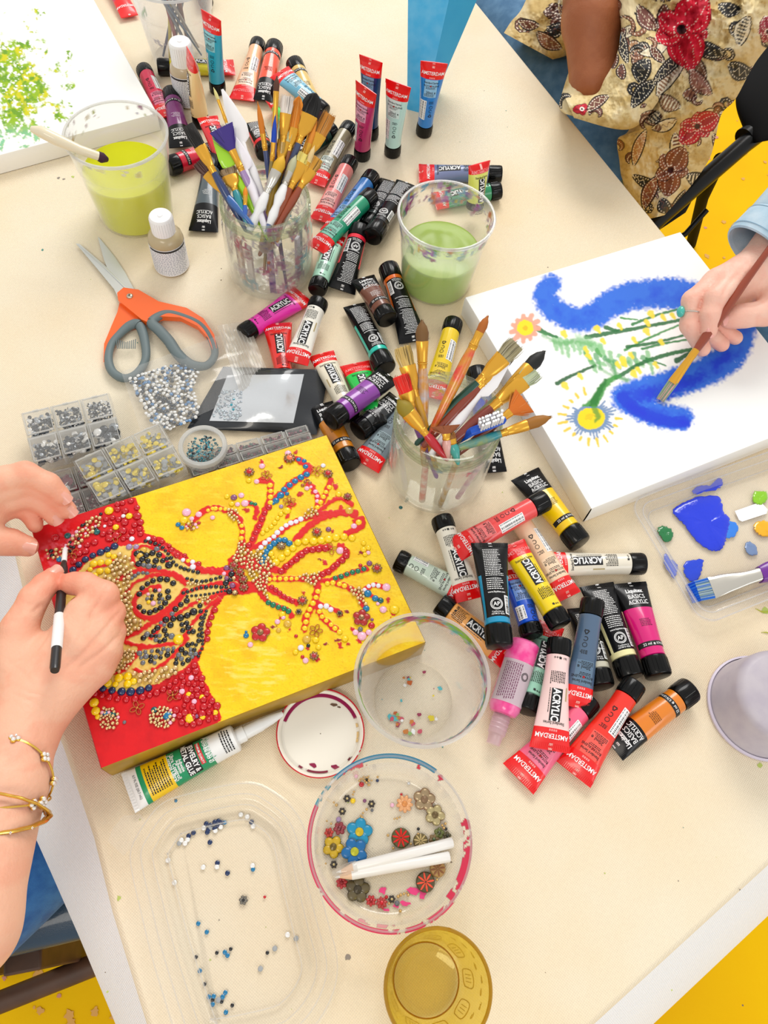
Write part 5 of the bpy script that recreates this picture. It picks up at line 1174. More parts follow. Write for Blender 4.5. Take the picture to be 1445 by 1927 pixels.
def fmat(c, met=0., rough=.3): return mat('bead_%d_%d_%d' % c, c, rough=rough, metal=met, coat=.3)
BZ = fmat((150, 110, 70), .5); FR = fmat((196, 24, 24)); DK2 = fmat((50, 44, 40), .3)
for x, y, r, n, m, mc in [(490, 1191, 19, 5, FR, BZ), (680, 1163, 17, 5, fmat((176, 34, 24)), BZ), (469, 889, 10, 8, FR, BZ), (617, 892, 9.5, 8, FR, BZ), (596, 1002, 9.5, 8, FR, BZ), (569, 1131, 10, 8, FR, BZ), (709, 1070, 10, 8, FR, BZ), (654, 935, 8, 8, fmat((150, 50, 60)), BZ), (545, 863, 11, 9, fmat((240, 120, 70)), BZ), (440, 1065, 9, 8, fmat((170, 30, 30)), BZ), (451, 1077, 9, 8, fmat((170, 30, 30)), BZ), (458, 1091, 9, 8, fmat((170, 30, 30)), BZ), (459, 1106, 9, 8, fmat((170, 30, 30)), BZ), (529, 1028, 9, 9, fmat((160, 140, 110), .6), BZ), (639, 1155, 6.5, 6, DK2, BZ), (562, 1152, 6.5, 6, DK2, BZ), (591, 1235, 9, 7, fmat((180, 40, 50)), BZ), (442, 1116, 6.5, 7, fmat((230, 200, 140), .4), BZ)]:
    p = on_gold(x, y); R_ = r*k_at(x, y); b = MB()
    if r > 14: flower_geom(b, p, R_, n, m, mc, .0028, .3, .42, edge=BZ)
    else: flower_geom(b, p, R_, n, mc, m, .0028, .2); b.sphere((p.x, p.y, p.z+.0022), R_*.52, m, 10, 5, (1, 1, .35))
    b.build('flower_bead', gcv, origin=tuple(p))
WR = mat('copper_wire', (214, 130, 70), rough=.3, metal=.7)
def wire_flower(x, y, r, n, rot, par, z=zg, name='wire_flower'):
    c = W(x, y, z+.0012); k = k_at(x, y); b = MB()
    for i in range(n):
        a = rot+2*math.pi*i/n; pts = []
        for t in np.linspace(0, 2*math.pi, 13)[:-1]:
            q = r*k*(.55-.45*math.cos(t)); s = r*k*.30*math.sin(t); pts.append((c.x+math.cos(a)*q-math.sin(a)*s, c.y+math.sin(a)*q+math.cos(a)*s, c.z))
        b.tube(pts+[pts[0]], .00042, WR, 6, False)
    b.sphere(c, .0011, WR, 8, 4); b.build(name, par, origin=tuple(c))
for x, y, r, n, rot in [(501, 895, 11, 5, .2), (596, 886, 12, 5, 0), (544, 943, 12, 5, .5), (623, 1033, 12, 4, .3), (594, 1187, 13, 5, .1), (215, 1010, 13, 4, .6), (135, 1042, 13, 4, .9), (258, 1332, 14, 4, .6), (325, 1308, 13, 4, 1.1), (600, 1189, 3, 3, 0)]:
    if r > 5: wire_flower(x, y, r, n, rot, gcv)

# ---- white canvas with the blue and green flower painting
zr = .03
P, (ra, rb_, rd) = canvas_grid((876, 560), (1280, 437), (1113, 957), zr, .0009)
Q = proj(P.reshape(-1, 3)).reshape(P.shape[:2]+(2,)); C = np.zeros(Q.shape[:2]+(3,))+np.array(rgb(255, 255, 253))
def stroke(C, pts, w0, w1, colr, soft=3., op=1., dark=None, seed=0, dry=0., sm=True):
    pp = catmull(pts, 6) if sm and len(pts) > 2 else np.array(pts, float)
    lo = pp.min(0)-max(w0, w1)*1.6-soft*2; hi = pp.max(0)+max(w0, w1)*1.6+soft*2
    sub = (Q[..., 0] > lo[0]) & (Q[..., 0] < hi[0]) & (Q[..., 1] > lo[1]) & (Q[..., 1] < hi[1])
    q = Q[sub]; 
    if not len(q): return C
    d, t = dline(q+(np.stack([vnoise(q, 4, seed), vnoise(q, 4, seed+1)], -1)-.5)*soft*1.4, pp)
    w = w0+(w1-w0)*t; m = sstep(w+soft, w-soft, d)*op
    if dry: m = m*np.clip((vnoise(q, 2.0, seed+3)*.6+fbm(q, 9, seed+4)*.6-dry)*4+ (1-d/w)*1.2, 0, 1)
    c0 = over(C[sub], m, colr)
    if dark: c0 = over(c0, sstep(w*.9, w*.1, d)*np.clip((fbm(q, 30, seed+5)-.38)*3.5, 0, 1)*op, dark)
    C[sub] = c0; return C
BL1, BL2 = (44, 112, 226), (6, 60, 214)
C = stroke(C, [(1038, 535), (1024, 556), (1042, 582), (1080, 600), (1113, 596), (1146, 574), (1190, 556), (1230, 553), (1265, 552), (1300, 560)], 20, 31, BL1, 6, 1, (16, 82, 220), 1, .12)
C = stroke(C, [(1392, 615), (1386, 645), (1366, 676), (1326, 700), (1265, 722), (1204, 738), (1176, 748), (1204, 766), (1245, 782), (1282, 788)], 31, 23, BL1, 6, 1, BL2, 11, .08)
C = stroke(C, [(1172, 748), (1196, 770), (1240, 790), (1290, 796)], 12, 10, BL2, 3, 1, (8, 50, 215), 12)
C = stroke(C, [(1200, 742), (1250, 738), (1320, 708)], 16, 10, BL2, 8, .8, (8, 50, 215), 13)
# stalks and leaves
G = [(40, 130, 60), (20, 110, 50), (90, 170, 90), (60, 150, 70)]
def S(pts, w0, w1, c, op=.95, soft=1.2, dry=.0):
    global C
    C = stroke(C, [(860+x/2.47, 420+y/2.47) for x, y in pts], w0*1.3, w1*1.3, c, soft, op, None, int(pts[0][0]), dry)
for k in range(9): S([(455+k*26, 540+k*4), (462+k*28, 590+(k % 3)*14)], 4.5, 2.5, (110, 190, 110), .75, 2.5, .15)
for k in range(14): S([(600+k*22, 600+(k*37 % 60)), (625+k*22, 640+(k*53 % 70))], 4, 2, (120, 190, 120) if k % 2 else (70, 160, 90), .8, 2.2, .15)
S([(600, 530), (740, 505), (880, 480), (1040, 450)], 3.4, 2.4, G[1]); S([(815, 470), (920, 430), (1020, 402)], 2.2, 1.6, G[0]); S([(760, 440), (840, 450)], 1.6, 1, G[3]); S([(780, 590), (900, 530), (1030, 475)], 2, 1.4, G[3]); S([(790, 575), (920, 555), (1060, 520)], 2.6, 1.6, G[1]); S([(860, 585), (960, 560), (1080, 540)], 2, 1.4, G[0]); S([(740, 720), (860, 650), (980, 610), (1100, 585)], 3, 2.8, G[1]); S([(1020, 640), (1085, 600)], 4, 2.4, (14, 96, 50)); S([(880, 630), (970, 662)], 1.8, 1, G[0]); S([(465, 745), (520, 715), (640, 662)], 3.2, 2, (10, 96, 40)); S([(620, 640), (700, 700), (800, 730)], 3, 2, G[2], .6, 3); S([(370, 488), (410, 510), (465, 530)], 4.2, 1.6, (20, 120, 50)); S([(400, 520), (480, 560), (560, 545), (620, 560)], 2.4, 4.5, G[2], .6, 3)
S([(735, 712), (680, 760), (640, 830), (600, 870)], 3.5, 9, (50, 150, 50), .95, 2.5); S([(690, 730), (650, 800), (630, 850)], 3, 6, (30, 120, 40), .9, 2); S([(700, 640), (740, 700), (790, 730)], 4, 3, G[3], .6, 2.5); S([(690, 485), (745, 500)], 3, 2, G[1]); S([(560, 530), (640, 560), (680, 600)], 5, 4, (130, 200, 130), .5, 4); S([(650, 590), (670, 620)], 3, 2, G[2])
for k, (x, y) in enumerate([(500, 520), (600, 590), (612, 620), (655, 497), (680, 550), (825, 545), (885, 508), (950, 555), (960, 440), (905, 427), (885, 465), (1005, 432), (775, 640), (810, 615), (845, 685), (825, 705), (925, 660), (575, 715), (505, 760), (757, 480), (750, 660), (780, 655)]): S([(x-6, y-8), (x+6, y+8)], 3.4 if k % 3 else 5, 2.6, (244, 224, 60), .95, 1.5)
def ctr_flower(x, y, rc, cc, n, r0, r1, w, pc, a0=0, a1=360, jit=0.):
    global C
    for i in range(n):
        a = math.radians(a0+(a1-a0)*i/n); rr = r1*(1+jit*math.sin(i*5.1))
        C = stroke(C, [(x+math.cos(a)*r0, y+math.sin(a)*r0*.9), (x+math.cos(a)*rr, y+math.sin(a)*rr*.9)], w, w*.8, pc, 1.4, .95, None, i)
ctr_flower(988, 618, 0, None, 11, 16, 26, 5.5, (246, 166, 140), jit=.15)
sub = np.linalg.norm((Q-np.array([988, 617]))*np.array([1, 1.05]), axis=-1)+(fbm(Q, 5, 3)-.5)*4; C = over(C, sstep(22, 20, sub), (246, 170, 140)); C = over(C, sstep(16.5, 14.5, sub), (252, 226, 20)); C = over(C, sstep(6, 4, sub), (240, 190, 10))
ctr_flower(1112, 783, 0, None, 30, 20, 40, 2.3, (110, 140, 185), -50, 215, .2)
sub = np.linalg.norm((Q-np.array([1112, 787]))*np.array([.85, 1.05]), axis=-1)+(fbm(Q, 5, 5)-.5)*5; C = over(C, sstep(30, 26, sub)*(Q[..., 1] > 765), (120, 150, 190)); C = over(C, sstep(23, 21, sub)*(Q[..., 1] > 768), (250, 222, 10)); C = over(C, sstep(12, 8, sub)*.6*(fbm(Q, 6, 6) > .5), (225, 190, 10))
C = stroke(C, [(1118, 768), (1126, 784), (1120, 792)], 6, 3, (70, 150, 50), 2.5, .8)
ctr_flower(1112, 784, 0, None, 15, 47, 58, 2.8, (246, 206, 40), 5, 275, .1)
b = MB(); flip = np.cross(rb_-ra, rd-ra)[2] > 0
pc = thing('flower_painting', tuple(((rb_+rd)/2)[:2])+(TZ,), 'white canvas with blue swirls and green stemmed flowers, under the right hand', 'canvas')
b.grid(P[:, ::-1] if flip else P, M_CANV, True, (C[:, ::-1] if flip else C).reshape(-1, 3)); canvas_sides(b, ra, rb_, rd, zr, [M_CANVS]*4); b.build('canvas', pc)

# ---- white canvas with green foliage, top left
zl = .026
P, (la, lb, ld_) = canvas_grid((295, 213), (-160, 334), (60, -208), zl, .0012)
Q = proj(P.reshape(-1, 3)).reshape(P.shape[:2]+(2,)); C = np.zeros(Q.shape[:2]+(3,))+np.array(rgb(255, 255, 250))
rr = np.linalg.norm((Q-np.array([32, 165]))*np.array([.75, .62]), axis=-1)
den = fbm(Q, 22, 3)*.9+fbm(Q, 8, 5)*.55-rr/135; m = np.clip((den-.31)*9, 0, 1)
m = m*np.clip((vnoise(Q, 5, 9)+vnoise(Q, 3, 4)-.62)*5, 0, 1)
C = over(C, m, (150, 188, 16)); C = over(C, m*np.clip((fbm(Q, 14, 8)-.50)*8, 0, 1), (214, 208, 0)); C = over(C, m*np.clip((fbm(Q, 10, 14)-.52)*8, 0, 1), (110, 160, 30)); C = over(C, m*sstep(225, 262, Q[..., 1]), (140, 205, 160))
b = MB(); flip = np.cross(lb-la, ld_-la)[2] > 0
lc = thing('foliage_painting', tuple(la[:2])+(TZ,), 'white canvas dabbed with lime green foliage in the top left corner', 'canvas')
b.grid(P[:, ::-1] if flip else P, M_CANV, True, (C[:, ::-1] if flip else C).reshape(-1, 3)); canvas_sides(b, la, lb, ld_, zl, [M_CANVS]*4); b.build('canvas', lc)

# ---- blue painted board standing on the table behind the bright blue tube
MBL = mat('blue_board_face', (70, 184, 236), rough=.55, noise=(60, .7, (110, 200, 242))); MBL2 = mat('blue_board_edge', (60, 176, 226), rough=.55, noise=(30, .5, (40, 164, 220)))
q0 = [W(766, 206, 0), W(797, 214, 0), W(813, 196, 0)]; q1 = [W(768, -60, .17), W(858, -60, .17), W(936, -90, .17)]
bk = Vector((.004, .03, 0)); b = MB()
V = [q0[0], q0[1], q0[2], q0[2]+bk, q0[0]+bk, q1[0], q1[1], q1[2], q1[2]+bk, q1[0]+bk]
b.add(V, [(0, 1, 6, 5)], MBL, False); b.add(V, [(1, 2, 7, 6)], MBL2, False); b.add(V, [(2, 3, 8, 7), (3, 4, 9, 8), (4, 0, 5, 9), (4, 3, 2, 1, 0), (5, 6, 7, 8, 9)], MBL, False)
tag(b.build('blue_board'), 'sky blue painted board standing up behind the bright blue tube at the top', 'board')
# ================================================================ organisers, bags, scissors, glue, bottles, trays, palette
clear('case_plastic', haze=.09, edge=.45, hazecol=(240, 240, 236)); clear('case_rib', haze=.5, edge=.8, hazecol=(255, 255, 252))
def quadpt(q, u, v): 
    a, b, c, d = [np.array(x) for x in q]; return a*(1-u)*(1-v)+b*u*(1-v)+c*u*v+d*(1-u)*v
def disc(mb, c, r, m, hgt=.35, tilt=0., az=0., n=9):
    ca, sa = math.cos(az), math.sin(az); ct, st = math.cos(tilt), math.sin(tilt)
    T_ = np.array([[ca, -sa, 0], [sa, ca, 0], [0, 0, 1]]) @ np.array([[1, 0, 0], [0, ct, -st], [0, st, ct]])
    gem_geom(mb, c, r, m, hgt, 0, n, T_)
SIL = mat('gem_back_silver', (245, 244, 240), rough=.25, metal=.15); SMK = mat('gem_smoke', (58, 64, 72), rough=.12, coat=.6, metal=.3); CLR = mat('gem_clear', (170, 178, 186), rough=.1, coat=.6, metal=.3)
GYB = mat('gem_back_grey', (166, 170, 172), rough=.5); YLG = mat('gem_yellow_clear', (240, 214, 50), rough=.12, coat=.6); PNK = mat('gem_wine', (140, 40, 70), rough=.15, coat=.6); TEA = mat('gem_teal', (40, 150, 170), rough=.12, coat=.6); TEB = mat('gem_teal_back', (110, 150, 156), rough=.4)
def organiser(pix, zb, zt, nu, nv, label, fills, seed, name='bead_organiser'):
    q = [W(*p, zt) for p in pix]; ctr = sum(q, Vector())/4; lo = [Vector((p.x, p.y, TZ+zb)) for p in q]; hi = q
    th = thing(name, (ctr.x, ctr.y, TZ+zb), label, 'organiser box'); rs = random.Random(seed)
    P = lambda u, v, z: (lambda w: np.array([w[0], w[1], TZ+z]))(quadpt(hi, u, v))
    h = zt-zb
    def slab(mb, u0, u1, v0, v1, z0, z1, m):
        V = [P(u, v, z) for z in (z0, z1) for u, v in ((u0, v0), (u1, v0), (u1, v1), (u0, v1))]
        if np.cross(V[1]-V[0], V[3]-V[0])[2] < 0: V = [V[k] for k in (3, 2, 1, 0, 7, 6, 5, 4)]
        mb.add(V, [(3, 2, 1, 0), (4, 5, 6, 7), (0, 1, 5, 4), (1, 2, 6, 5), (2, 3, 7, 6), (3, 0, 4, 7)], m, False)
    b = MB(); slab(b, 0, 1, 0, 1, zb, zb+.001, MATS['case_plastic']); b.build('tray', th)
    b = MB(); e = .018
    for k in range(nu+1):
        u = k/nu; slab(b, max(0, u-e/2), min(1, u+e/2), 0, 1, zb+.001, zt-.003, MATS['case_rib'] if 0 < k < nu else MATS['case_plastic'])
    for k in range(nv+1):
        v = k/nv; slab(b, 0, 1, max(0, v-e), min(1, v+e), zb+.001, zt-.003, MATS['case_rib'] if 0 < k < nv else MATS['case_plastic'])
    b.build('divider', th)
    for i in range(nu):
        for j in range(nv):
            u0, u1 = (i+.06)/nu, (i+.94)/nu; v0, v1 = (j+.08)/nv, (j+.92)/nv; b = MB()
            slab(b, u0, u1, v0, v1, zt-.0012, zt, MATS['case_plastic'])
            for w in ((u0, u1, v0, v0+.012), (u0, u1, v1-.012, v1), (u0, u0+.008, v0, v1), (u1-.008, u1, v0, v1)): slab(b, *w, zt-.0016, zt+.0004, MATS['case_rib'])
            um = (u0+u1)/2; slab(b, um-.03, um+.03, v1-.002 if j == nv-1 else v0-.014, v1+.016 if j == nv-1 else v0+.002, zt-.003, zt, MATS['case_rib'])
            lid_ = b.build('lid', th)
    sb = MB()
    for i in range(nu):
        for j in range(nv):
            ms, r, n, var = fills(i, j)
            for k in range(int(n*1.5)):
                u = (i+rs.uniform(.13, .87))/nu; v = (j+rs.uniform(.16, .84))/nv; rr = r*1.25*rs.uniform(1-var, 1+var)
                c = P(u, v, zb+.0016+rs.random()*h*.60); disc(sb, c, rr, rs.choice(ms), .3, rs.choice([0, .2, .5, 1.1, 3.14, 2.9])*1., rs.uniform(0, 6.3), 8)
    g = thing('rhinestones', (ctr.x, ctr.y, TZ+zb+.001), 'loose rhinestones filling the compartments of the ' + label.split(',')[0], 'rhinestones'); bpy.data.objects.remove(g)
    o = sb.build('rhinestones'); tag(o, 'loose rhinestones filling the '+label.split(',')[0], 'rhinestones', kind='stuff')
    return th
fs = lambda i, j: (([SIL, SMK, SMK, CLR, SMK], [.0016, .0013, .0009][i], [95, 150, 260][i], .2) if j == 0 else ([SIL, SMK, SMK, CLR, SMK], [.0018, .0022, .0036][i], [80, 55, 26][i], .2))
organiser([(37, 775), (204, 736), (231, 830), (62, 874)], .018, .034, 3, 2, 'clear six-part box of silver and smoky rhinestones, leftmost', fs, 5)
fy = lambda i, j: ([GYB, YLG, YLG, GYB], [.0026, .0021, .0022][i] if j == 0 else [.0028, .0022, .0022][i], [34, 55, 50][i], .25)
organiser([(135, 866), (300, 792), (351, 879), (186, 950)], .020, .036, 3, 2, 'clear six-part box of yellow rhinestones, beside the mosaic canvas', fy, 6)
fp = lambda i, j: ([PNK, SIL, PNK], [.0034, .0012, .001][i] if j == 0 else [.0011, .001, .001][i], [20, 120, 120][i] if j == 0 else 170, .25)
organiser([(84, 888), (232, 852), (262, 930), (116, 985)], 0, .017, 3, 2, 'clear box of wine red rhinestones lying under the yellow one', fp, 7)
fd = lambda i, j: ([PNK, mat('gem_dark_wine', (60, 20, 40), rough=.2), mat('gem_green_grey', (90, 110, 100), rough=.3)], .0012, 90, .2)
organiser([(345, 858), (578, 798), (590, 826), (362, 898)], 0, .016, 5, 2, 'clear box of dark wine rhinestones between the black pouch and the mosaic canvas', fd, 8)

# small round jar of teal stones
cj = W(381, 838, .033); cj = Vector((cj.x, cj.y, TZ+.017))
sj = thing('stone_jar', cj, 'small round clear jar of teal rhinestones', 'jar')
b = MB(); b.lathe([(.0005, .001), (.0225, .001), (.0238, .003), (.0238, .0145), (.0225, .0155), (.0205, .016), (.0205, .0025), (.0005, .0022)], cj, MATS['case_plastic'], 56); b.build('wall', sj)
b = MB(); b.lathe([(.0200, .0148), (.0205, .0165), (.0245, .0165), (.0252, .0150), (.0252, .011), (.0240, .0105)], cj, MATS['case_rib'], 56, closed_prof=True); b.build('rim', sj)
b = MB(); rs = random.Random(9)
for k in range(210):
    a = rs.uniform(0, 6.28); q = .0175*math.sqrt(rs.random()); disc(b, (cj.x+math.cos(a)*q, cj.y+math.sin(a)*q, cj.z+.003+rs.random()*.005), .0013*rs.uniform(.8, 1.2), rs.choice([TEB, TEB, TEA, SMK]), .35, rs.uniform(0, 1.2), rs.uniform(0, 6), 7)
tag(b.build('rhinestones'), 'teal rhinestones heaped in the small round jar', 'rhinestones', kind='stuff')

# zip bag of clear-blue stones
def sheet(poly, zf, m, name, parent=None, nsub=30, thick=.0004):
    """filmy sheet: polygon (pixels) meshed as a grid, height zf(x,y) in metres"""
    poly = np.array(poly, float); a, b_, c, d = poly[:4]; us = np.linspace(0, 1, nsub)
    G_ = np.array([[quadpt(poly[:4], u, v) for v in us] for u in us])
    Z = np.array([[zf(u, v) for v in us] for u in us])
    P_ = np.array([[W(G_[i, j, 0], G_[i, j, 1], Z[i, j]) for j in range(nsub)] for i in range(nsub)])
    mb = MB(); fl_ = np.cross(P_[1, 0]-P_[0, 0], P_[0, 1]-P_[0, 0])[2] > 0
    mb.grid(P_[:, ::-1] if fl_ else P_, m); return mb
clear('bag_film', haze=.16, edge=.5, hazecol=(244, 244, 242), rough=.12); clear('bag_seal', haze=.35, edge=.8, hazecol=(246, 240, 230), rough=.15)
wv = lambda u, v: .0012*math.sin(u*9+v*4)+.0008*math.sin(v*17-u*5)
zbag = lambda u, v: .013+.006*math.sin(math.pi*min(1, max(0, u)))*math.sin(math.pi*v)+wv(u, v)
bagq = [(228, 700), (462, 612), (508, 722), (270, 828)]
bg_ = thing('zip_bag', W(370, 720, 0), 'see-through zip bag of silver-blue rhinestones lying over the scissor handles', 'bag')
b = sheet(bagq, zbag, MATS['bag_film'], 'x'); b.build('film', bg_)
b = sheet([(408, 612), (466, 604), (512, 720), (452, 742)], lambda u, v: .0155+.5*wv(u, v), MATS['bag_seal'], 'x', nsub=20)
for k in range(9):
    t_ = k/8; p = quadpt([(414, 620), (460, 612), (505, 716), (458, 732)], t_, 0), quadpt([(414, 620), (460, 612), (505, 716), (458, 732)], t_, 1)
    b.tube([W(*p[0], .0165), W(*((p[0]+p[1])/2), .0165), W(*p[1], .0165)], .0003, MATS['case_rib'], 5)
b.build('zip_seal', bg_)
SGM = MB(); disc(SGM, (0, 0, 0), .0016, SIL, .35, 0, 0, 9); 
rs = random.Random(12); bagpoly = [(243, 712), (300, 692), (366, 676), (374, 700), (362, 735), (374, 762), (368, 788), (320, 808), (282, 792), (264, 756)]
protos = []
def gem_proto(m, col, label, cat='rhinestone', group=None, r=.0021):
    b = MB(); gem_geom(b, (0, 0, 0), r, m, .32, 0, 10); o = b.build('rhinestone', origin=(0, 0, 0)); tag(o, label, cat, group); return o
G_BAG = 'rhinestones in the zip bag'
p_s = gem_proto(SIL, 's', 'silver backed rhinestone inside the see-through zip bag', group=G_BAG); p_b = gem_proto(mat('gem_blue_clear', (90, 140, 190), rough=.12, coat=.6), 'b', 'blue rhinestone inside the see-through zip bag', group=G_BAG); p_d = gem_proto(SMK, 'd', 'smoky rhinestone inside the see-through zip bag', group=G_BAG)
first = {id(p_s): True, id(p_b): True, id(p_d): True}; placed = []; n = 0; tries = 0
while n < 225 and tries < 20000:
    tries += 1; x, y = rs.uniform(240, 376), rs.uniform(674, 810)
    if not inpoly(np.array([x, y]), bagpoly): continue
    if any((x-a)**2+(y-c)**2 < 5.9**2 for a, c in placed): continue
    placed.append((x, y)); z = .0085+.003*rs.random(); pr_ = rs.choice([p_s, p_s, p_s, p_b, p_d])
    if first[id(pr_)]: o = pr_; first[id(pr_)] = False
    else: o = pr_.copy(); COL.objects.link(o)
    o.location = W(x, y, z); o.rotation_euler = (rs.uniform(-.35, .35), rs.uniform(-.35, .35), rs.uniform(0, 6)); n += 1
b = MB()
for k in range(420):
    x, y = rs.uniform(240, 376), rs.uniform(674, 810)
    if inpoly(np.array([x, y]), bagpoly): disc(b, np.array(W(x, y, rs.uniform(.004, .0085))), .0020, rs.choice([SIL, SMK, SMK, p_b.data.materials[0], CLR]), .4, rs.uniform(0, 1), rs.uniform(0, 6), 7)
tag(b.build('rhinestones'), 'lower layer of rhinestones heaped inside the see-through zip bag', 'rhinestones', kind='stuff')

# black pouch with silver window
pq = [(352, 806), (420, 690), (620, 696), (596, 818)]
pch = thing('foil_pouch', W(490, 752, 0), 'black edged foil pouch with a bright silver window, below the zip bag', 'pouch')
zp = lambda u, v: .004+.008*math.sin(math.pi*max(0, min(1, u)))**.6*math.sin(math.pi*max(0, min(1, v)))**.6+.0006*math.sin(u*13+v*7)+.026*math.exp(-((v-.60)/.26)**2)*max(0, u)
mpo = mat('pouch_black', (34, 38, 44), rough=.3, coat=.5, bump=(40, .3, .002)); mwi = mat('pouch_silver', (232, 236, 240), rough=.2, metal=.6, bump=(30, .4, .003))
b = sheet(pq, zp, mpo, 'x', nsub=40); b.build('film', pch)
wq = [(394, 792), (428, 706), (572, 704), (552, 796)]
def uvq(p): return p
us = np.linspace(0, 1, 34); Pn = []
for u in us:
    row = []
    for v in us:
        x, y = quadpt(wq, u, v); # position inside the pouch's own parameters
        uu = .14+.76*0; best = None
        row.append((x, y))
    Pn.append(row)
def pouch_uv(x, y):
    u = v = .5
    for _ in range(6):
        f = quadpt(pq, u, v)-np.array([x, y]); du = (quadpt(pq, u+.01, v)-quadpt(pq, u, v))/.01; dv = (quadpt(pq, u, v+.01)-quadpt(pq, u, v))/.01
        s_ = np.linalg.solve(np.array([du, dv]).T, -f); u += s_[0]; v += s_[1]
    return u, v
G_ = np.array([[W(x, y, zp(*pouch_uv(x, y))+.0007) for x, y in r_] for r_ in Pn])
b = MB(); fl_ = np.cross(G_[1, 0]-G_[0, 0], G_[0, 1]-G_[0, 0])[2] > 0; b.grid(G_[:, ::-1] if fl_ else G_, mwi); b.build('window', pch)
b = MB()
for k in range(150):
    x = rs.uniform(396, 455); y = rs.uniform(735, 790)
    if inpoly(np.array([x, y]), wq): disc(b, np.array(W(x, y, zp(*pouch_uv(x, y))+.0009)), .0016, rs.choice([CLR, CLR, mat('gem_pale', (190, 204, 210), rough=.2), TEA if k < 6 else CLR]), .35, .2, k, 7)
tag(b.build('rhinestones'), 'pale rhinestones showing in the lower left of the foil pouch window', 'rhinestones', kind='stuff')

# ---- scissors
sc_ = thing('scissors', W(243, 557, 0), 'open scissors with orange and grey handles lying on the cloth', 'scissors')
STEEL = mat('blade_steel', (222, 224, 220), rough=.34, metal=.6); ORG = mat('scissor_orange', (250, 104, 30), rough=.38, coat=.3); GRY = mat('scissor_grey', (108, 122, 124), rough=.55)
def plate(mb, pts, z0, z1, m): mb.prism([W(x, y, (z0+z1)/2) for x, y in pts], TZ+z0, TZ+z1, m)
def blade(pts, ridge, z0, z1):
    b = MB(); lo = [W(*p, z0) for p in pts]; n_ = len(pts); rg2 = [W(*p, z1) for p in ridge]
    b.prism([W(x, y, (z0+z1)/2) for x, y in pts], TZ+z0, TZ+z1, STEEL)
    return b
b = blade([(143, 459), (150, 460), (200, 503), (252, 548), (258, 566), (228, 572), (215, 545), (178, 500)], [], .0035, .0052)
b.tube([W(146, 460, .0054), W(200, 506, .0056), (W(240, 545, .0056))], [.0003, .0010, .0014], STEEL, 6, flat=.5); b.build('blade', sc_)
b = blade([(184, 446), (190, 452), (216, 484), (236, 514), (256, 552), (232, 562), (212, 530), (196, 490)], [], .0015, .0032); b.build('blade', sc_)
def hloop(pts, rr, m, z, name, closed=True, flat=.8):
    pp = catmull(pts, 6, closed); path = [W(x, y, z) for x, y in pp]
    if closed: path.append(path[0])
    r_ = np.interp(np.linspace(0, 1, len(path)), np.linspace(0, 1, len(rr)), rr)
    b = MB(); b.tube(path, list(r_), m, 14, not closed, flat); return b
b = MB(); b.prism([W(x, y, .008) for x, y in [(222, 556), (234, 546), (262, 550), (300, 572), (352, 584), (384, 604), (404, 634), (409, 660), (401, 664), (392, 640), (372, 618), (340, 602), (304, 600), (282, 612), (268, 606), (246, 588), (224, 570)]], TZ+.0052, TZ+.0125, ORG)
b.build('handle', sc_, bevel=.002)
b = hloop([(286, 606), (312, 590), (345, 596), (378, 612), (398, 640), (404, 668), (388, 688), (360, 686), (336, 668), (318, 642), (300, 622)], [.0062, .0044, .0042, .0042, .0042, .0044, .0055, .0064, .0066, .0066, .0062], GRY, .0095, 'x', flat=.85); b.build('grip', sc_)
b = MB(); b.prism([W(x, y, .005) for x, y in [(226, 572), (246, 576), (264, 600), (262, 614), (240, 618), (222, 632), (210, 660), (202, 688), (196, 684), (197, 650), (210, 618), (222, 590)]], TZ+.001, TZ+.0078, ORG); b.build('handle', sc_, bevel=.0018)
b = hloop([(262, 612), (272, 640), (274, 676), (258, 702), (234, 712), (212, 700), (204, 676), (210, 648), (228, 626), (246, 612)], [.0058, .0052, .0046, .0046, .005, .005, .0044, .0044, .0056, .0064], GRY, .0065, 'x', flat=.9); b.build('grip', sc_)
b = MB()
for k in range(11): p = W(219+k*3.6, 644-abs(k-5)*1.1, .0085); b.tube([p, W(221+k*3.3, 656, .0085)], .0005, GRY, 6)
b.build('thumb_ribs', sc_)
b = MB(); c = W(244, 557, .0128); b.lathe([(.0001, .0015), (.0026, .0014), (.0036, .0006), (.0038, 0)], c, mat('pivot_screw', (214, 200, 180), rough=.3, metal=.8), 24); b.box((c.x, c.y, c.z+.0016), (.0036, .0006, .0003), M_INK, .5); b.box((c.x, c.y, c.z+.0016), (.0006, .0036, .0003), M_INK, .5); b.build('pivot_screw', sc_)

# ---- glue tube
A_p, B_p = W(225, 1457, .006), W(257, 1529, .006); P1 = (A_p+B_p)/2; P0 = W(452, 1384, .013)
T = Tube(P0, P1, (B_p-A_p), 'A'); T.cl = .003; T.B = T.L-T.cl; T.w = (B_p-A_p).length/2; T.r = .0128
if T.n[2] < 0: T.n = -T.n; T.s = -T.s
gt = thing('glue_tube', (P0.x, P0.y, TZ), 'white, green and yellow tube of jewelry glue lying along the mosaic canvas', 'glue tube')
WHT = mat('glue_white', (246, 246, 244), rough=.35, coat=.3); GRN = mat('glue_green', (0, 150, 96), rough=.35, coat=.3); YEL = mat('glue_yellow', (250, 204, 0), rough=.35, coat=.3); REDI = mat('glue_red', (220, 50, 50), rough=.4)
ph = np.linspace(0, 2*math.pi, 33)[:-1]
def rgg(y, s_=1.): a, b2 = T.ab(y); return T.pt(a*s_, b2*s_, ph, np.full(32, y))
Bt = T.B; cuts = [(0, .235, WHT), (.235, .60, GRN), (.60, .83, YEL), (.83, .875, GRN), (.875, 1., WHT)]
b = MB(); b.loft([rgg(0, .55), rgg(.0003, .8), rgg(.0015, .97), rgg(.003)], WHT, True, False)
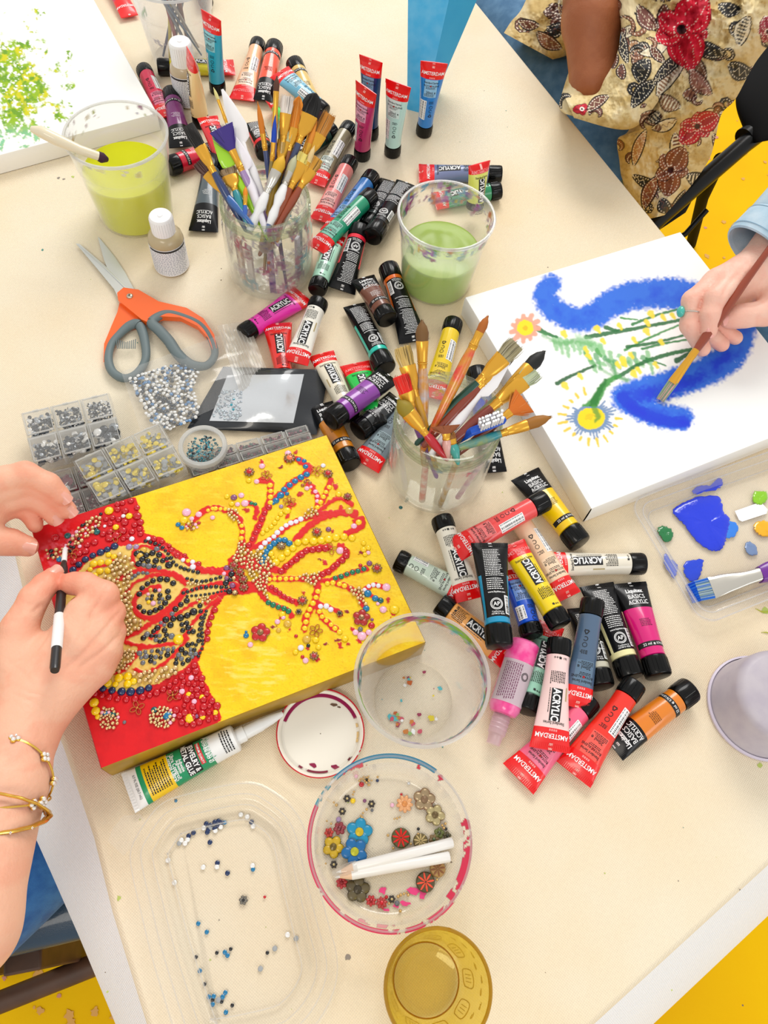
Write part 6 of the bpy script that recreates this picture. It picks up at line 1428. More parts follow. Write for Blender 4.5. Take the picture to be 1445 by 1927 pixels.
for u0, u1, m in cuts:
    b.loft([rgg(y) for y in np.linspace(max(u0*Bt, .003), u1*Bt, 8)], m, False, u1 == 1.)
rsg = T.rs
def gtext(st, x, u, size, m, xs=.85, bold=.02):
    V, Fs, wd = text_mesh(st, bold, xs); V = V*size
    X = x-V[:, 0]; Y = u*Bt-V[:, 1]; b.add(T.surf(X*rsg, Y, .0005), Fs if rsg > 0 else [f[::-1] for f in Fs], m, False)
gtext("Aleene's", .001, .245, .0098, M_WHITE, .8, .05); gtext("Aleene's", .001, .245, .0098, GRN, .8, .0)
T.patch(b, -.010, .010, .305*Bt, .345*Bt, REDI, .0003); gtext('PREMIUM QUALITY', 0, .325, .0026, M_WHITE)
T.patch(b, -.0155, .0155, .355*Bt, .475*Bt, M_INK, .0003); gtext('JEWELRY &', -.001, .385, .0064, M_WHITE, .8, .03); gtext('METAL GLUE', 0, .445, .0064, M_WHITE, .8, .03)
gtext('Adhesive', -.002, .497, .0036, M_WHITE); gtext('Adhesivo', -.002, .522, .0036, M_WHITE); gtext('Ultra Control!', 0, .553, .0048, M_WHITE); gtext('¡Control Ultra!', 0, .583, .0048, M_WHITE)
rs = random.Random(4); T.fine(b, -.013, .013, .61*Bt, .82*Bt, M_INK, rs, .0022); T.fine(b, -.012, .012, .03*Bt, .14*Bt, M_INK, rs, .0024)
gtext('0.7 FL OZ (20.7 mL)', 0, .905, .0030, mat('grey_print', (120, 120, 120), rough=.6))
for k in range(14): x = -T.w*.9+k*T.w*1.8/13; b.add(T.surf([x-.0006, x+.0006, x+.0006, x-.0006], [.955*Bt]*2+[.995*Bt]*2, .0005), [(0, 1, 2, 3)], WHT, False)
b.build('body', gt)
b = MB(); nz = W(533, 1342, .010); ax = (nz-Vector(T.P0)).normalized(); L_ = (nz-Vector(T.P0)).length
b.lathe([(.0001, -.004), (.0070, -.004), (.0072, .004), (.0060, .0045), (.0058, .02), (.0052, .022), (.0046, L_*.72), (.0024, L_*.98), (.0001, L_)], T.P0, WHT, 28, axis=ax); b.build('nozzle', gt)

# ---- craft paint bottles
M_BLUEINK = mat('blue_grey_ink', (96, 110, 140), rough=.6)
def bottle(px, py, h, r, rc, hc, lab, bodyc, base=None, capc=(252, 252, 252)):
    c = W(px, py, 0); th = thing('craft_bottle', c, lab, 'bottle'); m = mat('bottle_%d_%d_%d' % bodyc, bodyc, rough=.3, coat=.3); mc = mat('bottle_cap', capc, rough=.35); rs = random.Random(px)
    b = MB(); b.lathe([(.0001, 0), (r*.9, 0), (r, .002), (r, h-.012), (r*.93, h-.006), (r*.7, h-.001), (rc*.8, h)], c, m, 48)
    # wrap-round label with printed lines
    a0 = math.atan2(-c.y, -c.x); n_ = 40; an = np.linspace(a0-1.5, a0+1.5, n_); lz0, lz1 = .003, h-.0125
    b.grid(np.array([[(c.x+math.cos(a)*(r+.0003), c.y+math.sin(a)*(r+.0003), TZ+z) for a in an] for z in (lz0, lz1)]), mat('label_white', (246, 248, 252), rough=.5))
    z = lz1-.004; bold_ = True
    b.grid(np.array([[(c.x+math.cos(a)*(r+.0005), c.y+math.sin(a)*(r+.0005), TZ+zz) for a in an[4:-4]] for zz in (lz1-.0035, lz1-.001)]), M_INK)
    while z > lz0+.002:
        a = a0-1.3; ae = a0+rs.uniform(.7, 1.3)
        while a < ae:
            w = rs.uniform(.05, .16); b.grid(np.array([[(c.x+math.cos(t)*(r+.0005), c.y+math.sin(t)*(r+.0005), TZ+zz) for t in (a, a+w/2, a+w)] for zz in (z-.0005, z)]), M_BLUEINK); a += w+.06
        z -= .0021
    b.build('body', th)
    b = MB(); b.lathe([(rc*.85, h-.003), (rc, h-.002), (rc*.98, h+hc-.002), (rc*.88, h+hc), (.003, h+hc), (.0028, h+hc+.0012), (.0001, h+hc+.0012)], c, mc, 40)
    for k in range(30):
        a = k*2*math.pi/30; p = Vector((c.x+math.cos(a)*rc*.995, c.y+math.sin(a)*rc*.995, TZ+h)); b.tube([p, p+Vector((0, 0, hc-.003))], .00035, mc, 4)
    b.build('cap', th); return th
bottle(324, 500, .056, .0208, .0136, .022, 'sand coloured craft paint bottle with white cap beside the scissors', (190, 172, 134))
bottle(357, 190, .058, .0200, .0150, .027, 'sand coloured craft paint bottle with white lid behind the peach tube', (198, 178, 146), capc=(240, 238, 230))
# pink glitter bottle lying down
pa, pb = W(988, 1208, .024), W(945, 1345, .014); ax = (pb-pa).normalized(); Lp = (pb-pa).length
pbt = thing('glitter_bottle', ((pa+pb)/2)[:2]+(TZ,) if False else tuple(((pa+pb)/2)[:2])+(TZ,), 'pink glitter squeeze bottle with frosted nozzle lying left of the blush pink tube', 'bottle')
b = MB(); mp_ = mat('glitter_pink', (246, 60, 150), rough=.3, coat=.5, noise=(70, .8, (255, 150, 200)))
b.lathe([(.0001, .0), (.0120, .0), (.0145, .002), (.0145, Lp-.006), (.0120, Lp-.001), (.0075, Lp)], pa, mp_, 40, axis=ax)
S_ = ax.cross(Vector((0, 0, 1))).normalized(); N_ = S_.cross(ax).normalized()
if N_.z < 0: N_ = -N_
def bp(an, y, r=.0149): return np.array(pa+ax*y+(S_*math.sin(an)+N_*math.cos(an))*r)
lbl = mat('glitter_label', (252, 240, 246), rough=.4); b.grid(np.array([[bp(a, y) for a in np.linspace(1.3, -1.3, 24)] for y in (Lp*.30, Lp*.86)]), lbl); b.grid(np.array([[bp(a, y) for a in np.linspace(-1.3, 1.3, 24)] for y in (Lp*.30, Lp*.86)]), lbl)
rs = random.Random(6)
for k in range(9):
    a = -.2+k*.13; y = Lp*.34
    while y < Lp*.8: w = rs.uniform(.001, .003); b.add([bp(a, y, .0152), bp(a, y+w, .0152), bp(a+.05, y+w, .0152), bp(a+.05, y, .0152)], [(0, 1, 2, 3)], mat('magenta_print', (120, 40, 90), rough=.5), False); y += w+.0007
for rr in (.0040, .0030):
    th_ = np.linspace(0, 2*math.pi, 22); b.add([bp(-.55+math.cos(t)*q/.0149, Lp*.48+math.sin(t)*q, .0152) for q in (rr, rr-.0005) for t in th_], [(i, i+1, 23+i, 22+i) for i in range(21)], M_INK, False)
b.build('body', pbt)
clear('frost_nozzle', haze=.55, edge=.85, hazecol=(252, 222, 232), rough=.3)
b = MB(); b.lathe([(.0076, Lp), (.0082, Lp+.001), (.0082, Lp+.018), (.0072, Lp+.019), (.0066, Lp+.020), (.0062, Lp+.028), (.0001, Lp+.028)], pa, MATS['frost_nozzle'], 32, axis=ax)
for k in range(3): b.lathe([(.0082, Lp+.004+k*.004), (.0087, Lp+.005+k*.004), (.0082, Lp+.006+k*.004)], pa, MATS['frost_nozzle'], 32, axis=ax)
b.build('nozzle', pbt)

# ---- clear tray lid bottom left
clear('tray_film', haze=.035, edge=.26, hazecol=(250, 248, 244), rough=.16); clear('tray_ridge', haze=.38, edge=.6, hazecol=(255, 252, 246), rough=.16)
OUT = [(243, 1600), (270, 1552), (302, 1512), (330, 1500), (440, 1474), (480, 1474), (512, 1490), (552, 1520), (575, 1560), (592, 1640), (618, 1740), (636, 1800), (634, 1850), (612, 1905), (575, 1950), (540, 1978), (390, 2010), (352, 2000), (335, 1960), (310, 1880), (285, 1800), (262, 1700), (248, 1640)]
oc_ = [W(x, y, .012) for x, y in OUT]; cc_ = sum(oc_, Vector())/len(oc_)
def trng(s_, z): 
    out = []
    for p in oc_:
        out.append(p)
    A_ = np.array([(p.x, p.y) for p in out]); A_ = .12*np.roll(A_, 1, 0)+.76*A_+.12*np.roll(A_, -1, 0); A_ = catmull(list(A_), 3, True); t_ = np.roll(A_, -1, 0)-np.roll(A_, 1, 0); n_ = np.stack([-t_[:, 1], t_[:, 0]], 1); n_ /= np.linalg.norm(n_, axis=1)[:, None]
    if np.mean(np.sum(n_*(np.array([cc_.x, cc_.y])-A_), 1)) < 0: n_ = -n_
    A_ = A_+n_*s_
    return [(x, y, TZ+z) for x, y in A_]
tr_ = thing('plastic_tray', (cc_.x, cc_.y, TZ), 'clear plastic tray lid with cut corners holding scattered rhinestones', 'tray')
b = MB(); rings = [trng(s_, z) for s_, z in ((-.002, .0115), (0, .0125), (.004, .0125), (.005, .0115), (.007, .0115), (.008, .0125), (.012, .0125), (.015, .011), (.018, .003), (.020, .0018), (.026, .0018), (.028, .0032), (.030, .0030), (.031, .0012))]
b.loft(rings[::-1], MATS['tray_film'], False, False); fl_ = rings[-1]; b.add(fl_, [tuple(range(len(fl_)))], MATS['tray_film'], False); b.build('shell', tr_)
b = MB()
for s_, z in ((0, .0127), (.0085, .0127), (.0165, .006), (.0285, .0034)):
    p = trng(s_, z); b.tube(p+[p[0]], .00055, MATS['tray_ridge'], 6, False)
b.build('ridge', tr_)
b = MB(); tp = [W(x, y, .0125) for x, y in [(203, 1583), (212, 1560), (232, 1535), (264, 1532), (275, 1545), (244, 1598), (232, 1610)]]; b.prism(tp, TZ+.0118, TZ+.0125, MATS['tray_film']); b.build('tab', tr_)
# stones lying in the tray
tp_ = {}
def tp_get(k, m, lab, r): 
    if k not in tp_: tp_[k] = [gem_proto(m, k, lab, group='rhinestones scattered in the clear tray', r=r), True]
    return tp_[k]
TG = [(k, x, y) for k, l in {'n': [(388, 1550), (396, 1553), (404, 1547), (411, 1545), (417, 1548), (392, 1561), (404, 1559), (410, 1553), (390, 1566), (364, 1567), (355, 1573), (395, 1585), (409, 1624), (428, 1643), (473, 1547)], 's': [(383, 1558), (415, 1556), (405, 1563), (341, 1581), (348, 1587), (353, 1580), (316, 1619), (382, 1632), (408, 1631), (328, 1661), (465, 1537), (476, 1555), (453, 1533), (475, 1629), (541, 1759)], 'gy': [(395, 1558), (337, 1587), (411, 1882), (490, 1823), (517, 1785), (557, 1766)], 't': [(373, 1738), (389, 1754), (423, 1792), (428, 1798), (376, 1827), (476, 1636), (400, 1890), (419, 1876), (424, 1868), (393, 1876), (402, 1875), (425, 1905), (423, 1548)], 'k': [(369, 1801), (408, 1793), (434, 1786), (503, 1793), (385, 1852), (400, 1882), (417, 1885), (437, 1892)], 'r': [(498, 1688)]}.items() for x, y in l]
NM = {'n': ('navy rhinestone lying in the clear tray', .0021), 's': ('silver-white rhinestone lying face down in the clear tray', .0021), 'gy': ('grey backed rhinestone lying in the clear tray', .0021), 't': ('teal rhinestone lying in the clear tray', .0018), 'k': ('tiny black rhinestone lying in the clear tray', .0015), 'r': ('single tiny red rhinestone lying in the clear tray', .0012)}
for k, x, y in TG:
    m = {'n': gmat('n'), 's': SIL, 'gy': GYB, 't': gmat('b'), 'k': gmat('k'), 'r': gmat('r')}[k]
    e = tp_get(k, m, *NM[k]); 
    if e[1]: o = e[0]; e[1] = False
    else: o = e[0].copy(); COL.objects.link(o)
    o.location = W(x, y, .0019)
if 'r' in tp_: del tp_['r'][0]['group']
b = MB(); c = W(458, 1694, .0019); flower_geom(b, c, .0036, 6, mat('pewter', (120, 116, 108), rough=.3, metal=.5), gmat('k'), .0018); tag(b.build('flower_bead'), 'tiny pewter flower bead alone in the middle of the clear tray', 'bead')
b = MB(); gem_geom(b, W(754, 955, 0), .0021, gmat('t'), .5); tag(b.build('rhinestone'), 'teal rhinestone lying on the cloth below the clear jar', 'rhinestone')
b = MB(); gem_geom(b, W(331, 1507, 0), .0014, gmat('b'), .5); tag(b.build('rhinestone'), 'tiny teal rhinestone on the cloth just below the glue tube', 'rhinestone')

# ---- beads in the bowl
def bead(x, y, r, n, c, cc, lab, wheel=False, hgt=.0032, z=.0016, edge=None, rot=.3, met=0., group=None):
    p = W(x, y, z); R_ = r*(W(x+1, y, z)-p).length; b = MB(); flower_geom(b, p, R_, n, fmat(c, met), fmat(cc, .3), hgt, rot, .44, wheel, fmat(edge, .3) if edge else None)
    return tag(b.build('flower_bead'), lab, 'bead', group or 'flower beads in the bowl')
for a in [(798, 1505, 21, 5, (176, 152, 116), (140, 110, 80), 'large pewter-gold five-petal bead, topmost in the bowl', False, .004, .0016, (150, 90, 60), .3, .5), (818, 1534, 19, 5, (196, 180, 130), (110, 90, 50), 'pewter and yellow petalled bead below the large pewter-gold one', False, .004, .0016, (110, 80, 50), .0, .35), (761, 1513, 16, 9, (240, 176, 120), (230, 150, 80), 'salmon daisy bead beside the large pewter-gold one', False, .003, .0016, None, 0, .1),
  (754, 1577, 18, 9, (235, 20, 10), (120, 116, 60), 'red wheel bead with olive edge in the middle of the bowl', True, .0034, .0016, (96, 92, 50)), (676, 1566, 25, 5, (10, 150, 196), (220, 190, 30), 'largest turquoise flower bead with yellow heart', False, .004, .0016, (120, 130, 110)), (667, 1603, 25, 5, (0, 106, 170), (190, 190, 40), 'deep blue flower bead overlapping the turquoise one', False, .004, .0052, (110, 120, 110), .9),
  (627, 1594, 20, 5, (214, 176, 30), (110, 90, 30), 'mustard yellow flower bead left of the blue ones', False, .004, .0016, (90, 80, 30), 1.2), (639, 1559, 12, 6, (150, 50, 60), (110, 30, 40), 'wine red flower bead above the mustard one', False, .003, .0016), (619, 1567, 9, 6, (200, 60, 50), (150, 40, 40), 'small brick red flower bead at the left wall of the bowl', False, .003, .0016),
  (673, 1674, 23, 5, (104, 92, 60), (70, 60, 40), 'dark bronze flower bead at the lower left of the bowl', False, .004, .0016, (60, 54, 40)), (698, 1695, 10, 7, (200, 44, 50), (160, 20, 30), 'small crimson bead right of the dark bronze flower', False, .003, .0016), (718, 1699, 11, 8, (190, 60, 60), (216, 20, 40), 'crimson centred bead at the bottom of the bowl', False, .003, .0016),
  (800, 1660, 18, 8, (250, 90, 60), (110, 90, 60), 'coral red wheel bead at the lower right of the bowl', True, .0034, .0016, (92, 84, 56)), (823, 1635, 15, 8, (150, 96, 60), (180, 120, 110), 'brown striped bead above the coral wheel bead', True, .003, .0016, (190, 150, 90)), (826, 1568, 10, 5, (104, 112, 50), (70, 70, 40), 'olive flower bead below the pewter and yellow one', False, .003, .0016),
  (841, 1573, 8, 5, (92, 84, 50), (60, 60, 40), 'small dark olive bead at the right wall of the bowl', False, .003, .0016), (816, 1580, 10, 6, (136, 110, 70), (90, 110, 70), 'olive-brown bead touching the upper pencil', False, .003, .0016), (791, 1583, 14, 9, (214, 190, 130), (150, 130, 80), 'beige striped wheel bead touching the upper pencil', True, .003, .0016, (120, 104, 60)), (643, 1661, 11, 7, (196, 50, 60), (150, 30, 40), 'crimson bead half hidden below the pencil tips', False, .003, .0016)]:
    bead(*a[:7], *a[7:])
for x, y in [(653, 1503), (644, 1527), (699, 1513), (628, 1627), (737, 1692)]:
    bead(x, y, 7, 6, (50, 42, 36), (214, 190, 130), {653: 'tiny black flower bead, topmost of those at the upper left', 644: 'tiny black flower bead above the wine red one', 699: 'tiny black flower bead nearest the middle of the bowl', 628: 'tiny black flower bead under the mustard flower', 737: 'tiny black flower bead at the foot of the bowl'}[x], False, .0022, .0016, None, .2)
gp_ = None; rs = random.Random(23)
GB = [(691+rs.gauss(0, 9), 1470+rs.gauss(0, 7)) for _ in range(16)]+[(664, 1495), (666, 1490), (679, 1535), (683, 1530), (681, 1538), (747, 1540), (752, 1538), (742, 1541), (730, 1572), (740, 1596), (773, 1588), (825, 1650), (822, 1655), (754, 1684), (760, 1682), (768, 1684), (765, 1680), (749, 1687), (615, 1545), (623, 1550), (613, 1625), (645, 1640), (832, 1553), (835, 1558), (838, 1550), (787, 1570), (732, 1700), (753, 1714), (690, 1523), (628, 1510), (633, 1515)]
for x, y in GB:
    if gp_ is None: b = MB(); b.sphere((0, 0, 0), .0010, mat('gold_bead', (222, 184, 120), rough=.2, metal=.5), 10, 6); gp_ = b.build('seed_bead', origin=(0, 0, 0)); tag(gp_, 'tiny round gold bead lying in the bead bowl', 'bead', 'gold beads in the bowl'); o = gp_
    else: o = gp_.copy(); COL.objects.link(o)
    o.location = W(x, y, .0026); s_ = rs.uniform(.8, 1.4); o.scale = (s_,)*3
for x, y, r, k, lab in [(680, 1476, 5, 'r', 'red rhinestone beside the gold beads in the bowl'), (664, 1507, 5, 'y', 'yellow rhinestone in the upper left of the bowl'), (637, 1542, 5, 'l', 'lilac rhinestone above the wine red bead'), (727, 1688, 3.4, 'r', 'tiny red rhinestone at the foot of the bowl'), (747, 1700, 5, 'gy', 'grey rhinestone lowest in the bowl'), (755, 1495, 2.6, 'r', 'tiny red rhinestone above the salmon daisy bead'), (738, 1515, 4, 'p', 'pale pink rhinestone left of the salmon daisy bead'), (670, 1461, 3.6, 'p', 'pale pink rhinestone nearest the top of the bowl'), (769, 1474, 3, 's', 'silver rhinestone at the upper right of the bowl'), (700, 1525, 3, 'gy', 'grey rhinestone below the middle black flower bead'), (787, 1560, 3, 'k', 'tiny black rhinestone right of the red wheel bead'), (839, 1560, 3, 'k', 'tiny black rhinestone at the right wall of the bowl'), (690, 1468, 3.6, 'k', 'black rhinestone among the gold beads'), (710, 1469, 3, 'n', 'navy rhinestone at the edge of the gold beads'), (686, 1507, 3.5, 'v', 'plum rhinestone near the middle black flower bead')]:
    b = MB(); p = W(x, y, .0016); gem_geom(b, p, r*(W(x+1, y, 0)-W(x, y, 0)).length, gmat(k), .5); tag(b.build('rhinestone'), lab, 'rhinestone')
# pink stains on the bowl floor
b = MB()
for i, (x, y, r, sq) in enumerate([(777, 1676, .005, .6), (720, 1676, .003, 1), (762, 1700, .004, .5), (745, 1704, .003, .6), (728, 1712, .003, .4), (795, 1682, .003, 1.2)]): p = W(x, y, .0014); blob(b, (p.x, p.y), r, mat('pink_stain', (246, 70, 140), rough=.5), TZ+.00145+i*.00003, 12, i, sq)
b.build('paint_stain', bw)
# white pencils resting across the bowl
PW = mat('pencil_white', (252, 250, 246), rough=.35, coat=.3); PP = mat('pencil_wood', (246, 206, 170), rough=.5); clear('pencil_cap', haze=.3, edge=.6, hazecol=(240, 236, 230))
for (x0, y0), (x1, y1), zz, lab, capd in [((628, 1643), (852, 1585), .0105, 'white pencil with clear tip cover, upper of the two across the bowl', True), ((626, 1652), (846, 1612), .0100, 'white pencil with bare sharpened tip, lower of the two across the bowl', False)]:
    a_, e_ = W(x0, y0, zz), W(x1, y1, zz-.0008); d_ = e_-a_; th = thing('white_pencil', tuple(((a_+e_)/2)[:2])+(TZ+.005,), lab, 'pencil', 'white pencils across the bowl')
    q = lambda t: a_+d_*t; b = MB(); b.tube([q(.155), q(.16), q(.99), q(1)], [.0040, .0044, .0044, .0038], PW, 20); b.build('barrel', th)
    b = MB(); b.tube([q(.02), q(.06)], [.0003, .0013], PW, 12); b.tube([q(.06), q(.158)], [.0013, .0042], PP, 16); b.build('tip', th)
    if capd: b = MB(); b.tube([q(-.015), q(.0), q(.10), q(.15), q(.19)], [.0014, .0024, .0050, .0054, .0052], MATS['pencil_cap'], 20, False); b.build('tip_cover', th)

# ---- palette lid with paints
clear('palette_plastic', haze=.16, edge=.6, hazecol=(250, 248, 250), rough=.06); clear('palette_ridge', haze=.38, edge=.8, hazecol=(252, 252, 254), rough=.05)
K0 = W(1181, 942, .014); K1 = W(1445, 850, .014); K2 = W(1318, 1180, .014)
ux = (K1-K0).normalized(); ux.z = 0; vx = Vector((ux.y, -ux.x, 0)); hv = (K2-K0).dot(vx); lu = .24
pl = thing('paint_palette', K0+ux*.1+vx*.07-Vector((0, 0, .014)), 'clear plastic box lid used as a paint palette, cut by the right edge', 'palette')
def rr_ring(inset, z, rad=.02, n=8):
    out = []; x0, x1, y0, y1 = inset, lu-inset, inset, hv-inset; r = max(rad-inset*.6, .004)
    for cx_, cy_, a0 in ((x1-r, y1-r, 0), (x0+r, y1-r, 90), (x0+r, y0+r, 180), (x1-r, y0+r, 270)):
        for k in range(n+1):
            a = math.radians(a0+90*k/n); p = K0+ux*(cx_+math.cos(a)*r)+vx*(cy_+math.sin(a)*r); out.append((p.x, p.y, TZ+z))
    return out
b = MB(); rg_l = [rr_ring(i_, z) for i_, z in ((0, .010), (0, .013), (.001, .014), (.004, .014), (.006, .012), (.010, .0115), (.012, .010), (.015, .004), (.017, .003), (.02, .0028))]
b.loft(rg_l, MATS['palette_plastic'], False, False); b.add(rg_l[-1], [tuple(range(len(rg_l[-1])))[::-1]], MATS['palette_plastic'], False); b.build('shell', pl)
b = MB()
for i_, z in ((.0005, .0140), (.0085, .0122), (.0165, .0035)): p = rr_ring(i_, z); b.tube(p+[p[0]], .0007, MATS['palette_ridge'], 6, False)
b.build('ridge', pl)
def paintblob(pts, h, colr, lab, seed=0, name='paint_blob', z=.0029):
    m = mat('wet_%d_%d_%d' % colr, colr, rough=.12, coat=.7, bump=(150, .35, .0015)); pp = catmull(pts, 5, True); pp = pp+(np.random.RandomState(seed).rand(*pp.shape)-.5)*3.2; c0 = pp.mean(0); b = MB(); rings = []
    for s_, hh in ((1, 0), (.97, .45), (.88, .8), (.7, .95), (.45, 1.), (.2, .92)):
        q = c0+(pp-c0)*s_; rings.append([tuple(W(x, y, z+hh*h*(1+.12*math.sin(k*.35+seed+s_*3)))) for k, (x, y) in enumerate(q)])
    R_ = np.array(rings); b.loft(R_[:, ::-1] if np.cross(R_[0, 1]-R_[0, 0], R_[1, 0]-R_[0, 0])[2] < 0 else R_, m, False, True)
    return tag(b.build(name), lab, 'paint', None)
BLU = (0, 50, 225)
paintblob([(1266, 960), (1290, 944), (1312, 936), (1350, 934), (1358, 948), (1362, 964), (1372, 975), (1372, 990), (1368, 1005), (1364, 1022), (1356, 1034), (1340, 1036), (1322, 1028), (1304, 1010), (1290, 992), (1276, 976)], .0022, BLU, 'large smear of royal blue paint on the palette', 2)
paintblob([(1302, 922), (1318, 914), (1338, 912), (1348, 906), (1350, 900), (1358, 902), (1358, 914), (1346, 922), (1325, 926), (1308, 930)], .0016, BLU, 'narrow curl of royal blue paint above the large smear', 4)
paintblob([(1362, 984), (1380, 982), (1390, 992), (1382, 1008), (1366, 1012)], .0006, (40, 130, 235), 'thin lighter blue smudge beside the large smear', 3)
paintblob([(1252, 1040), (1262, 1052), (1275, 1064), (1274, 1078), (1268, 1088), (1258, 1076), (1248, 1058)], .0010, (10, 80, 215), 'slanting blue dab at the left side of the palette', 5)
paintblob([(1288, 1060), (1300, 1054), (1322, 1052), (1322, 1064), (1318, 1080), (1310, 1094), (1296, 1092), (1288, 1078)], .0010, (0, 60, 215), 'blue dab just above the wide brush tip', 6)
paintblob([(1238, 992), (1252, 990), (1264, 998), (1266, 1012), (1256, 1021), (1246, 1014), (1238, 1002)], .0022, (16, 120, 60), 'green blob of paint on the palette', 7)
paintblob([(1416, 928), (1430, 924), (1444, 926), (1443, 942), (1430, 950), (1418, 944)], .002, (140, 205, 20), 'lime green blob of paint on the palette', 8)
paintblob([(1419, 988), (1432, 980), (1450, 984), (1452, 1004), (1436, 1010), (1422, 1002)], .0022, (250, 184, 0), 'yellow-orange blob of paint on the palette', 9)
paintblob([(1402, 1022), (1414, 1020), (1424, 1032), (1424, 1044), (1412, 1044), (1402, 1034)], .0014, (120, 146, 190), 'grey-blue blob of paint on the palette', 10)
b = MB(); b.prism([W(x, y, .004) for x, y in [(1383, 961), (1432, 944), (1445, 958), (1443, 966), (1397, 981), (1391, 978)]], TZ+.0030, TZ+.0034, mat('sticker_white', (252, 252, 252), rough=.5)); tag(b.build('sticker'), 'small white sticker on the palette between lime and yellow paint', 'sticker')
# green paint ring marks on the cloth below the palette
b = MB(); 
for (x0, y0), (x1, y1), (x2, y2) in [((1421, 1145), (1434, 1152), (1450, 1151)), ((1432, 1190), (1440, 1190), (1450, 1192))]:
    b.tube([W(x0, y0, .0003), W(x1, y1, .0003), W(x2, y2, .0003)], [.0004, .0016, .0012], mat('olive_smear', (196, 204, 60), rough=.6), 8, flat=.2, up=(1, 0, 0))
tag(b.build('paint_smear'), 'thin olive-yellow streaks of paint on the cloth below the palette', 'paint')
# wide brush on the palette
th = thing('wide_brush', W(1390, 1090, .01), 'wide flat brush with blue-loaded bristles and purple handle on the palette', 'paintbrush')
def flatpiece(secs, m, name, th):   # secs: (left px, right px, z, thickness)
    b = MB(); R_ = []
    for l, r, z, t_ in secs:
        a, c = np.array(W(*l, z)), np.array(W(*r, z)); m_ = (a+c)/2; e = (c-a)/2; an = np.linspace(0, 2*math.pi, 17)[:-1]
        R_.append([m_+e*np.sign(math.cos(t))*abs(math.cos(t))**.5+np.array([0, 0, t_/2])*np.sign(math.sin(t))*abs(math.sin(t))**.7 for t in an])
    b.loft(R_, m); b.build(name, th)
rs = random.Random(3); b = MB(); mbl = [mat('brush_blue_load', (0, 70, 200), rough=.25, coat=.5), mat('brush_blue_load2', (30, 110, 215), rough=.3), mat('brush_hair', (170, 190, 200), rough=.5), mat('brush_hair2', (120, 150, 150), rough=.5)]
for k in range(170):
    t = rs.random(); p0 = (1332+t*14, 1087+t*38); pm = (1306+t*13, 1094+t*36); p1 = (1290+t*14+rs.uniform(-2, 3), 1101+t*33+rs.uniform(-1, 1)); zz = rs.uniform(-.001, .001)
    b.tube([W(*p0, .0085+zz), W(*pm, .0072+zz*.8)], .0007, rs.choice([mbl[2], mbl[2], mbl[3], mbl[1]]), 4, False); b.tube([W(*pm, .0072+zz*.8), W(*p1, .0052+zz*.4)], [.0008, .0004], rs.choice(mbl[:2]), 4, False)
b.build('bristles', th)
flatpiece([((1330, 1086), (1346, 1127), .0085, .0035), ((1360, 1080), (1372, 1116), .011, .005), ((1400, 1076), (1408, 1102), .014, .009), ((1424, 1070), (1432, 1094), .0165, .012)], SILV, 'ferrule', th)
flatpiece([((1422, 1068), (1434, 1096), .0165, .013), ((1436, 1060), (1450, 1094), .018, .017), ((1470, 1050), (1482, 1080), .02, .013), ((1560, 1025), (1566, 1045), .022, .012)], mat('purple_handle', (110, 30, 150), rough=.3, coat=.5), 'handle', th)
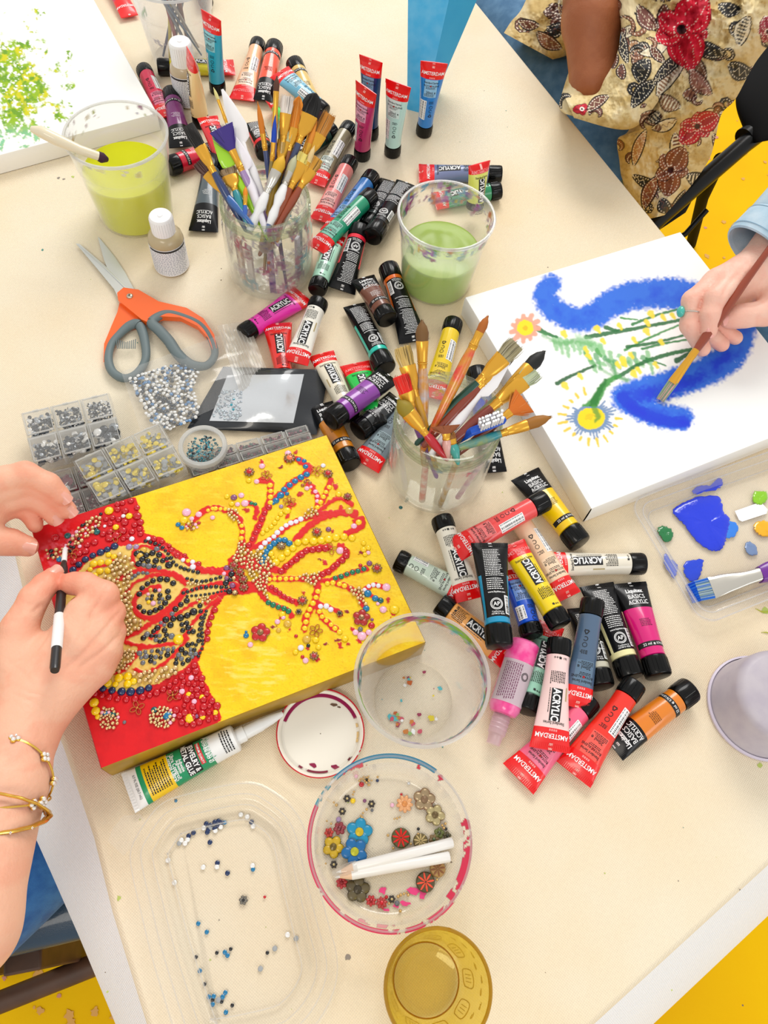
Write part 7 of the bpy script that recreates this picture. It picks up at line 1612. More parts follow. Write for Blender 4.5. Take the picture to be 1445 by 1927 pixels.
# ================================================================ people
def sdf_body(groups, k_join, res, pad=.012, seed=0):
    """groups: list of lists of round cones (a, b, ra, rb); inside a group parts blend softly, the first group is the palm/arm and every other blends into it"""
    allp = [np.array(q) for g in groups for c in g for q in c[:2]]; rmax = max(max(c[2], c[3]) for g in groups for c in g)
    lo = np.min(allp, 0)-rmax-pad; hi = np.max(allp, 0)+rmax+pad; n = np.ceil((hi-lo)/res).astype(int)+1
    ax = [lo[i]+np.arange(n[i])*res for i in range(3)]
    def smin(a, b, k): h = np.clip(.5+.5*(b-a)/k, 0, 1); return b*(1-h)+a*h-k*h*(1-h)
    F = np.full(n, 1., np.float32)
    def cone(c):
        a, b, ra, rb = np.array(c[0]), np.array(c[1]), c[2], c[3]; m = max(ra, rb)+.03
        l = np.minimum(a, b)-m; h = np.maximum(a, b)+m; i0 = np.clip(((l-lo)/res).astype(int), 0, n-1); i1 = np.clip(((h-lo)/res).astype(int)+2, 1, n)
        X, Y, Z = np.meshgrid(ax[0][i0[0]:i1[0]], ax[1][i0[1]:i1[1]], ax[2][i0[2]:i1[2]], indexing='ij'); P = np.stack([X, Y, Z], -1)-a; ab = b-a
        t = np.clip(P @ ab/(ab @ ab), 0, 1); d = np.linalg.norm(P-t[..., None]*ab, axis=-1)-(ra+(rb-ra)*t)
        return tuple(slice(i0[k], i1[k]) for k in range(3)), d
    base = np.full(n, .1, np.float32)
    for c in groups[0]:
        s_, d = cone(c); base[s_] = smin(base[s_], d, .010 if len(c) < 5 else c[4])
    F = base.copy()
    for g in groups[1:]:
        G_ = np.full(n, .1, np.float32)
        for c in g: s_, d = cone(c); G_[s_] = smin(G_[s_], d, .0035)
        J = smin(base, G_, k_join); J = np.where(G_ < .09, J, base); F = np.minimum(F, J)
    # surface nets
    S = F < 0; c8 = [(i, j, k) for i in (0, 1) for j in (0, 1) for k in (0, 1)]
    sl = lambda o: F[o[0]:n[0]-1+o[0], o[1]:n[1]-1+o[1], o[2]:n[2]-1+o[2]]
    V8 = {o: sl(o) for o in c8}; cnt = sum((V8[o] < 0).astype(np.int8) for o in c8); act = (cnt > 0) & (cnt < 8); idx = np.argwhere(act)
    acc = np.zeros((len(idx), 3)); w = np.zeros(len(idx)); t3 = tuple(idx.T)
    for a in c8:
        for d in range(3):
            if a[d] == 0:
                b = list(a); b[d] = 1; b = tuple(b); fa, fb = V8[a][t3], V8[b][t3]; cr = (fa < 0) != (fb < 0)
                t = np.where(cr, fa/np.where(cr, fa-fb, 1), 0); p = np.array(a, float)[None]+np.zeros((len(idx), 3)); p[:, d] = t; acc += p*cr[:, None]; w += cr
    Vp = lo+(idx+acc/w[:, None])*res; vid = -np.ones(act.shape, int); vid[t3] = np.arange(len(idx)); faces = []
    for d in range(3):
        e1, e2 = [(1, 2), (2, 0), (0, 1)][d]
        a = [slice(0, None)]*3; 
        A = S[tuple(slice(0, n[k]-1) if k == d else slice(1, n[k]-1) for k in range(3))]; B = S[tuple(slice(1, n[k]) if k == d else slice(1, n[k]-1) for k in range(3))]
        for flag, fl_ in ((A & ~B, False), (~A & B, True)):
            q = np.argwhere(flag); 
            if not len(q): continue
            for k in range(3):
                if k != d: q[:, k] += 1
            def vv(o1, o2): r = q.copy(); r[:, e1] += o1; r[:, e2] += o2; return vid[tuple(r.T)]
            quad = np.stack([vv(-1, -1), vv(0, -1), vv(0, 0), vv(-1, 0)], 1); quad = quad[(quad >= 0).all(1)]; faces.append(quad[:, ::-1] if fl_ else quad)
    Fc = np.concatenate(faces)
    # relax
    m = len(Vp); 
    for _ in range(2):
        s_ = np.zeros((m, 3)); c_ = np.zeros(m)
        for i in range(4):
            a_, b_ = Fc[:, i], Fc[:, (i+1) % 4]; np.add.at(s_, a_, Vp[b_]); np.add.at(c_, a_, 1); np.add.at(s_, b_, Vp[a_]); np.add.at(c_, b_, 1)
        Vp = Vp*.5+.5*s_/c_[:, None]
    return Vp, Fc
def skin_cols(V, base, red, joints, seed):
    C = np.zeros((len(V), 3))+np.array(rgb(base)); n_ = fbm(V[:, :2]*1000+V[:, 2:]*300, 14, seed); C = over(C, np.clip((n_-.45)*2, 0, .35), mixc(base, red, .5))
    for p, r, a in joints: d = np.linalg.norm(V-np.array(p), axis=1); C = over(C, np.clip(1-d/r, 0, 1)*a, red)
    return C
def skin_mat(name, c): 
    m = mat(name, c, rough=.48, vcol=True, bump=(380, .45, .0009), sss=.1, spec=.35); return m
def chainc(nodes): 
    P_ = [(W(x, y, z), r) for x, y, z, r in nodes]; return [(tuple(P_[i][0]), tuple(P_[i+1][0]), P_[i][1], P_[i+1][1]) for i in range(len(P_)-1)]
def nail(par, base, tip, up, r, col=(244, 176, 156), name='fingernail'):
    """nail plate on the last joint: base and tip points of the last bone, up = outward direction of the nail"""
    B_, T_ = Vector(base), Vector(tip); t = (T_-B_).normalized(); u = Vector(up); u = (u-t*u.dot(t)).normalized(); s = t.cross(u); rows = []
    for a in np.linspace(-.35, 1., 7):
        row = []
        for b_ in np.linspace(-1, 1, 9):
            w = r*.78*(1-.18*max(0, -a)) ; th_ = b_*1.0; end = 1-.16*b_*b_
            row.append(T_+t*(r*(.95*a*end))+s*(math.sin(th_)*w)+u*(math.cos(th_)*r*.99-.16*r*max(0, a)+.0004))
        rows.append([tuple(p) for p in row])
    b = MB(); b.grid(np.array(rows), mat('nail_%d' % col[2], col, rough=.25, coat=.3)); b.grid(np.array(rows)[:, ::-1]-np.array(u)*.0004, MATS['nail_%d' % col[2]]); b.build(name, par)
def hand_mesh(par, groups, res, base, red, joints, mname, k=.007, seed=0, name='body', creases=()):
    V, Fc = sdf_body(groups, k, res)
    N_ = np.zeros_like(V); fn = np.cross(V[Fc[:, 2]]-V[Fc[:, 0]], V[Fc[:, 3]]-V[Fc[:, 1]])
    for i in range(4): np.add.at(N_, Fc[:, i], fn)
    N_ /= np.linalg.norm(N_, axis=1)[:, None]+1e-12; Q_ = proj(V); up_ = np.clip(N_[:, 2]*1.5, 0, 1)
    for dep, wd, pts in creases:
        d_, t_ = dline(Q_, catmull(pts, 5)); V = V-N_*(dep*np.exp(-(d_/wd)**2)*np.sin(np.clip(t_*.96+.02, 0, 1)*math.pi)**.5*up_)[:, None]
    V = V+N_*((fbm(Q_, 16, seed)-.5)*.0011*up_)[:, None]
    b = MB(); b.add(V, Fc, MATS[mname] if mname in MATS else skin_mat(mname, base), True, skin_cols(V, base, red, joints, seed)); return b
# ---- the person on the left
p1 = thing('person', (W(-120, 1500, 0).x, W(-120, 1500, 0).y, TZ-.25), 'person in blue jeans and gold bangles decorating the mosaic canvas at the left', 'person')
wr = (52, 1340, .066); P_ = lambda x, y, z: tuple(W(x, y, z))
arm = [(P_(-420, 2050, .14), P_(-75, 1740, .10), .044, .038), (P_(-75, 1740, .10), P_(12, 1470, .078), .038, .0300), (P_(12, 1470, .078), P_(44, 1370, .070), .0300, .0275), (P_(44, 1370, .070), P_(66, 1318, .068), .0275, .026)]
palm = [(P_(62, 1330, .068), P_(158, 1160, .078), .0250, .0160), (P_(66, 1325, .066), P_(184, 1188, .074), .0250, .0165), (P_(70, 1325, .066), P_(190, 1222, .068), .0240, .0160), (P_(72, 1330, .066), P_(178, 1256, .061), .0240, .0150), (P_(60, 1320, .066), P_(30, 1225, .070), .0240, .0170), (P_(100, 1240, .064), P_(150, 1190, .060), .022, .018)]
th_n = [(34, 1250, .068, .0190), (35, 1186, .078, .0150), (64, 1126, .082, .0122), (84, 1102, .079, .0108), (100, 1086, .075, .0092)]
ix_n = [(160, 1158, .078, .0155), (196, 1120, .084, .0122), (160, 1100, .080, .0106), (140, 1098, .076, .0098), (128, 1099, .073, .0092)]
md_n = [(186, 1186, .074, .0155), (208, 1152, .072, .0122), (178, 1138, .062, .0108), (150, 1140, .055, .0092)]
rg_n = [(192, 1220, .068, .0150), (210, 1188, .063, .0118), (180, 1176, .054, .0104), (156, 1178, .050, .0088)]
pk_n = [(180, 1254, .061, .0140), (205, 1226, .057, .0108), (180, 1214, .051, .0094), (162, 1214, .049, .0082)]
gr = [arm+palm]+[chainc(q) for q in (th_n, ix_n, md_n, rg_n, pk_n)]
SK1, RD1 = (247, 190, 160), (240, 124, 96)
jts = [(P_(*q[:3]), .020, .55) for nn in (th_n, ix_n, md_n, rg_n, pk_n) for q in nn[1:]]+[(P_(128, 1099, .073), .012, .5), (P_(100, 1086, .075), .012, .5)]
b1 = hand_mesh(p1, gr, .0019, SK1, RD1, jts, 'skin_fair', .007, 1, creases=[(.0016, 4, [(206, 1098), (186, 1130), (160, 1180), (140, 1215)]), (.0018, 4, [(226, 1150), (196, 1186), (150, 1236), (120, 1262)]), (.0018, 4, [(228, 1192), (196, 1222), (150, 1256)]), (.0012, 3.5, [(18, 1286), (60, 1304), (118, 1312)]), (.0012, 3.5, [(24, 1302), (66, 1322), (112, 1330)]), (.0010, 3.5, [(10, 1240), (40, 1262), (62, 1290)]), (.0014, 4, [(62, 1152), (78, 1140), (92, 1138)]), (.0014, 4, [(96, 1168), (84, 1200), (58, 1232), (30, 1248)]), (.001, 3, [(46, 1132), (60, 1140)]), (-.0012, 7, [(150, 1190), (110, 1250), (80, 1300)])])
# left hand, fingers steadying the corner of the canvas
i2 = [(-30, 915, .092, .0150), (48, 892, .090, .0118), (92, 911, .080, .0104), (116, 934, .070, .0088)]
m2 = [(-34, 935, .086, .0150), (56, 908, .080, .0116), (102, 934, .066, .0100), (128, 960, .055, .0084)]
r2 = [(-36, 955, .078, .0145), (48, 934, .070, .0112), (84, 950, .060, .0098), (103, 974, .052, .0084)]
k2 = [(-40, 975, .070, .0135), (34, 950, .062, .0102), (56, 966, .054, .0090), (66, 988, .049, .0076)]
t2 = [(-90, 1012, .070, .0180), (-28, 1018, .062, .0148), (20, 1020, .056, .0124), (52, 1028, .052, .0098)]
arm2 = [(P_(-620, 1260, .13), P_(-240, 1050, .10), .042, .032), (P_(-240, 1050, .10), P_(-170, 1010, .09), .032, .026)]+[(P_(-165, 1005, .088), P_(-34+2*j, 915+20*j, .092-.007*j), .024, .0155) for j in range(4)]+[(P_(-165, 1005, .085), P_(-90, 1010, .072), .022, .018)]
gr2 = [arm2]+[chainc(q) for q in (t2, i2, m2, r2, k2)]
jts2 = [(P_(*q[:3]), .018, .5) for nn in (t2, i2, m2, r2, k2) for q in nn[1:]]
b2 = hand_mesh(p1, gr2, .0021, SK1, RD1, jts2, 'skin_fair', .006, 2)
for v, c in zip(b2.v, b2.cols): b1.add(v, b2.f, MATS['skin_fair'], True, c[1])
b1.build('body', p1)
cv = lambda q: Vector((0, 0, TZ+H))-Vector(q)
nail(p1, P_(*th_n[3][:3]), P_(*th_n[4][:3]), cv(P_(*th_n[4][:3]))+Vector((-.3, .05, 0)), .0092)
nail(p1, P_(*i2[2][:3]), P_(*i2[3][:3]), cv(P_(*i2[3][:3]))+Vector((.4, .1, 0)), .0088); nail(p1, P_(*m2[2][:3]), P_(*m2[3][:3]), cv(P_(*m2[3][:3]))+Vector((.5, 0, 0)), .0084); nail(p1, P_(*r2[2][:3]), P_(*r2[3][:3]), cv(P_(*r2[3][:3]))+Vector((.3, -.2, 0)), .0084); nail(p1, P_(*t2[2][:3]), P_(*t2[3][:3]), cv(P_(*t2[3][:3]))+Vector((.1, -.1, 0)), .0098)
# bangles
GLD = mat('bangle_gold', (240, 196, 90), rough=.2, metal=.8); DIA = mat('bangle_stone', (246, 238, 232), rough=.08, coat=.8, metal=.3)
def bangle(c, axis, R_, r, stones=(), flat=1.0, hammered=False, gap=0):
    c = Vector(c); ax = Vector(axis).normalized(); X = ax.cross(Vector((0, 0, 1))).normalized(); Y = X.cross(ax)
    if Y.z < 0: Y = -Y
    b = MB(); an = np.linspace(gap, 2*math.pi-gap, 73); 
    pts = [c+(X*math.cos(a)+Y*math.sin(a))*(R_*(1+(.012*math.sin(a*17) if hammered else 0))) for a in an]; b.tube(pts, r, GLD, 8, False, flat, up=ax)
    for a, rr in stones:
        q = c+(X*math.cos(a)+Y*math.sin(a))*(R_+r)
        for k in range(4): e = ax*math.cos(k*1.57)*rr*.8+(X*math.sin(a)-Y*math.cos(a))*math.sin(k*1.57)*rr*.8; b.sphere(q+e, rr*.62, DIA, 8, 5); b.sphere(q+e*1.0-(q-c).normalized()*rr*.3, rr*.72, GLD, 8, 5)
    o = b.build('bangle', p1); return o
axd = Vector(P_(12, 1470, .078))-Vector(P_(-75, 1740, .10))
aa = lambda t: Vector(P_(12, 1470, .078))-axd*t
bangle(aa(-.04)+Vector((0, 0, 0)), axd+Vector((0, 0, -.08)), .0345, .0009, [(0.55, .0032), (1.35, .0032), (-.1, .003)])
bangle(aa(.14), axd+Vector((0, .0, .05)), .0355, .0008, [(1.9, .0032), (.25, .0034), (.5, .003)])
bangle(aa(.22), axd, .0370, .0019, [], .6, True); bangle(aa(.285), axd+Vector((0, 0, .06)), .0375, .0030, [(.5, .0008), (.9, .0008)], .5, True)
# jeans
def pillow(L_, R_, zc, bul, nu, nv, m, thick=.6, cols=None, wr=0., seed=0, mb=None):
    Lc, Rc = catmull(L_, 8), catmull(R_, 8); ti = np.linspace(0, 1, nv)
    A = np.stack([np.interp(ti, np.linspace(0, 1, len(Lc)), Lc[:, k]) for k in range(2)], 1); B = np.stack([np.interp(ti, np.linspace(0, 1, len(Rc)), Rc[:, k]) for k in range(2)], 1)
    zc = np.interp(ti, np.linspace(0, 1, len(zc)), zc); an = np.linspace(0, 2*math.pi, nu, endpoint=False); rings = []; pix = []
    for j in range(nv):
        r_ = []; 
        for a in an:
            u = .5-.5*math.cos(a); px = A[j]*(1-u)+B[j]*u; r_.append((px[0], px[1], zc[j]+math.sin(a)*bul*(1 if math.sin(a) > 0 else thick)))
        rings.append(r_)
    Rr = np.array(rings)
    if wr: nz = fbm(Rr[..., :2], 34, seed)-.5; nz2 = fbm(Rr[..., :2]*np.array([1., .35]), 12, seed+3)-.5; Rr[..., 2] += wr*(nz*2+nz2*.8)*np.sin(an)[None]
    G_ = np.array([[W(*q) for q in r_] for r_ in Rr]); mb = mb or MB()
    G2 = G_ ; nrm = np.cross(G_[nv//2, nu//4+1]-G_[nv//2, nu//4], G_[nv//2+1, nu//4]-G_[nv//2, nu//4])
    C = None
    if cols is not None: C = cols(Rr[..., :2] if False else proj(G_.reshape(-1, 3)).reshape(G_.shape[:2]+(2,)))
    if nrm[2] > 0: G2 = G_[::-1]; C = C[::-1] if C is not None else None
    G2 = G2[::-1] if False else G2
    mb.loft(G2, m, True, True, True, True, None if C is None else C.reshape(-1, 3)); return mb
def denim(name, c, c2):
    if name in MATS: return MATS[name]
    m = mat(name, c, rough=.85, noise=(55, .75, c2), bump=(1500, .6, .0008), sheen=.1); return m
DN = denim('denim_blue', (30, 98, 176), (66, 136, 206)); DNL = denim('denim_light', (176, 206, 226), (206, 226, 240)); DND = denim('denim_mid', (66, 112, 152), (96, 140, 178))
STI = mat('stitching', (190, 214, 236), rough=.8)
b = MB(); tz1, tz2 = -.20, -.19
b.tube([W(-360, 1900, tz1), W(-160, 1780, tz1), W(10, 1640, tz1), W(140, 1530, tz1), W(260, 1440, tz1)], [.08, .075, .068, .062, .056], DN, 40)
b.tube([W(-420, 1500, tz2), W(-200, 1330, tz2), W(-60, 1200, tz2), W(60, 1080, tz2), W(180, 980, tz2)], [.10, .092, .085, .08, .075], DN, 40)
b.build('jeans', p1)
b = MB(); pts = []
for t in np.linspace(0, 1, 40):
    x = -10+150*t; y = 1738-118*t-8*math.sin(t*3); pts.append(W(x, y, -.165+.004*math.sin(t*9)))
b.tube(pts, .0012, STI, 6); b.build('seam', p1)
# black pencil picker in the right hand
tipP, endP = W(123, 1030, .0415), W(103, 1262, .118); 
pk = thing('picker_pencil', tuple(tipP), 'black wax picker pencil held in the left person\'s right hand, tip on the red corner', 'pencil')
d_ = endP-tipP; q = lambda t: tipP+d_*t; BP = mat('pencil_black', (34, 32, 34), rough=.35, coat=.3)
b = MB(); b.tube([q(.13), q(.2), q(.3), q(.98), q(1.)], [.0020, .0037, .0042, .0040, .0033], BP, 20); b.build('barrel', pk)
b = MB(); b.tube([q(0), q(.02), q(.14)], [.0012, .0022, .0026], mat('wax_white', (250, 250, 250), rough=.4), 14); b.build('tip', pk)
b = MB(); b.tube([q(.60), q(.605), q(.845), q(.85)], [.0041, .00445, .00440, .0041], mat('label_plain', (248, 248, 248), rough=.5), 20, False); b.build('label', pk)

# ---- the person at the right edge, painting
p3 = thing('person', (W(1700, 330, 0).x, W(1700, 330, 0).y, TZ-.1), 'person in a pale denim sleeve and turquoise ring painting the flower canvas', 'person')
armr = [(P_(1900, 180, .17), P_(1560, 392, .13), .046, .036), (P_(1560, 392, .13), P_(1462, 466, .104), .036, .0270), (P_(1462, 466, .104), P_(1440, 490, .098), .0270, .0245)]
palr = [(P_(1440, 490, .098), P_(1384, 520, .100), .0235, .0165), (P_(1442, 500, .094), P_(1352, 532, .090), .0235, .0165), (P_(1446, 510, .088), P_(1342, 548, .080), .0230, .0155), (P_(1450, 520, .082), P_(1350, 566, .072), .0220, .0140), (P_(1450, 510, .092), P_(1462, 560, .086), .0220, .0185)]
tr3 = [(1468, 560, .086, .0180), (1440, 588, .084, .0150), (1402, 594, .082, .0134), (1384, 597, .080, .0122), (1372, 600, .078, .0108)]
ir3 = [(1384, 522, .100, .0160), (1346, 560, .098, .0122), (1336, 592, .088, .0110), (1334, 622, .077, .0092)]
mr3 = [(1350, 534, .090, .0160), (1304, 566, .084, .0124), (1298, 612, .070, .0110), (1322, 656, .056, .0092)]
rr3 = [(1344, 550, .080, .0150), (1312, 584, .068, .0118), (1326, 622, .056, .0104), (1358, 648, .049, .0088)]
kr3 = [(1352, 566, .072, .0140), (1340, 604, .058, .0108), (1362, 624, .050, .0094), (1384, 636, .046, .0082)]
gr3 = [armr+palr]+[chainc(q) for q in (tr3, ir3, mr3, rr3, kr3)]
SK3, RD3 = (250, 204, 184), (244, 138, 116)
b = hand_mesh(p3, gr3, .0019, SK3, RD3, [(P_(*q[:3]), .018, .5) for nn in (tr3, ir3, mr3, rr3, kr3) for q in nn[1:]], 'skin_pale', .0065, 3, creases=[(.0016, 4, [(1392, 512), (1368, 540), (1352, 580)]), (.0016, 4, [(1362, 520), (1330, 548), (1312, 590)]), (.0014, 4, [(1445, 560), (1420, 572), (1396, 574)]), (-.0012, 7, [(1440, 494), (1400, 512)])]); b.build('body', p3)
nail(p3, P_(*tr3[3][:3]), P_(*tr3[4][:3]), cv(P_(*tr3[4][:3]))+Vector((0, .1, 0)), .0106, (246, 176, 164)); nail(p3, P_(*ir3[2][:3]), P_(*ir3[3][:3]), cv(P_(*ir3[3][:3]))+Vector((-.15, 0, 0)), .0090, (246, 176, 164))
b = MB(); rp = Vector(P_(1301, 590, .077)); ax_ = Vector(P_(1298, 612, .070))-Vector(P_(1304, 566, .084)); bx = ax_.normalized(); X = bx.cross(Vector((0, 0, 1))).normalized(); Y = X.cross(bx)
b.tube([rp+(X*math.cos(a)+Y*math.sin(a))*.0126 for a in np.linspace(0, 2*math.pi, 40)], .0008, SILV, 8, False)
sgn = -1 if (X.x > 0) else 1
b.sphere(rp+X*sgn*.0135+Y*.003, .0058, mat('turquoise_stone', (70, 190, 176), rough=.25, coat=.5), 16, 8, (.75, 1.2, 1.)); 
for k in range(5): b.sphere(rp+X*sgn*.0125+Y*(-.003)+bx*(.004-.002*k), .0012, DIA, 8, 4)
b.build('ring', p3)
# denim cuff
c0, c1 = Vector(P_(1424, 478, .100)), Vector(P_(1500, 402, .128)); ax = (c1-c0).normalized(); b = MB()
prof = [(.0385, .004), (.0400, .000), (.0425, .001), (.0435, .010), (.0435, .030), (.0420, .034), (.0430, .036), (.0470, .09), (.052, .16), (.056, .30)]
b.lathe(prof, c0, DNL, 64, axis=ax); b.lathe([(.0385, .004), (.037, .02), (.036, .06)][::-1], c0, DNL, 64, axis=ax)
for ring_z in (.006, .030): b.lathe([(.0437, ring_z), (.0441, ring_z+.0005), (.0437, ring_z+.001)], c0, mat('denim_stitch', (150, 186, 210), rough=.8), 64, axis=ax)
b.build('sleeve', p3)
# jeans glimpsed at the table's edge under the hand
b = MB(); b.tube([W(1430, 600, -.22), W(1520, 700, -.22), W(1700, 700, -.22)], [.07, .09, .1], DND, 24); b.build('jeans', p3)
# brush in the hand
tB, eB = W(1241, 754, .0325), W(1452, 462, .135); d_ = eB-tB; Lb = d_.length; pb_ = thing('held_paintbrush', tuple(tB), 'long brown handled paintbrush held over the blue swirl of the flower painting', 'paintbrush')
q = lambda t: tB+d_*t; sx = d_.cross(Vector((0, 0, 1))).normalized(); b = MB(); rs = random.Random(1)
for k in range(80):
    u = rs.uniform(-1, 1); v = rs.uniform(-1, 1); p = q(.125)+sx*u*.0052+Vector((0, 0, 1))*v*.0016; e_ = q(rs.uniform(0, .012))+sx*u*.0046+Vector((0, 0, 1))*v*.0006; b.tube([p, (p+e_)/2, e_], [.0005, .0005, .0002], mat('hair_grey_green', (150, 170, 140), rough=.5) if rs.random() < .6 else mat('hair_pink', (244, 180, 180), rough=.5), 4, False)
b.build('bristles', pb_)
b = MB(); b.tube([q(.115), q(.13), q(.21), q(.27), q(.30), q(.335)], [.0056, .0056, .0048, .0042, .0045, .0041], GOLD, 18, False, [.4, .42, .75, 1, 1, 1], up=Vector((0, 0, 1))); b.build('ferrule', pb_)
b = MB(); b.tube([q(.33), q(.42), q(.56), q(.8), q(1.3)], [.0041, .0052, .0054, .0040, .0026], mat('handle_chestnut', (150, 62, 34), rough=.25, coat=.5), 18); b.build('handle', pb_)

# ---- the person at the top right in the floral shirt
p2 = thing('person', (W(1350, 100, -.2).x, W(1350, 100, -.2).y, TZ-.35), 'person at the top right in a cream floral shirt and jeans, forearm raised', 'person')
arm3 = [(P_(1103, -260, .18), P_(1106, -80, .12), .026, .034), (P_(1106, -80, .12), P_(1113, 40, .08), .034, .042), (P_(1113, 40, .08), P_(1118, 160, .03), .040, .034), (P_(1118, 160, .03), P_(1124, 180, .02), .034, .030)]
b = hand_mesh(p2, [arm3], .003, (166, 98, 62), (196, 126, 84), [(P_(1108, 70, .12), .06, .5)], 'skin_brown', .006, 4); b.build('body', p2)
b = MB(); bc = Vector(P_(1106, -2, .1)); ax3 = Vector(P_(1113, 60, .08))-Vector(P_(1106, -80, .12)); a3 = ax3.normalized(); X = a3.cross(Vector((0, 0, 1))).normalized(); Y = X.cross(a3); rs = random.Random(5)
for k in range(64):
    a = k*2*math.pi/64; c = bc+(X*math.cos(a)+Y*math.sin(a))*.0405+a3*.003*(1 if k % 2 else -1)
    th_ = np.linspace(0, 2*math.pi, 9); t_ = (-X*math.sin(a)+Y*math.cos(a)); b.tube([c+t_*math.cos(z)*.0042+a3*math.sin(z)*.003 for z in th_], .0009, SILV, 5, False)
b.build('chain_bracelet', p2)
# shirt print, drawn in cloth coordinates taken from the photograph
def petalflower(Q, C, x, y, r, n, rot, c1, c2, sc=1., dots=True, wd=.42):
    D = Q-np.array([x, y]); R_ = np.linalg.norm(D, axis=-1); A = np.arctan2(D[..., 1], D[..., 0])
    sub = R_ < r*1.15
    for i in range(n):
        a = rot+2*math.pi*i/n+.25*math.sin(i*3.3+x); L_ = r*(.85+.25*math.sin(i*2.1+y)); dx = D[..., 0]*math.cos(a)+D[..., 1]*math.sin(a); dy = -D[..., 0]*math.sin(a)+D[..., 1]*math.cos(a)
        t = dx/L_; w = wd*L_*np.clip(np.sin(np.clip(t, 0, 1)**.8*math.pi), 0, 1)**.75; m = (t > 0) & (t < 1)
        C = over(C, (m & (np.abs(dy) < w+1.6))*1., (40, 20, 24) if c1[0] < 120 or c1[1] > 60 else (120, 10, 30)); C = over(C, (m & (np.abs(dy) < w))*1., c1); C = over(C, (m & (np.abs(dy) < w*.3))*.6, c2)
        if dots:
            for s_ in (-.8, -.35, .35, .8): C = over(C, (m & (np.abs(dy-w*s_) < .9) & (np.sin(t*L_*1.15) > .25))*.9, (250, 236, 220))
    C = over(C, (R_ < r*.13)*1., (60, 10, 20)); 
    for k in range(9): a = k*.7; C = over(C, (np.linalg.norm(D-np.array([math.cos(a), math.sin(a)])*r*.2, axis=-1) < 1.3)*1., (252, 240, 226))
    return C
def leaf(Q, C, x, y, L_, w, ang, c1, c2, rib='dots'):
    D = Q-np.array([x, y]); ca, sa = math.cos(ang), math.sin(ang); dx = D[..., 0]*ca+D[..., 1]*sa; dy = -D[..., 0]*sa+D[..., 1]*ca; dy = dy-w*.35*np.sin(np.clip(dx/L_, 0, 1)*math.pi)
    t = dx/L_; W_ = w*np.clip(np.sin(np.clip(t, 0, 1)*math.pi), 0, 1)**.8; m = (t > 0) & (t < 1)
    C = over(C, (m & (np.abs(dy) < W_+2.2))*1., (34, 26, 24)); C = over(C, (m & (np.abs(dy) < W_))*1., c1)
    C = over(C, (m & (np.abs(np.abs(dy)-W_*.8) < .9) & (np.sin(dx*1.3) > 0))*1., (250, 240, 220))
    if rib == 'stripe': C = over(C, (m & (np.abs(dy) < W_*.62) & (np.sin(dx*.95) > .1))*1., c2)
    else: C = over(C, (m & (np.abs(dy-.35*W_*np.sin(dx*.5)) < .8))*1., c2)
    return C
def curl(Q, C, x, y, r, a0, a1, w, c):
    pts = [(x+math.cos(a)*r*(1-.45*k), y+math.sin(a)*r*(1-.45*k)) for k, a in zip(np.linspace(0, 1, 9), np.linspace(a0, a1, 9))]
    d, t = dline(Q, pts); ww = w*np.sin(np.clip(t, 0.02, .98)*math.pi)**.6; C = over(C, (d < ww+1.3)*1., (40, 26, 22)); C = over(C, (d < ww)*1., c); return over(C, ((d < .9) & (np.sin(t*60) > 0))*1., (250, 236, 214))
BRN, BLK_, CRL, REDF = (112, 64, 50), (36, 36, 38), (236, 222, 190), (214, 12, 50)
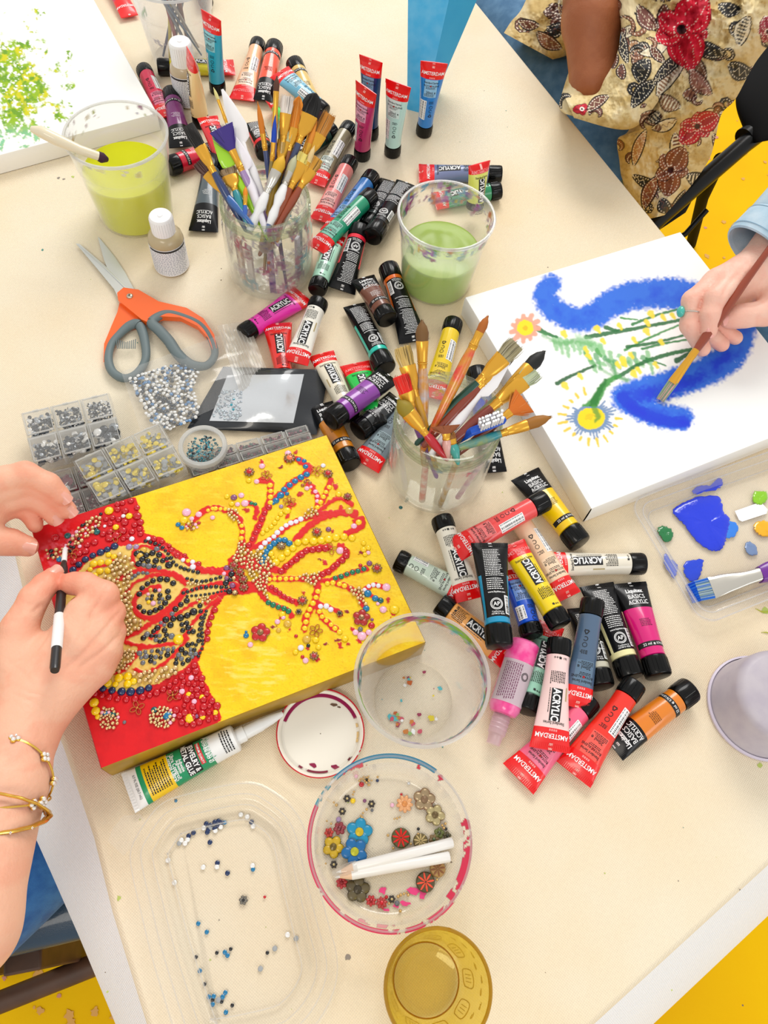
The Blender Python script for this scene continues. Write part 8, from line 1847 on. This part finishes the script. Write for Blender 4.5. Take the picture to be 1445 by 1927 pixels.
def shirt_cols(Q):
    C = np.zeros(Q.shape[:-1]+(3,))+np.array(rgb(228, 206, 152)); C = over(C, np.clip((fbm(Q, 26, 5)-.45)*4, 0, .8), (196, 164, 96)); C = over(C, np.clip((fbm(Q, 5, 7)-.55)*5, 0, .5), (180, 148, 84)); C = over(C, np.clip((fbm(Q, 40, 9)-.52)*5, 0, .7), (240, 224, 184))
    rs = random.Random(8)
    for k in range(95):
        x, y = rs.uniform(930, 1460), rs.uniform(-60, 420)
        if k % 2: C = leaf(Q, C, x, y, rs.uniform(26, 58), rs.uniform(6, 13), rs.uniform(0, 6.3), rs.choice([BRN, BLK_, (150, 104, 78), CRL, (176, 130, 90)]), rs.choice([CRL, BRN]), rs.choice(['stripe', 'd']))
        C = curl(Q, C, x, y, rs.uniform(9, 24), rs.uniform(0, 6), rs.uniform(4, 9), rs.uniform(2.5, 5.5), rs.choice([BRN, BLK_, (150, 96, 66), BRN]))
    for x, y, L_, w, a, c1, c2, rb in [(1300, 78, 72, 14, .35, BLK_, CRL, 'd'), (1296, 98, 60, 16, 1.0, (140, 96, 70), CRL, 'd'), (1292, 104, 95, 15, 2.2, (240, 230, 210), (150, 110, 80), 'stripe'), (1302, 90, 100, 10, 2.4, BLK_, CRL, 'd'), (1300, 130, 62, 15, .9, (150, 100, 84), (220, 190, 170), 'd'), (1220, 110, 50, 17, 1.9, BLK_, CRL, 'd'), (1235, 150, 70, 13, 2.3, BLK_, CRL, 'd'), (1240, 180, 46, 14, .5, (150, 110, 80), CRL, 'stripe'), (1145, 180, 50, 9, 2.5, BRN, CRL, 'd'), (1410, 30, 60, 14, 1.9, CRL, BLK_, 'stripe'), (1370, 120, 50, 16, .4, BLK_, CRL, 'd'), (1215, 245, 70, 9, 1.9, (200, 150, 110), CRL, 'd'), (1270, 250, 60, 12, 1.3, CRL, BRN, 'stripe'), (1190, 330, 60, 9, .4, BLK_, CRL, 'd'), (1240, 330, 70, 12, 2.0, (150, 90, 60), CRL, 'd'), (1290, 330, 50, 14, .2, BLK_, CRL, 'stripe'), (1010, 60, 56, 12, .6, (150, 100, 70), CRL, 'd'), (975, 40, 40, 9, .2, BRN, CRL, 'd'), (1200, 10, 60, 14, .9, (120, 70, 60), CRL, 'd'), (1350, 10, 46, 12, .2, BLK_, CRL, 'd'), (1170, 60, 60, 8, 1.4, BLK_, CRL, 'd'), (1160, 100, 30, 9, 1.8, BRN, BLK_, 'd'), (1170, 120, 30, 8, 1.5, BRN, BLK_, 'd')]: C = leaf(Q, C, x, y, L_, w, a, c1, c2, 'stripe' if rb == 'stripe' else 'd')
    C = petalflower(Q, C, 1282, 56, 72, 5, .15, REDF, (176, 6, 40), wd=.44); C = petalflower(Q, C, 1312, 238, 42, 5, .9, (200, 16, 50), (140, 10, 40)); C = petalflower(Q, C, 1262, 320, 46, 5, .3, (140, 76, 44), (110, 56, 34)); C = petalflower(Q, C, 1050, 22, 26, 5, .3, (92, 50, 40), (60, 34, 30)); C = petalflower(Q, C, 1095, 205, 16, 5, .3, (210, 20, 50), (140, 6, 30), dots=False); C = petalflower(Q, C, 1445, 60, 28, 5, 2., (176, 60, 80), (140, 10, 40))
    return C
SHM = mat('shirt_cotton', (228, 206, 152), rough=.8, vcol=True, bump=(1800, .3, .0004))
sh = MB()
pillow([(1130, -160), (1155, -40), (1180, 60), (1200, 150), (1185, 240), (1162, 262), (1165, 300), (1172, 345), (1195, 385), (1222, 412)], [(1560, -160), (1500, -40), (1470, 50), (1420, 120), (1384, 186), (1358, 214), (1346, 260), (1334, 300), (1300, 350), (1250, 405)], [.10, .10, .07, .02, -.02, -.06, -.12, -.18, -.22, -.24], .085, 420, 360, SHM, .6, shirt_cols, .016, 1, sh)
pillow([(1140, -60), (1168, 40), (1160, 104), (1138, 148), (1118, 178), (1060, 176)], [(1330, -40), (1290, 70), (1262, 140), (1232, 200), (1180, 244), (1080, 222)], [.10, .10, .09, .07, .05, .03], .045, 280, 240, SHM, .5, shirt_cols, .008, 4, sh)
pillow([(1078, 112), (1062, 160), (1052, 200), (1062, 214)], [(1098, 118), (1108, 160), (1120, 208), (1098, 224)], [.02, .015, .01, .01], .02, 80, 90, SHM, .5, shirt_cols, .004, 6, sh)
sh.build('shirt', p2)
sh = MB(); pillow([(1020, -80), (985, 10), (962, 40), (948, 62)], [(1150, -60), (1100, 60), (1072, 100), (1040, 112)], [-.02, -.06, -.09, -.1], .04, 200, 140, SHM, .6, shirt_cols, .012, 7, sh); sh.build('shirt_tail', p2)
b = MB(); b.tube([W(900, 20, -.22), W(980, 90, -.2), W(1060, 190, -.19), W(1130, 290, -.2), W(1180, 370, -.22)], [.085, .085, .09, .09, .08], DND, 36); b.tube([W(1150, 200, -.2), W(1100, 110, -.2), W(1020, 10, -.2)], [.09, .085, .08], DND, 36); b.build('jeans', p2)

# ================================================================ chairs
BLKM = mat('chair_metal', (16, 17, 18), rough=.3, spec=.3); VIN = mat('chair_vinyl', (30, 64, 90), rough=.32, coat=.3, bump=(700, .5, .0008)); VINB = mat('chair_black', (12, 12, 14), rough=.7, spec=.12); WDD = mat('chair_wood', (92, 62, 44), rough=.5, noise=(30, .6, (60, 40, 30)))
ch = thing('folding_chair', tuple(W(1330, 330, -TZ)), 'black folding chair with tubular frame behind the person in the floral shirt', 'chair')
b = MB(); pillow([(1432, 40), (1402, 120), (1384, 186), (1396, 236), (1416, 270)], [(1620, 40), (1600, 150), (1560, 230), (1520, 260), (1460, 262)], [-.16, -.17, -.18, -.19, -.2], .02, 60, 60, VINB, .6, mb=b); b.build('backrest', ch)
b = MB(); b.tube([W(1560, 150, -.15), W(1400, 272, -.20), W(1240, 410, -.26), W(1180, 470, -.29)], [.018, .0165, .0165, .0165], BLKM, 20); b.tube([W(1560, 140, -.15), W(1400, 262, -.198)], [.021, .021], BLKM, 20); b.build('frame', ch)
b = MB(); b.tube([W(1355, 300, -.25), W(1322, 372, -.45), W(1300, 460, -.735)], .013, VINB, 16); b.build('leg', ch)
b = MB(); b.tube([W(1330, 395, -.42), W(1290, 440, -.46), W(1240, 470, -.5)], .006, BLKM, 12); b.build('brace', ch)
b = MB(); pillow([(1180, 330), (1190, 390), (1230, 440)], [(1330, 300), (1310, 360), (1290, 400)], [-.36, -.36, -.36], .015, 30, 30, VINB, .6, mb=b); b.build('seat', ch)
ch = thing('wooden_chair', tuple(W(40, 1850, -TZ)), 'wooden chair with dark blue vinyl seat under the person at the left', 'chair')
b = MB(); pillow([(-260, 1640), (-120, 1660), (0, 1690), (110, 1600), (150, 1560)], [(-260, 1850), (-120, 1824), (0, 1805), (90, 1784), (205, 1756)], [-.30]*5, .022, 60, 70, VIN, .8, mb=b); b.build('seat', ch)
b = MB(); b.tube([W(-250, 1985, -.52), W(0, 1886, -.50), (W(210, 1803, -.48))], .014, WDD, 16, flat=.8); b.build('stretcher', ch)
for (x, y) in ((42, 1800), (-230, 1850), (170, 1500), (-200, 1480)):
    p = W(x, y, -.32); b = MB(); b.box((p.x, p.y, (p.z)/2), (.042, .034, p.z), WDD, .3); b.build('leg', ch, bevel=.003)
ch = thing('wooden_chair', tuple(W(930, -40, -TZ)), 'dark wooden chair leg glimpsed at the top beside the table', 'chair')
b = MB(); p = W(936, 10, -.3); b.box((p.x, p.y, p.z/2), (.035, .035, p.z), WDD, .2); b.build('leg', ch); b = MB(); p = W(960, -90, -.3); b.box((p.x, p.y, p.z), (.30, .28, .03), VINB, .5); b.build('seat', ch)
